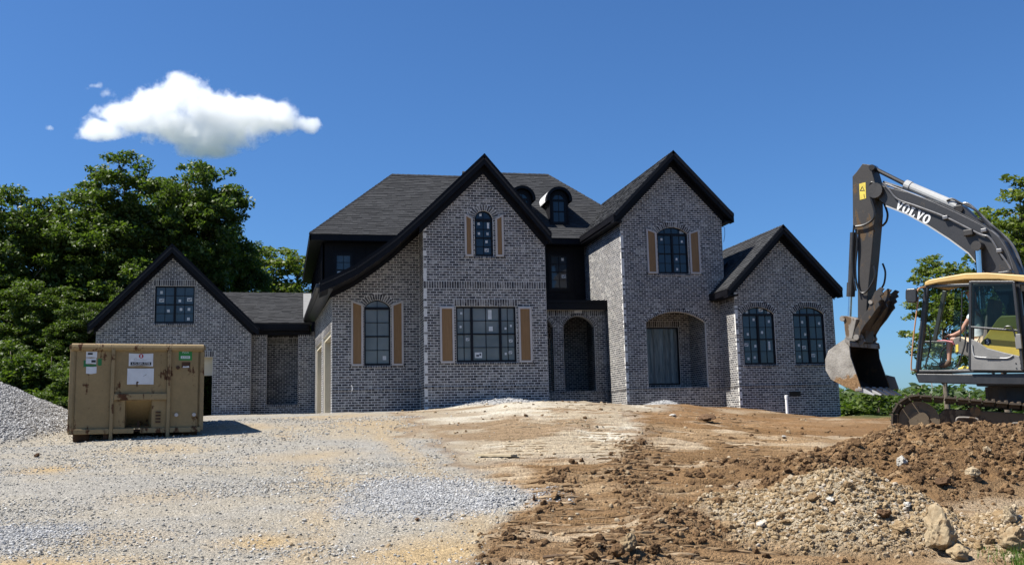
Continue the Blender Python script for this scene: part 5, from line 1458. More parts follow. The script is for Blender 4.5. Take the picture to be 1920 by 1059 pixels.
# stick (dipper arm)
SC0, SC1 = -1.20, -1.58
stick_px = [(1617, 307), (1631, 309), (1640, 340), (1641, 400), (1634, 480), (1626, 560), (1622, 642), (1608, 642), (1608, 440), (1599, 426), (1598, 331), (1606, 322)]
stick = slab('stick', stick_px, SC0, SC1, M['stick'], .012)
sp = E(1611, 343, SC0), E(1624, 375, SC0)
mb = MB(); q = [L(1611, 345, SC0), L(1623, 342, SC0), L(1624, 372, SC0), L(1612.5, 375, SC0)]
mb.prism([v + Vector((0, .002, 0)) for v in q], (0, .003, 0)); mb.build('warning_sticker', M['yellow_sticker'], stick)
mb = MB()
for a in (((1613, 358), (1617, 350)), ((1617, 350), (1621, 358)), ((1613, 358), (1621, 357)), ((1620, 364), (1621, 371))):
    mb.tube([L(*a[0], SC0, .006), L(*a[1], SC0, .006)], .007, 5)
o = mb.build('sticker_symbol', M['ink'], stick); o['kind'] = 'stuff'
pipe('stick_top_pin', [L(1634, 314, BCM + .2), Vector((E(1634, 314, BCM)[0], BCM - .2, E(1634, 314, BCM)[1]))], .06, M['dark_steel'], stick, 12)
# stick cylinder on top of the boom
r0, r1, r2 = L(1637, 315, BCM), L(1698, 346, BCM), L(1797, 388, BCM)
cyl = pipe('stick_cylinder', [r1, r1.lerp(r2, .98)], .092, M['cyl_paint'], exc, 14)
pipe('rod', [r0, r1.lerp(r2, .03)], .044, M['dark_steel'], cyl, 12); pipe('collar', [r1, r1.lerp(r2, .10)], .104, M['cyl_paint'], cyl, 14)
pipe('rod_eye', [r0 + Vector((0, .12, 0)), r0 - Vector((0, .12, 0))], .065, M['chrome'], cyl, 12)
slab('cylinder_bracket', [(1786, 386), (1802, 384), (1832, 412), (1842, 420), (1800, 400)], BC0 - .06, BC1 + .06, M['boom'], .008, boom)
pipe('bracket_pin', [L(1798, 392, BCM + .2), L(1798, 392, BCM) + Vector((0, -.2, 0))], .07, M['dark_steel'], boom, 12)
# lift cylinder
l0, l1 = L(1838, 463, BC0, .12), L(1846, 580, BC0, .12)
lc = pipe('lift_cylinder', [l0, l1], .062, M['chrome'], exc, 12); pipe('cylinder_eye', [l0 + Vector((0, .10, 0)), l0 - Vector((0, .12, 0))], .095, M['dark_steel'], lc, 14)
# pipes and hoses
def hose(pts, c, rad, mat, name='hose', par=None): return pipe(name, smoothpath([L(a, b, c) for a, b in pts]), rad, mat, par or boom, 6)
hose([(1655, 343), (1668, 357), (1684, 374), (1720, 387), (1775, 408), (1835, 438), (1855, 445), (1872, 470), (1893, 500), (1905, 530)], BC0 + .05, .020, M['pipe_grey'], 'pipe')
hose([(1660, 345), (1700, 360), (1760, 384), (1850, 428), (1880, 455), (1896, 490), (1906, 530)], BC0 - .02, .024, M['pipe_grey'], 'pipe')
hose([(1656, 341), (1705, 357), (1765, 379), (1850, 419), (1884, 448), (1903, 488), (1915, 530)], BCM, .024, M['hose'], 'pipe')
hose([(1800, 384), (1815, 382), (1838, 402), (1862, 425), (1895, 455), (1912, 490), (1920, 530)], BCM - .05, .026, M['pipe_grey'], 'pipe')
hose([(1775, 377), (1785, 373), (1800, 380), (1830, 395), (1848, 418), (1875, 445)], BCM + .1, .022, M['hose'])
hose([(1645, 348), (1634, 342), (1630, 356), (1634, 375), (1640, 398), (1636, 412), (1620, 422), (1603, 425)], SC0 + .06, .024, M['hose'], par=stick)
hose([(1657, 380), (1664, 400), (1662, 415), (1654, 424)], SC1, .022, M['hose'], par=stick)
hose([(1656, 345), (1672, 348), (1685, 358), (1710, 372), (1760, 390)], BCM + .15, .022, M['hose'])
hose([(1605, 430), (1607, 460), (1604, 500), (1606, 530), (1614, 548), (1626, 545), (1640, 520), (1638, 498)], SC0 + .05, .020, M['hose'], par=stick)
hose([(1655, 494), (1660, 510), (1658, 530), (1652, 542)], SC1, .020, M['hose'], par=stick)
hose([(1601, 422), (1598, 470), (1599, 510), (1605, 545)], SC0 + .09, .018, M['hose'], par=stick)
for (x, y) in ((1773, 408), (1845, 432), (1874, 470)):
    mb = MB(); a = L(x, y, BC0 + .05); mb.box(a.x - .05, a.x + .05, BC0 - .02, BC0 + .085, a.z - .035, a.z + .035); mb.build('pipe_clamp', M['pipe_grey'], boom, bevel=.008)
mb = MB(); a = L(1818, 437, BC0); mb.box(a.x - .09, a.x + .09, BC0 + .002, BC0 + .10, a.z - .06, a.z + .06); mb.build('work_lamp', M['dark_steel'], boom, bevel=.015)
# bucket cylinder and linkage
bcyl = pipe('bucket_cylinder', [L(1600, 436, BCM), L(1596, 535, BCM)], .068, M['dark_steel'], exc, 12)
pipe('gland', [L(1596, 530, BCM), L(1595, 556, BCM)], .088, M['dark_steel'], bcyl, 12); pipe('rod', [L(1595, 550, BCM), L(1593, 598, BCM)], .04, M['chrome'], bcyl, 10)
link_ = slab('bucket_link', [(1577, 592), (1586, 592), (1606, 598), (1604, 606), (1598, 634), (1588, 640), (1585, 632), (1582, 604)], -1.08, -1.70, M['steel_worn'], .012)
pipe('link_pin', [L(1579, 597, -1.05), L(1579, 597, -1.05) + Vector((0, -.7, 0))], .06, M['steel_worn'], link_, 12)
# bucket: shell, two side plates, lip, teeth
K0, K1 = -.72, -2.08
outer = [(1593, 638), (1583, 636), (1569, 645), (1553, 657), (1547, 674), (1548, 694), (1558, 711), (1580, 723), (1604, 733), (1616, 730)]
mouth = [(1612, 720), (1604, 697), (1594, 668), (1592, 648)]
side = outer[:-1] + [(1614, 728)] + mouth
op = [E(a, b, K0) for a, b in outer]
Cz = sum(p[1] for p in op) / len(op); Cx = sum(p[0] for p in op) / len(op)
mb = MB(); n = len(op)
inn = [(p[0] + (Cx - p[0]) * .055, p[1] + (Cz - p[1]) * .055) for p in op]
vs = [(p[0], K0, p[1]) for p in op] + [(p[0], K1, p[1]) for p in op] + [(p[0], K0, p[1]) for p in inn] + [(p[0], K1, p[1]) for p in inn]
fs = []
for i in range(n - 1): fs += [(i, i + 1, n + i + 1, n + i), (2 * n + i, 3 * n + i, 3 * n + i + 1, 2 * n + i + 1)]
fs += [(0, n, 3 * n, 2 * n), (n - 1, 3 * n - 1, 4 * n - 1, 2 * n - 1)]
mb.add(vs[:2 * n], [(i, i + 1, n + i + 1, n + i) for i in range(n - 1)]); bucket = mb.build('bucket', M['bucket'], exc)
mb = MB(); mb.add(vs, [f for f in fs if min(f) >= 2 * n] + fs[-2:]); mb.build('bucket_shaded_inside', M['bucket_inside'], bucket)
for c in (K0 - .036, K1 + .036):
    slab('cheek_shaded_inside', [(a + (1595 - a) * .03, b) for a, b in side], c, c - .003, M['bucket_inside'], 0, bucket, cz=K0)  # thin dark sheets that carry the painted shade inside the cheeks
for c in (K0, K1 + .035):
    slab('side_plate', side, c, c - .035, M['bucket'], .004, bucket, cz=K0)
mb = MB(); a, b = E(1604, 731, K0), E(1617, 729, K0); mb.prism([(a[0], K0 + .02, a[1] - .03), (b[0], K0 + .02, b[1] - .03), (b[0], K0 + .02, b[1] + .03), (a[0], K0 + .02, a[1] + .03)], (0, K1 - K0 - .04, 0)); mb.build('lip', M['steel_worn'], bucket, bevel=.008)
mb = MB(); a, b = E(1584, 637, K0), E(1594, 646, K0); mb.prism([(a[0], K0 + .01, a[1] + .05), (b[0], K0 + .01, b[1] + .05), (b[0], K0 + .01, b[1] - .04), (a[0], K0 + .01, a[1] - .04)], (0, K1 - K0 - .02, 0)); mb.build('top_plate', M['steel_worn'], bucket, bevel=.008)
tp0 = E(1614, 729, K0); tdir = Vector((-.30, 0, -.13))
for i in range(5):
    c = K0 - .06 - i * (K0 - K1 - .12) / 4
    mb = MB(); a = Vector((tp0[0] + .05, c, tp0[1])); bq = a + tdir
    mb.add([a + Vector((0, -.065, .055)), a + Vector((0, .065, .055)), a + Vector((0, .065, -.055)), a + Vector((0, -.065, -.055)), bq + Vector((0, -.028, .012)), bq + Vector((0, .028, .012)), bq + Vector((0, .028, -.012)), bq + Vector((0, -.028, -.012))], [(0, 1, 2, 3), (7, 6, 5, 4), (0, 4, 5, 1), (1, 5, 6, 2), (2, 6, 7, 3), (3, 7, 4, 0)])
    mb.build('tooth', M['cyl_paint'], bucket, bevel=.006)
slab('side_cutter', [(1606, 700), (1622, 704), (1630, 727), (1616, 730)], K1 + .03, K1 - .015, M['steel_worn'], .004, bucket, cz=K0)
for c in (-1.12, -1.62): slab('bucket_ear', [(1584, 640), (1590, 622), (1612, 622), (1622, 640), (1612, 650), (1594, 650)], c, c - .05, M['steel_worn'], .006, bucket)
# thumb with three tines
tine = [(1603, 640), (1599, 630), (1604, 616), (1615, 596), (1627, 580), (1633, 562), (1640, 547), (1650, 538), (1657, 541), (1653, 546), (1656, 551), (1650, 555), (1653, 561), (1647, 566), (1649, 573), (1643, 580), (1634, 594), (1621, 610), (1613, 624), (1612, 638)]
th = None
for i, c in enumerate((-1.02, -1.37, -1.72)):
    o = slab('tine' if i else 'thumb', tine, c, c - .05, M['stick'], .006, th or exc, cz=-1.02)
    th = th or o
mb = MB(); web = [(1606, 618), (1617, 600), (1629, 584), (1636, 566), (1643, 560), (1638, 580), (1624, 604), (1612, 624)]
pp = [E(a, b, -1.02) for a, b in web]; mb.prism([(a, -1.07, b) for a, b in pp], (0, -.66, 0)); mb.build('web_plate', M['stick'], th)
pipe('thumb_pin', [L(1632, 566, -1.0), L(1632, 566, -1.0) + Vector((0, -.06, 0))], .045, M['steel_worn'], th, 12)
pipe('pivot_pin', [L(1605, 632, -.98), L(1605, 632, -.98) + Vector((0, -.86, 0))], .06, M['steel_worn'], th, 12)

# cab
cab = slab('cab_roof', [(1733, 529), (1742, 524), (1780, 517), (1810, 512), (1850, 511), (1925, 516), (1990, 522), (1990, 533), (1925, 529), (1873, 524), (1810, 524), (1760, 530), (1734, 536)], .04, -1.06, M['cab_tan'], .02)
cab_floor = slab('cab_floor', [(1715, 700), (1822, 701), (1990, 699), (1990, 722), (1822, 720), (1722, 717)], .03, -1.04, M['cab_dark'], .015)
def bar(name, a, b, c, w=.07, dep=.07, mat='cab_dark', par=None):
    mb = MB(); mb.beam(L(*a, c), L(*b, c), dep, w, up=(1, 0, 0.2)); return mb.build(name, M[mat], par or cab, bevel=.012)
for c in (-.03, -1.0):
    bar('front_pillar', (1738, 534), (1721, 698), c, .085)
    bar('roof_rail', (1736, 537), (1960, 530), c, .06, .07)
    bar('sill_rail', (1720, 696), (1960, 696), c, .05, .07)
    bar('rear_pillar', (1908, 528), (1926, 696), c, .09)
bar('mid_pillar', (1824, 530), (1822, 696), -.03, .06)
bar('far_pillar', (1772, 545), (1752, 640), -1.0, .075); bar('far_rail', (1722, 640), (1800, 642), -1.0, .04)
bar('inner_grab', (1742, 545), (1733, 640), -.10, .025, .03)
for a, b in (((1738, 534), (1721, 698)),):
    for z in (0, 1):
        mb = MB(); p, q = L(*(a if z == 0 else b), -.03), L(*(a if z == 0 else b), -1.0); mb.beam(p, q, .06, .07); mb.build('front_header', M['cab_dark'], cab)
mb = MB(); q = [L(1739, 537, -.06), L(1739, 537, -.06) + Vector((0, -.9, 0)), L(1722, 695, -.06) + Vector((0, -.9, 0)), L(1722, 695, -.06)]; mb.add(q, [(0, 1, 2, 3)]); mb.build('windscreen', M['clear_glass'], cab, fix=False)
mb = MB(); q = [L(x, y, -1.0) for x, y in ((1722, 642), (1800, 643), (1798, 694), (1716, 694))]; mb.add(q, [(0, 1, 2, 3)]); mb.build('side_pane', M['clear_glass'], cab, fix=False)
mb = MB(); q = [L(x, y, -1.0) for x, y in ((1790, 538), (1900, 535), (1910, 640), (1786, 642))]; mb.add(q, [(0, 1, 2, 3)]); mb.build('side_pane', M['cab_glass'], cab, fix=False)
mb = MB(); q0 = L(1722, 697, -.05); q1 = L(1920, 697, -.05); mb.box(q1.x, q0.x, -.98, -.06, q0.z - .03, q0.z + .012); mb.build('floor_mat', M['steel_worn'], cab)
# door folded back against the cab side
D0 = .10
door = slab('door', [(1819, 634), (1832, 640), (1850, 652), (1880, 660), (1911, 667), (1918, 695), (1819, 694)], D0, D0 - .05, M['door_grey'], .012)
for a, b in (((1820, 527), (1819, 694)), ((1820, 529), (1902, 529)), ((1901, 528), (1918, 694)), ((1820, 613), (1910, 620))):
    bar('door_frame', a, b, D0 - .02, .05 if a[1] < 600 else .04, .05, 'cab_dark', door)
mb = MB(); q = [L(x, y, D0 - .02) for x, y in ((1822, 531), (1900, 531), (1909, 617), (1822, 611))]; mb.add(q, [(0, 1, 2, 3)]); mb.build('door_pane', M['cab_glass'], door, fix=False)
mb = MB(); mb.tube(smoothpath([L(x, y, D0, .012) for x, y in ((1823, 646), (1825, 662), (1832, 669), (1870, 671), (1890, 671), (1900, 666))]), .012, 6); mb.build('door_trim', M['cyl_paint'], door)
mb = MB(); mb.beam(L(1850, 671, D0, .012), L(1875, 671, D0, .012), .02, .03); mb.build('door_handle', M['cab_dark'], door)
mb = MB(); mb.tube(smoothpath([L(x, y, D0, .03) for x, y in ((1884, 616), (1888, 612), (1897, 613), (1903, 624), (1904, 630))]), .012, 6); mb.build('door_grab', M['cab_dark'], door)
mb = MB(); a = L(1910, 640, D0); mb.box(a.x - .05, a.x + .05, D0 - .03, D0 + .03, a.z - .13, a.z + .13); mb.build('door_latch', M['door_grey'], door, bevel=.01)
for x, y in ((1905, 681), (1914, 681), (1906, 690), (1914.5, 690)):
    mb = MB(); a = L(x, y, D0); mb.tube([a, a + Vector((0, .008, 0))], .012, 8); mb.build('bolt', M['cab_dark'], door)
# machinery body behind the cab
body = slab('machine_body', [(1836, 646), (1850, 626), (1868, 600), (1876, 592), (1990, 588), (2140, 590), (2150, 700), (1836, 698)], -.06, -.12, M['body_yellow'], .02)
slab('engine_hood', [(1935, 590), (2140, 590), (2150, 700), (1935, 700)], -.13, -2.6, M['body_yellow'], .04, body)
slab('counterweight', [(2145, 585), (2210, 600), (2225, 660), (2205, 712), (2145, 712)], .0, -2.65, M['door_grey'], .06, body, cz=-.1)
slab('upper_frame', [(1830, 706), (2150, 704), (2150, 724), (1830, 724)], -.05, -2.6, M['cab_dark'], .02, body)
pipe('slew_ring', [Vector((L(1905, 722, -.6).x, -1.3, L(1905, 724, -.6).z + .02)), Vector((L(1905, 722, -.6).x, -1.3, L(1905, 724, -.6).z - .30))], .75, M['dark_steel'], body, 28)
mb = MB(); hx = L(1852, 640, -.06); mb.prism([hx + Vector((.064 * math.cos(R_(30 + 60 * k)), .001, .068 * math.sin(R_(30 + 60 * k)))) for k in range(6)], (0, .006, 0)); mb.build('logo_hexagon', M['ink'], body)
me = text_mesh('S', .105); me.materials.clear(); me.materials.append(M['white_letter']); o = bpy.data.objects.new('letter', me); link(o, body); o.location = hx + Vector((0, .010, -.002)); o.rotation_euler = (R_(90), 0, R_(180))
# seat, console, levers, mirror, handrail
slab('seat', [(1806, 645), (1840, 648), (1846, 600), (1852, 560), (1864, 562), (1858, 640), (1856, 668), (1806, 664)], -.28, -.74, M['seat'], .03)
con = slab('console', [(1787, 634), (1796, 631), (1818, 643), (1819, 670), (1789, 660)], -.16, -.26, M['seat'], .02)
mb = MB(); q = [L(x, y, -.16, .003) for x, y in ((1792, 646), (1797, 645), (1797, 659), (1792, 660))]; mb.prism(q, (0, .003, 0)); mb.build('console_sticker', M['yellow_sticker'], con)
pipe('safety_lever', [L(1757, 639, -.14), L(1770, 638, -.14), L(1786, 641, -.14), L(1789, 646, -.15)], [.009, .014, .017, .012], M['red_lever'], con, 8)
for pts, c, r_ in ((((1740, 612), (1744, 628), (1744, 650), (1738, 675), (1734, 690)), -.2, .014), (((1811, 610), (1810, 640), (1805, 660), (1795, 690)), -.08, .016), (((1777, 648), (1768, 655), (1764, 665), (1764, 680)), -.45, .013), (((1804, 546), (1803, 590), (1800, 640)), -.06, .012)):
    pipe('grab_rail', smoothpath([L(x, y, c) for x, y in pts]), r_, M['cab_dark'], cab, 7)
slab('pedal_box', [(1796, 690), (1806, 686), (1818, 688), (1818, 696), (1796, 696)], -.15, -.5, M['yellow_sticker'], .01)
mir = slab('mirror', [(1699, 541), (1715, 540), (1718, 544), (1718, 564), (1714, 568), (1700, 567), (1697, 560), (1697, 546)], .20, .12, M['cab_dark'], .02)
pipe('mirror_arm', smoothpath([L(1718, 552, .15), L(1722, 542, .12), L(1728, 539, .06), L(1735, 538, 0)]), .016, M['rail_orange'], mir, 7)
pipe('handrail', smoothpath([L(1722, 556, .10), L(1718, 590, .10), L(1712, 640, .10), L(1708.5, 688, .10), L(1712, 693, .08), L(1719, 695, .0)]), .014, M['rail_orange'], cab, 8)
mb = MB(); a = L(1886, 514, -.2); mb.box(a.x - .12, a.x + .12, -.3, -.15, a.z, a.z + .05); mb.tube([a + Vector((.1, .0, .02)), a + Vector((-.12, .05, .07))], .02, 6); mb.build('roof_lamp', M['cab_dark'], cab, bevel=.01)

# undercarriage: two tracks lying nearly across the view
TD = 17.3
to_ = PD(1810, 790, TD)
ta = R_(-23)
tf = (-math.cos(ta) * cR0 - math.sin(ta) * Fh).normalized(); tl_ = Vector((0, 0, 1)).cross(tf); tn = 0.0
def TP_(px, py, c=.30):
    d = ray(px, py); o = Vector((0, 0, EYE)); p0 = to_ + tl_ * c; q = o + d * ((p0 - o).dot(tl_) / d.dot(tl_)) - to_
    return q.dot(tf), q.z
qa, qb_ = TP_(1692, 739), TP_(1915, 751)
tn = math.atan2(qa[1] - qb_[1], qa[0] - qb_[0])      # nose slightly raised
TOPZ = qa[1]; TIPU = TP_(1668, 770)[0]
tiltq = tf * math.cos(tn) + Vector((0, 0, 1)) * math.sin(tn); tup = -tf * math.sin(tn) + Vector((0, 0, 1)) * math.cos(tn)
inv_rot = Matrix.Rotation(-math.atan2(fwd.y, fwd.x), 4, 'Z')
def TT(u, c, w):
    """track coordinates (forward, to the near side, up) -> machine coordinates"""
    return inv_rot @ (to_ + tiltq * u + tl_ * c + tup * (w + TW) - xo)
rad = .44
ua = TIPU - rad - .03; ub = ua - 3.6          # idler and sprocket axles
TW = TOPZ - rad * math.cos(tn) - ua * math.sin(tn) - .03 + .06 * 0
def track_path(s):
    """point and direction along the closed belt, s from 0 to 1"""
    st = ua - ub; circ = 2 * st + 2 * math.pi * rad; q = s * circ
    if q < st: u = ub + q; return (u, rad - .07 * math.sin(math.pi * (q / st)) - 0.02 * math.sin(2 * math.pi * q / st)), (1, 0)
    q -= st
    if q < math.pi * rad: a = math.pi / 2 - q / rad; return (ua + rad * math.cos(a), rad * math.sin(a)), (math.sin(a), -math.cos(a))
    q -= math.pi * rad
    if q < st: return (ua - q, -rad), (-1, 0)
    q -= st; a = -math.pi / 2 - q / rad; return (ub + rad * math.cos(a), rad * math.sin(a)), (math.sin(a), -math.cos(a))
mb = MB(); mb.box(-.092, .092, -.30, .30, -.012, .018); mb.box(-.085, -.06, -.295, .295, .018, .05); mb.box(.02, .04, -.295, .295, .018, .04); mb.box(-.08, .08, -.12, .12, -.075, -.012)
shoe0 = mb.build('track_shoe', M['track'], None); shoe_me = shoe0.data; bpy.data.objects.remove(shoe0)
for ti, cc in enumerate((0.0, -2.35)):
    mb = MB()
    prof = [(ua - .36, -.30), (ua - .30, .12), (ua - .42, .24), (ub + .5, .24), (ub + .35, .10), (ub + .35, -.30)]
    mb.prism([TT(u, cc - .05 - .16 + .30, w) for u, w in prof], TT(0, -.30, 0) - TT(0, 0, 0)); fr_t = mb.build('track_frame', M['track_frame'], exc, bevel=.02)
    mb = MB(); mb.tube([TT(ua, cc + .16, 0), TT(ua, cc - .4, 0)], .34, 22); mb.tube([TT(ua, cc + .20, 0), TT(ua, cc + .15, 0)], .17, 16); mb.build('idler_wheel', M['track_frame'], fr_t)
    mb = MB(); mb.tube([TT(ub, cc + .15, 0), TT(ub, cc - .4, 0)], .37, 22); mb.build('drive_sprocket', M['track_frame'], fr_t)
    for k in range(7):
        u = ub + .55 + k * (ua - ub - 1.1) / 6; mb = MB(); mb.tube([TT(u, cc + .12, -.30), TT(u, cc - .4, -.30)], .12, 14); mb.build('roller', M['track'], fr_t)
    for k in range(2):
        u = ub + 1.2 + k * 1.5; mb = MB(); mb.tube([TT(u, cc + .10, .22), TT(u, cc - .3, .22)], .09, 12); mb.build('carrier_roller', M['track'], fr_t)
    if ti == 0:
        for x0, x1, w0 in ((ua - .95, ua - .60, .10), (ua - 1.85, ua - 1.45, .06), (ua - 2.42, ua - 2.02, .05)):
            mb = MB(); mb.tube(smoothpath([TT(x0, cc + .10, w0 - .10), TT(x0, cc + .19, w0 - .06), TT(x0 + .04, cc + .20, w0), TT(x1 - .04, cc + .20, w0), TT(x1, cc + .19, w0 - .06), TT(x1, cc + .10, w0 - .10)], 3), .018, 7); mb.build('step', M['steel_worn'], fr_t)
        mb = MB(); mb.tube([TT(ua - 2.2, cc + .10, -.12), TT(ua - 2.2, cc + .104, -.12)], .06, 14); mb.build('frame_hole', M['ink'], fr_t)
    ns = 50
    belt = fr_t
    for k in range(ns):
        (u, w), (du, dw) = track_path((k + .5) / ns)
        p = TT(u, cc, w); x_ = (TT(u + du * .1, cc, w + dw * .1) - p).normalized(); y_ = (TT(u, cc + .1, w) - p).normalized(); z_ = x_.cross(y_)
        o = bpy.data.objects.new('track_shoe', shoe_me); link(o, belt)
        o.matrix_local = Matrix(((x_.x, y_.x, z_.x, p.x), (x_.y, y_.y, z_.y, p.y), (x_.z, y_.z, z_.z, p.z), (0, 0, 0, 1)))
mb = MB(); mb.prism([TT(u, -.25, w) for u, w in ((ua - .8, -.1), (ua - .9, .22), (ub + .9, .22), (ub + .8, -.1))], TT(0, -1.9, 0) - TT(0, 0, 0)); mb.build('centre_frame', M['track_frame'], exc, bevel=.03)

# ------------------------------------------------------------------ operator
M['skin'] = simple('skin', (0.36, 0.20, 0.14), 0.55, 0, 0.12, 8, 0.08, 30)
M['shirt'] = simple('pale_shirt', (0.50, 0.58, 0.58), 0.85, 0, 0.1, 6, 0.3, 18)
M['shorts'] = simple('khaki_shorts', (0.50, 0.40, 0.26), 0.85, 0, 0.12, 6, 0.3, 18)
M['boot'] = simple('brown_boot', (0.065, 0.035, 0.018), 0.7, 0, 0.4, 14, 0.3, 30)
M['sock'] = simple('white_sock', (0.62, 0.60, 0.56), 0.9)
M['cap'] = simple('dark_cap', (0.03, 0.035, 0.05), 0.8)
def skinned(name, joints, edges, mat, parent, root=0, subd=2):
    me = bpy.data.meshes.new(name); me.from_pydata([j[0] for j in joints], edges, []); me.materials.append(mat)
    o = bpy.data.objects.new(name, me); link(o, parent)
    o.modifiers.new('skin', 'SKIN').use_smooth_shade = True
    sv = me.skin_vertices[0].data if me.skin_vertices else None
    if sv is None:
        bpy.context.view_layer.objects.active = o
    for i, j in enumerate(joints):
        r_ = j[1]; me.skin_vertices[0].data[i].radius = (r_, r_) if not isinstance(r_, tuple) else r_
        me.skin_vertices[0].data[i].use_root = (i == root)
    m2 = o.modifiers.new('sub', 'SUBSURF'); m2.levels = subd; m2.render_levels = subd
    return o
xmat = Matrix.Translation(xo) @ Matrix.Rotation(math.atan2(fwd.y, fwd.x), 4, 'Z')
hipL = L(1838, 654, -.5)
op_ = empty('person', xmat @ Vector((hipL.x, -.5, hipL.z)), math.atan2(fwd.y, fwd.x))
tag(op_, 'person in pale shirt, khaki shorts and brown boots sitting in the excavator cab', 'person')
H0 = Vector((hipL.x, -.5, hipL.z))
def J(px, py, c): return L(px, py, c) - H0
def build_person():
    pel = Vector((0, 0, .06)); ch = J(1830, 600, -.5); nk = J(1827, 574, -.5); hd = J(1822, 556, -.5); hd2 = J(1821, 543, -.5)
    j = [(pel, .14), (J(1836, 630, -.5), .135), (ch, .15), (nk, .062), (hd, .085), (hd2, .088)]
    ed = [(0, 1), (1, 2), (2, 3), (3, 4), (4, 5)]
    for sgn, c in ((1, -.32), (-1, -.68)):
        sh = len(j); j += [(J(1828, 584, c), .062), (J(1812, 605, c + .02 * sgn), .048), (J(1803, 621, c + .02 * sgn), .042), (J(1788, 628, c), .034), (J(1780, 629, c), .026)]
        ed += [(2, sh), (sh, sh + 1), (sh + 1, sh + 2), (sh + 2, sh + 3), (sh + 3, sh + 4)]
        hand = sh + 4
        for k in range(5):
            b = len(j); off = (k - 2) * .017
            base = J(1776, 629, c) + Vector((0, off * sgn, 0)); ln = (.05, .06, .065, .06, .045)[k]
            if k == 0: base = J(1781, 627, c) + Vector((0, .035 * sgn, 0)); 
            j += [(base, .0095), (base + Vector((ln * .55, .006 * sgn if k == 0 else 0, -.012)), .0085), (base + Vector((ln * .75, 0, -.045)), .0075)]
            ed += [(hand, b), (b, b + 1), (b + 1, b + 2)]
    for sgn, c in ((1, -.36), (-1, -.60)):
        h = len(j); j += [(J(1830, 648, c), .095), (J(1806, 641, c), .085), (J(1783, 634, c), .062), (J(1780, 650, c), .058), (J(1780, 668, c), .042), (J(1779, 682, c), .040), (J(1766, 686, c), .036)]
        ed += [(0, h)] + [(h + k, h + k + 1) for k in range(6)]
    return j, ed
try:
    jj, ee = build_person()
    def mk(name, joints, edges, mat, subd=2):
        me = bpy.data.meshes.new(name); me.from_pydata([tuple(q[0]) for q in joints], edges, []); me.materials.append(mat)
        o = bpy.data.objects.new(name, me); link(o, op_)
        bm_ = bmesh.new(); bm_.from_mesh(me); lay = bm_.verts.layers.skin.verify(); bm_.verts.ensure_lookup_table()
        for i, q in enumerate(joints):
            bm_.verts[i][lay].radius = (q[1], q[1]); bm_.verts[i][lay].use_root = (i == 0)
        bm_.to_mesh(me); bm_.free()
        s_ = o.modifiers.new('skin', 'SKIN'); s_.use_smooth_shade = True
        m2 = o.modifiers.new('sub', 'SUBSURF'); m2.levels = subd; m2.render_levels = subd
        return o
    mk('body', jj, ee, M['skin'])
    # clothes follow the joints, a little wider
    sh = [(jj[i][0], jj[i][1] + .022) for i in (0, 1, 2)] + [(jj[2][0].lerp(jj[3][0], .6), .085)]
    es = [(0, 1), (1, 2), (2, 3)]
    a0 = 6; a1 = 6 + 5 + 15
    for a in (a0, a1):
        b = len(sh); sh += [(jj[a][0], .082), (jj[a][0].lerp(jj[a + 1][0], .8), .068)]; es += [(2, b), (b, b + 1)]
    mk('shirt', sh, es, M['shirt'])
    lg0 = 6 + 2 * 20; so = [(jj[0][0], jj[0][1] + .03)]; es = []
    for a in (lg0, lg0 + 7):
        b = len(so); so += [(jj[a][0], .118), (jj[a + 1][0], .108), (jj[a + 1][0].lerp(jj[a + 2][0], .72), .095)]; es += [(0, b), (b, b + 1), (b + 1, b + 2)]
    mk('shorts', so, es, M['shorts'])
    for a in (lg0, lg0 + 7):
        c = jj[a + 4][0]; s1_ = jj[a + 3][0].lerp(c, .8)
        mk('sock', [(s1_, .050), (c, .048)], [(0, 1)], M['sock'], 1)
        f5, f6 = jj[a + 5][0], jj[a + 6][0]
        mk('boot', [(c.lerp(f5, .35), .056), (f5 + Vector((0, 0, .0)), .062), (f5.lerp(f6, .6), .056), (f6 + Vector((.05, 0, -.004)), .046)], [(0, 1), (1, 2), (2, 3)], M['boot'], 1)
    hd = jj[5][0]; fx = Vector((1, 0, 0))
    mb = MB(); bm_ = bmesh.new(); bmesh.ops.create_uvsphere(bm_, u_segments=16, v_segments=8, radius=.112); 
    for v in list(bm_.verts):
        if v.co.z < -.005: bm_.verts.remove(v)
    me = bpy.data.meshes.new('cap'); bm_.to_mesh(me); bm_.free(); me.materials.append(M['cap']); o = bpy.data.objects.new('cap', me); link(o, op_); o.location = hd + Vector((0, 0, .005))
    mb.prism([hd + Vector((.06, -.08, .01)), hd + Vector((.19, -.05, -.005)), hd + Vector((.19, .05, -.005)), hd + Vector((.06, .08, .01))], (0, 0, .008)); mb.build('cap_peak', M['cap'], o).matrix_parent_inverse = Matrix.Translation(-o.location)
    for dy in (-.034, .034):
        m = MB(); m.tube([hd + Vector((.078, dy, -.018)), hd + Vector((.09, dy, -.018))], .012, 8); m.build('eye', M['ink'], op_)
    m = MB(); m.add([hd + Vector((.08, -.014, -.06)), hd + Vector((.08, .014, -.06)), hd + Vector((.118, 0, -.055)), hd + Vector((.085, 0, -.012))], [(0, 1, 2), (0, 2, 3), (1, 3, 2), (0, 3, 1)]); m.build('nose', M['skin'], op_)
    m = MB(); m.tube([hd + Vector((.082, -.025, -.085)), hd + Vector((.092, 0, -.087)), hd + Vector((.082, .025, -.085))], .007, 6); m.build('mouth', M['red_lever'], op_)
    for dy in (-.092, .092):
        m = MB(); m.tube([hd + Vector((0, dy, -.05)), hd + Vector((-.005, dy * 1.06, -.02))], [.014, .018], 8); m.build('ear', M['skin'], op_)
except Exception as ex:
    import traceback; traceback.print_exc()
from mathutils import noise as mnoise
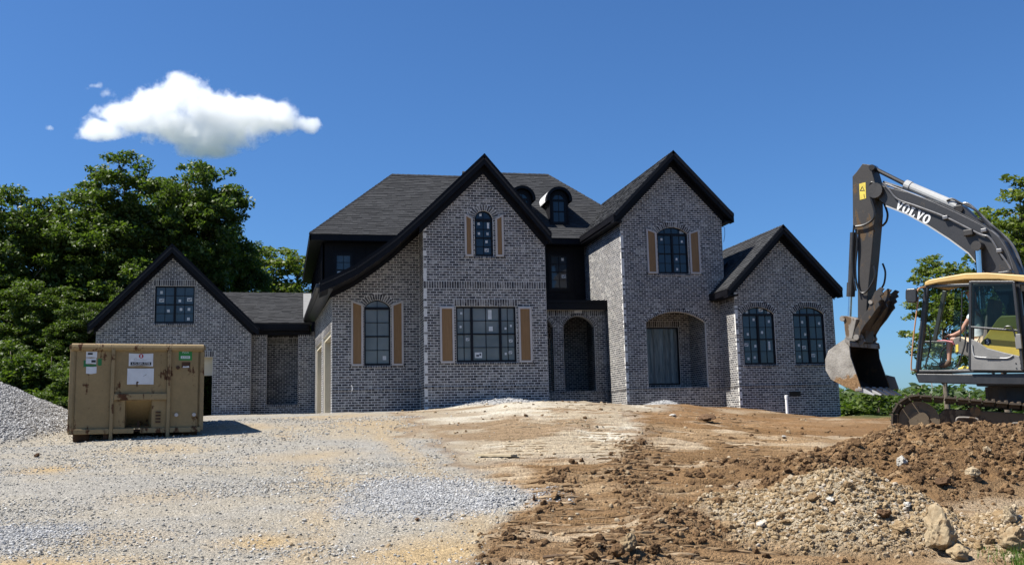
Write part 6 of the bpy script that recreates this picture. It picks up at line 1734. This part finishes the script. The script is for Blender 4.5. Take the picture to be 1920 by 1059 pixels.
# ------------------------------------------------------------------ loose stone, clods, rocks
def stonemat(name, stops, rough=.95, dirt=None):
    t = NT(name); ir = t.island(); geo = t.n('ShaderNodeNewGeometry'); pos = geo.outputs['Position']
    c = t.ramp(ir, stops)
    c = t.mix(.6, c, t.ramp(t.noise(38, 5, .7, pos), [(.3, .68), (.7, 1.25)]), 'MULTIPLY')
    if dirt:
        c = t.mix(t.ramp(t.noise(5, 5, .7, pos), [(.45, 0), (.65, .8)]), c, dirt)
    return t.bsdf(c, rough, 0, t.noise(60, 4, .7, pos), .6, .006, .2)
M['gravel'] = stonemat('gravel_stone', [(0, (.16, .152, .135)), (.35, (.28, .264, .232)), (.7, (.36, .343, .31)), (1, (.50, .485, .45))])
M['clean_stone'] = stonemat('clean_stone', [(0, (.18, .178, .172)), (.4, (.295, .29, .282)), (.75, (.38, .375, .365)), (1, (.50, .495, .48))])
M['clod'] = stonemat('soil_clod', [(0, (.070, .040, .019)), (.4, (.122, .071, .034)), (.8, (.175, .108, .054)), (1, (.24, .165, .092))])
M['ridge_soil'] = stonemat('ridge_soil', [(0, (.10, .060, .029)), (.4, (.17, .108, .055)), (.8, (.25, .172, .098)), (1, (.33, .245, .155))])
M['pale_clod'] = stonemat('pale_clod', [(0, (.20, .145, .085)), (.5, (.30, .23, .145)), (1, (.42, .345, .24))])
M['rubble'] = stonemat('rubble_stone', [(0, (.15, .10, .052)), (.35, (.255, .182, .10)), (.7, (.32, .242, .145)), (.92, (.36, .30, .215)), (1, (.46, .42, .36))], dirt=(.17, .11, .055))
M['rock'] = stonemat('limestone_rock', [(0, (.22, .16, .09)), (.5, (.28, .215, .13)), (1, (.36, .295, .20))], dirt=(.16, .098, .046))
M['brown_rock'] = stonemat('brown_boulder', [(0, (.075, .042, .022)), (1, (.11, .065, .035))])
M['white_rock'] = stonemat('white_stone', [(0, (.33, .31, .27)), (1, (.42, .40, .36))])
def scatter(name, pts, scl, mat, seed, subd=1, rough=.55, flat=.7, embed=.25, variants=4, long=0.0):
    """instances of small lumpy stones on given points"""
    g = np.random.default_rng(seed); n = len(pts)
    me = bpy.data.meshes.new(name); me.vertices.add(n); 
    p = pts.copy(); p[:, 2] += scl * (1 - 2 * embed) * .5 * flat
    me.vertices.foreach_set('co', p.astype(np.float32).ravel())
    a = me.attributes.new('rot', 'FLOAT_VECTOR', 'POINT'); rot = np.stack([g.normal(0, .35, n), g.normal(0, .35, n), g.uniform(0, 6.28, n)], 1); a.data.foreach_set('vector', rot.astype(np.float32).ravel())
    a = me.attributes.new('scl', 'FLOAT_VECTOR', 'POINT'); sv = np.stack([scl * g.uniform(.8, 1.3, n), scl * g.uniform(.7, 1.1, n), scl * flat * g.uniform(.75, 1.2, n)], 1) * .5; a.data.foreach_set('vector', sv.astype(np.float32).ravel())
    if long:
        rot[:, 0] *= .4; rot[:, 1] *= .2; rot[:, 2] = -PSI + g.normal(0, .12, n); me.attributes['rot'].data.foreach_set('vector', rot.astype(np.float32).ravel())
        sv[:, 0] *= long * g.uniform(.6, 1.5, n); me.attributes['scl'].data.foreach_set('vector', sv.astype(np.float32).ravel())
    me.update(); o = bpy.data.objects.new(name, me); link(o); o['kind'] = 'stuff'
    ng = bpy.data.node_groups.new(name + '_nodes', 'GeometryNodeTree')
    ng.interface.new_socket('Geometry', in_out='INPUT', socket_type='NodeSocketGeometry'); ng.interface.new_socket('Geometry', in_out='OUTPUT', socket_type='NodeSocketGeometry')
    N = ng.nodes.new; Lk = ng.links.new
    gi = N('NodeGroupInput'); go = N('NodeGroupOutput'); inst = N('GeometryNodeInstanceOnPoints'); join = N('GeometryNodeJoinGeometry')
    for k in range(variants):
        ico = N('GeometryNodeMeshIcoSphere'); ico.inputs['Radius'].default_value = 1.0; ico.inputs['Subdivisions'].default_value = subd + 1
        sp = N('GeometryNodeSetPosition'); nz = N('ShaderNodeTexNoise'); nz.noise_dimensions = '4D'; nz.inputs['W'].default_value = seed * 3.1 + k * 7.7; nz.inputs['Scale'].default_value = 1.1; nz.inputs['Detail'].default_value = 3; nz.inputs['Roughness'].default_value = .7
        sub_ = N('ShaderNodeVectorMath'); sub_.operation = 'SUBTRACT'; sub_.inputs[1].default_value = (.5, .5, .5); sc_ = N('ShaderNodeVectorMath'); sc_.operation = 'SCALE'; sc_.inputs['Scale'].default_value = rough * 3
        Lk(nz.outputs['Color'], sub_.inputs[0]); Lk(sub_.outputs[0], sc_.inputs[0]); Lk(ico.outputs[0], sp.inputs['Geometry']); Lk(sc_.outputs[0], sp.inputs['Offset'])
        sm = N('GeometryNodeSetMaterial'); sm.inputs['Material'].default_value = mat; Lk(sp.outputs[0], sm.inputs[0])
        ss = N('GeometryNodeSetShadeSmooth'); ss.inputs['Shade Smooth'].default_value = False; Lk(sm.outputs[0], ss.inputs[0])
        gt = N('GeometryNodeGeometryToInstance'); Lk(ss.outputs[0], gt.inputs[0]); Lk(gt.outputs[0], join.inputs[0])
    Lk(gi.outputs[0], inst.inputs['Points']); Lk(join.outputs[0], inst.inputs['Instance']); inst.inputs['Pick Instance'].default_value = True
    for nm, sock in (('rot', 'Rotation'), ('scl', 'Scale')):
        na = N('GeometryNodeInputNamedAttribute'); na.data_type = 'FLOAT_VECTOR'; na.inputs['Name'].default_value = nm; Lk(na.outputs[0], inst.inputs[sock])
    Lk(inst.outputs[0], go.inputs[0])
    m = o.modifiers.new('scatter', 'NODES'); m.node_group = ng
    me.materials.append(mat)
    return o
G = np.random.default_rng(99)
def sample(d0, d1, q0, q1, n):
    """n random ground points between two distances and two bearings (picture columns)"""
    d = np.sqrt(G.uniform(d0 * d0, d1 * d1, n)); s = (G.uniform(q0, q1, n) - 960) / FPX * d
    return s, d
def pts3(s, d):
    X, Y = to_xy(s, d); return np.stack([X, Y, ground_sd(s, d)], 1)
def pick(bands, weight):
    S_, D_, K_ = [], [], []
    for d0, d1, q0, q1, n, k0, k1 in bands:
        s, d = sample(d0, d1, q0, q1, n); w = weight(s, d); keep = G.random(len(s)) < w
        S_.append(s[keep]); D_.append(d[keep]); K_.append((k0 * (k1 / k0) ** (G.random(len(s)) ** 2.6))[keep])
    return np.concatenate(S_), np.concatenate(D_), np.concatenate(K_)
def w_gravel(s, d):
    gr, st, tan, pale, br, rub, soil, wind, n, n2, q = zones(s, d)
    dens = .08 + .62 * sst(fbm(s * .6, d * 1.2, .6, 5, 201, .6), -.3, .35)
    return np.clip(gr * (1 - .8 * tan) * (1 - st) * dens + .01 * pale, 0, 1)
s, d, k = pick([(6.8, 10.5, -60, 1150, 60000, .009, .034), (10.5, 15, -60, 1150, 46000, .012, .036), (15, 24, -60, 1100, 24000, .018, .045)], w_gravel)
scatter('gravel', pts3(s, d), k, M['gravel'], 1)
def w_clean(s, d): return np.clip(zones(s, d)[1] * 1.1, 0, 1)
s, d, k = pick([(6.8, 12, -60, 1100, 80000, .010, .034), (12, 15, 500, 1100, 22000, .014, .038), (16, 24, -220, 160, 42000, .026, .055), (28, 36, 760, 1320, 14000, .035, .07)], w_clean)
scatter('clean_gravel', pts3(s, d), k, M['clean_stone'], 2)
def w_clod(s, d):
    gr, st, tan, pale, br, rub, soil, wind, n, n2, q = zones(s, d)
    w1, w2, w3 = piles(s, d)[6]
    return np.clip(np.clip(soil * 3, 0, 1) * (.5 + .5 * n2) + .50 * w1 + .34 * w2 * w2 + .3 * w3 * w3 + .05 * br * sst(fbm(s, d, .8, 4, 231), .05, .4) + .05 * pale * sst(fbm(s, d, .8, 4, 233), .1, .4), 0, 1) * (rub < .05)
s, d, k = pick([(6.8, 11, 880, 2150, 46000, .008, .075), (11, 16.5, 1000, 2150, 60000, .012, .10), (16.5, 31, 850, 1700, 22000, .02, .09)], w_clod)
scatter('soil_clods', pts3(s, d), k, M['clod'], 3, subd=2, rough=.75, flat=.8, embed=.4, variants=7)
def w_pale(s, d):
    gr, st, tan, pale, br, rub, soil, wind, n, n2, q = zones(s, d)
    return np.clip(.09 * br * (soil < .1) + .10 * pale + .25 * tan, 0, 1) * sst(fbm(s, d, 1.0, 4, 211), -.1, .4)
s, d, k = pick([(6.8, 12, 500, 1500, 12000, .012, .06), (12, 20, 700, 1500, 9000, .02, .07), (20, 30, 700, 1500, 5000, .03, .10)], w_pale)
scatter('pale_crumbs', pts3(s, d), k, M['pale_clod'], 4, subd=1, rough=.5, flat=.75, embed=.35)
# crumbling crests between the marks of the machine's cleats
dr_ = []; sr_ = []
for k_ in range(19, 76):
    d0_ = k_ * .36 + .11; n_ = 170; sr_.append((G.uniform(880, 1500, n_) - 960) / FPX * d0_); dr_.append(np.full(n_, d0_))
sr_ = np.concatenate(sr_); dr_ = np.concatenate(dr_)
dr_ = dr_ - (0.05 * fbm(sr_, dr_, 0.5, 2, 61) + 0.035 * fbm(sr_, dr_, 3.0, 2, 65)) + G.normal(0, .018, len(dr_))
z_ = zones(sr_, dr_); rw_ = ribs(sr_, dr_)[1]
fade_ = sst(sr_ / dr_ + .05 * z_[8], -.03, .03) * (1 - sst(sr_ / dr_ + .05 * z_[8], .2, .28)) * (1 - .75 * sst(dr_, 15, 21)) * sst(fbm(sr_ * 1.5, dr_ * .5, .9, 3, 221), -.35, .25)
ok_ = (G.random(len(dr_)) < rw_ * .95 * fade_) & (z_[6] < .05) & (z_[5] < .03) & (z_[0] < .4)
pl_ = ok_ & (G.random(len(dr_)) < z_[3]); br_ = ok_ & ~pl_
for nm_, m_, k_, sd_ in (('pale_ridges', 'pale_clod', pl_, 7), ('soil_ridges', 'ridge_soil', br_, 8)):
    n_ = int(k_.sum()); scatter(nm_, pts3(sr_[k_], dr_[k_]), .026 * (1.9 ** G.random(n_)), M[m_], sd_, subd=1, rough=.6, flat=.8, embed=.42, long=3.6, variants=6)
def w_rub(s, d): return np.clip(piles(s, d)[1] * 7, 0, 1)
s, d, k = pick([(7.2, 10.9, 1200, 2050, 70000, .008, .055)], w_rub)
scatter('rubble_stones', pts3(s, d), k, M['rubble'], 5, subd=1, rough=.8, flat=.8, embed=.4, variants=8)

def rock_mesh(seed, sub=4, planes=13, bump=.16):
    g = np.random.default_rng(seed); bm_ = bmesh.new(); bmesh.ops.create_icosphere(bm_, subdivisions=sub, radius=1.0)
    nn = g.normal(size=(planes, 3)); nn /= np.linalg.norm(nn, axis=1)[:, None]; dd = g.uniform(.52, .95, planes)
    for v in bm_.verts:
        u = np.array(v.co); q = nn @ u; r = 1.05
        for a, b in zip(q, dd):
            if a > 1e-3: r = min(r, b / a)
        nq = mnoise.fractal(Vector(u) * 2.2 + Vector((seed, 0, 0)), 1.0, 2.1, 5)
        r += bump * (nq - .35 * abs(mnoise.noise(Vector(u) * 3.1 + Vector((0, seed, 0)))) * 2)
        v.co = Vector(u * r)
    me = bpy.data.meshes.new('rock'); bm_.to_mesh(me); bm_.free(); return me
rmesh = [rock_mesh(300 + i, 4 if i < 5 else 3) for i in range(9)]
def hit(px, py):
    """where the line of sight meets the ground"""
    dr = ray(px, py); tt = np.arange(5.5, 60, .03)
    Z_ = EYE + dr.z * tt; gzv = ground(dr.x * tt, dr.y * tt, True); i = np.argmax(Z_ < gzv); return Vector((dr.x * tt[i], dr.y * tt[i], gzv[i])), tt[i]
rmats = {}
def rock(px, py, wpx, hpx, mat, label, group=None, mi=0, sink=.3, name='rock'):
    p, dist = hit(px, py + hpx / 2)
    w = wpx * dist / FPX / 2; h = hpx * dist / FPX / 2
    key = (mi, mat)
    if key not in rmats:
        me = rmesh[mi].copy(); me.materials.clear(); me.materials.append(M[mat]); rmats[key] = me
    o = bpy.data.objects.new(name, rmats[key]); link(o)
    o.location = (p.x, p.y, p.z + h * (1 - sink)); o.scale = (w, w * .85, h); o.rotation_euler = (G.uniform(-.25, .25), G.uniform(-.25, .25), G.uniform(0, 6.28))
    tag(o, label, 'rock', group); return o
# rocks that can be told apart
rock(1768, 985, 85, 105, 'rock', 'largest pale tan rock, an upright block in front of the brown soil heap', mi=0)
rock(1690, 866, 28, 22, 'white_rock', 'pale rounded rock half way up the brown soil heap', mi=1)
rock(1826, 886, 30, 28, 'rock', 'tan rock on the brown soil heap right of the pale rounded rock', mi=2)
rock(1766, 899, 34, 24, 'brown_rock', 'dark flat rock on the brown soil heap between the pale and the tan rock', mi=3)
rock(1896, 960, 34, 46, 'rock', 'pale jagged rock by the right picture edge right of the largest rock', mi=4)
rock(1905, 1005, 50, 48, 'rock', 'tan lump at the right picture edge just under the pale jagged rock', mi=1)
rock(1800, 1030, 60, 40, 'rock', 'tan lump at the foot of the largest rock', mi=3)
rock(1702, 951, 18, 14, 'white_rock', 'small pale stone where rubble pile and brown heap meet', mi=2)
rock(1558, 939, 20, 14, 'white_rock', 'white stone in the middle of the rubble pile', mi=5)
rock(1656, 960, 38, 22, 'brown_rock', 'dark lump on the right shoulder of the rubble pile', mi=4)
rock(1685, 985, 34, 22, 'rubble', 'grey rock low on the right side of the rubble pile', mi=0)
rock(1850, 840, 22, 20, 'rock', 'brown tan rock high on the soil heap below the excavator track', mi=3)
rock(1325, 782, 36, 16, 'brown_rock', 'dark brown boulder lying on the bank before the tower', mi=2)
rock(1262, 777, 18, 7, 'white_rock', 'white slab on the bank left of the dark brown boulder', mi=3)
rock(1182, 1012, 40, 46, 'rock', 'large pale lump in the row of clods at the bottom middle', mi=4)
rock(1158, 1034, 32, 34, 'clod', 'brown clod leaning on the large pale lump at the bottom middle', mi=2)
rock(1110, 1040, 34, 24, 'clod', 'brown clod left of the large pale lump at the bottom middle', mi=1)
rock(1230, 1030, 30, 24, 'clod', 'brown clod right of the large pale lump at the bottom middle', mi=0)
rock(70, 852, 12, 9, 'brown_rock', 'small dark stone on the gravel left of the skip', mi=1)
rock(1002, 935, 9, 14, 'brown_rock', 'dark pointed stone at the edge of graded soil and gravel', mi=0)
rock(843, 966, 10, 9, 'white_rock', 'white stone on the clean gravel patch', mi=2)
rock(783, 972, 14, 8, 'brown_rock', 'dark stone on the lower edge of the clean gravel patch', mi=3)
rock(570, 974, 12, 8, 'gravel', 'flat grey stone on the gravel above the tan patch', mi=4)
rock(1410, 815, 12, 7, 'brown_rock', 'small brown stone on the graded bank before the right wing', mi=1)
rock(1470, 818, 10, 6, 'white_rock', 'small white stone on the graded bank before the right wing', mi=2)
# rubble that nothing tells apart, one object each
def many(n, w, d0, d1, q0, q1, k0, k1, mat, label, group, name='rock'):
    s, d = sample(d0, d1, q0, q1, n * 60); keep = G.random(len(s)) < w(s, d); s, d = s[keep][:n], d[keep][:n]
    pp = pts3(s, d)
    for i in range(len(s)):
        r_ = k0 * (k1 / k0) ** (G.random() ** 2) / 2; mi = int(G.integers(0, 9)); key = (mi, mat)
        if key not in rmats:
            me = rmesh[mi].copy(); me.materials.clear(); me.materials.append(M[mat]); rmats[key] = me
        o = bpy.data.objects.new(name, rmats[key]); link(o); o.location = (pp[i, 0], pp[i, 1], pp[i, 2] + r_ * .35); o.scale = (r_ * G.uniform(.9, 1.4), r_ * G.uniform(.8, 1.1), r_ * G.uniform(.6, .95)); o.rotation_euler = (G.normal(0, .4), G.normal(0, .4), G.uniform(0, 6.28))
        tag(o, label(s[i], d[i]) if callable(label) else label, 'rock' if name == 'rock' else 'clod', group)
many(150, w_rub, 7.6, 10.6, 1280, 1960, .05, .13, 'rubble', lambda a, b: 'pale broken stone ' + ('on the crest of the rubble pile at lower right' if math.hypot(a - 3.05, b - 9.45) < .45 else 'on the left flank of the rubble pile at lower right' if a < 2.7 else 'on the right flank of the rubble pile at lower right' if a < 3.8 and b > 8.6 else 'at the near foot of the rubble pile at lower right' if a < 3.9 else 'in the spread of rubble right of the pile, beside the largest rock'), 'stones of the rubble pile')
many(70, lambda s, d: np.clip(piles(s, d)[2] * 2, 0, 1), 11, 14.5, 1480, 2000, .07, .18, 'clod', lambda a, b: 'brown clod on the dark soil heap ' + ('at its left end below the bucket' if a < 5.2 else 'below the front of the excavator track' if a < 6.3 else 'below the excavator cab' if a < 7.2 else 'near the right picture edge'), 'clods of the soil heap', 'soil_clod')
many(45, lambda s, d: np.clip(piles(s, d)[3] * 6, 0, 1), 7.2, 13, 950, 1560, .05, .12, 'clod', lambda a, b: 'brown clod in the curving windrow ' + ('near the bottom picture edge' if b < 8.6 else 'left of the rubble pile' if b < 10.5 else 'where it meets the dark soil heap'), 'clods of the windrow', 'soil_clod')
# pipe, stick, board, weeds
x_, y_ = 16.88, 32.45
mb = MB(); zt_ = .86 + EYE; zb2 = gz(x_, y_) - .3
mb.tube([(x_, y_, zb2), (x_, y_, zt_ - .10)], .050, 14); mb.tube([(x_, y_, zt_ - .12), (x_, y_, zt_ - .015), (x_, y_, zt_)], [.060, .060, .045], 14)
tag(mb.build('drain_pipe', M['pvc'], None, bevel=.004), 'white plastic pipe standing upright before the right wing wall', 'pipe')
M['stick_wood'] = simple('weathered_wood', (.09, .055, .03), .9, 0, .3, 9); M['board_wood'] = simple('pale_board', (.38, .31, .2), .85, 0, .2, 6)
p, dd_ = hit(1045, 1052); mb = MB(); mb.tube([p + Vector((-.10, .05, .015)), p + Vector((0, 0, .03)), p + Vector((.12, -.03, .015))], [.012, .014, .009], 6)
tag(mb.build('stick', M['stick_wood'], None), 'short dark stick lying at the bottom edge of the graded soil', 'stick')
p, dd_ = hit(930, 856); mb = MB(); mb.beam(p + Vector((-.22, .25, .03)), p + Vector((.22, -.25, .02)), .16, .03)
tag(mb.build('board', M['board_wood'], None), 'pale board lying on the white clay left of the brown tracks', 'board')
M['grass'] = leafmat('weed_blade', (.05, .10, .015), (.14, .22, .04), .3)
vs, fs = [], []
for i in range(420):
    px, py = G.uniform(1890, 1935), G.uniform(1030, 1075)
    p, dd_ = (hit(px, py) if i % 14 == 0 else (p + Vector((G.uniform(-.05, .05), G.uniform(-.06, .06), 0)), 0))
    h_ = G.uniform(.04, .11); a = G.uniform(0, 6.28); b_ = Vector((math.cos(a), math.sin(a), 0)); z0_ = Vector((p.x, p.y, gz(p.x, p.y) - .005)); tip = z0_ + Vector((0, 0, h_)) + b_ * h_ * G.uniform(.1, .7)
    q_ = Vector((-b_.y, b_.x, 0)) * .004; n0 = len(vs); vs += [z0_ - q_, z0_ + q_, tip]; fs.append((n0, n0 + 1, n0 + 2))
mb = MB(); mb.add(vs, fs); tag(mb.build('grass', M['grass'], None, fix=False), kind='stuff')
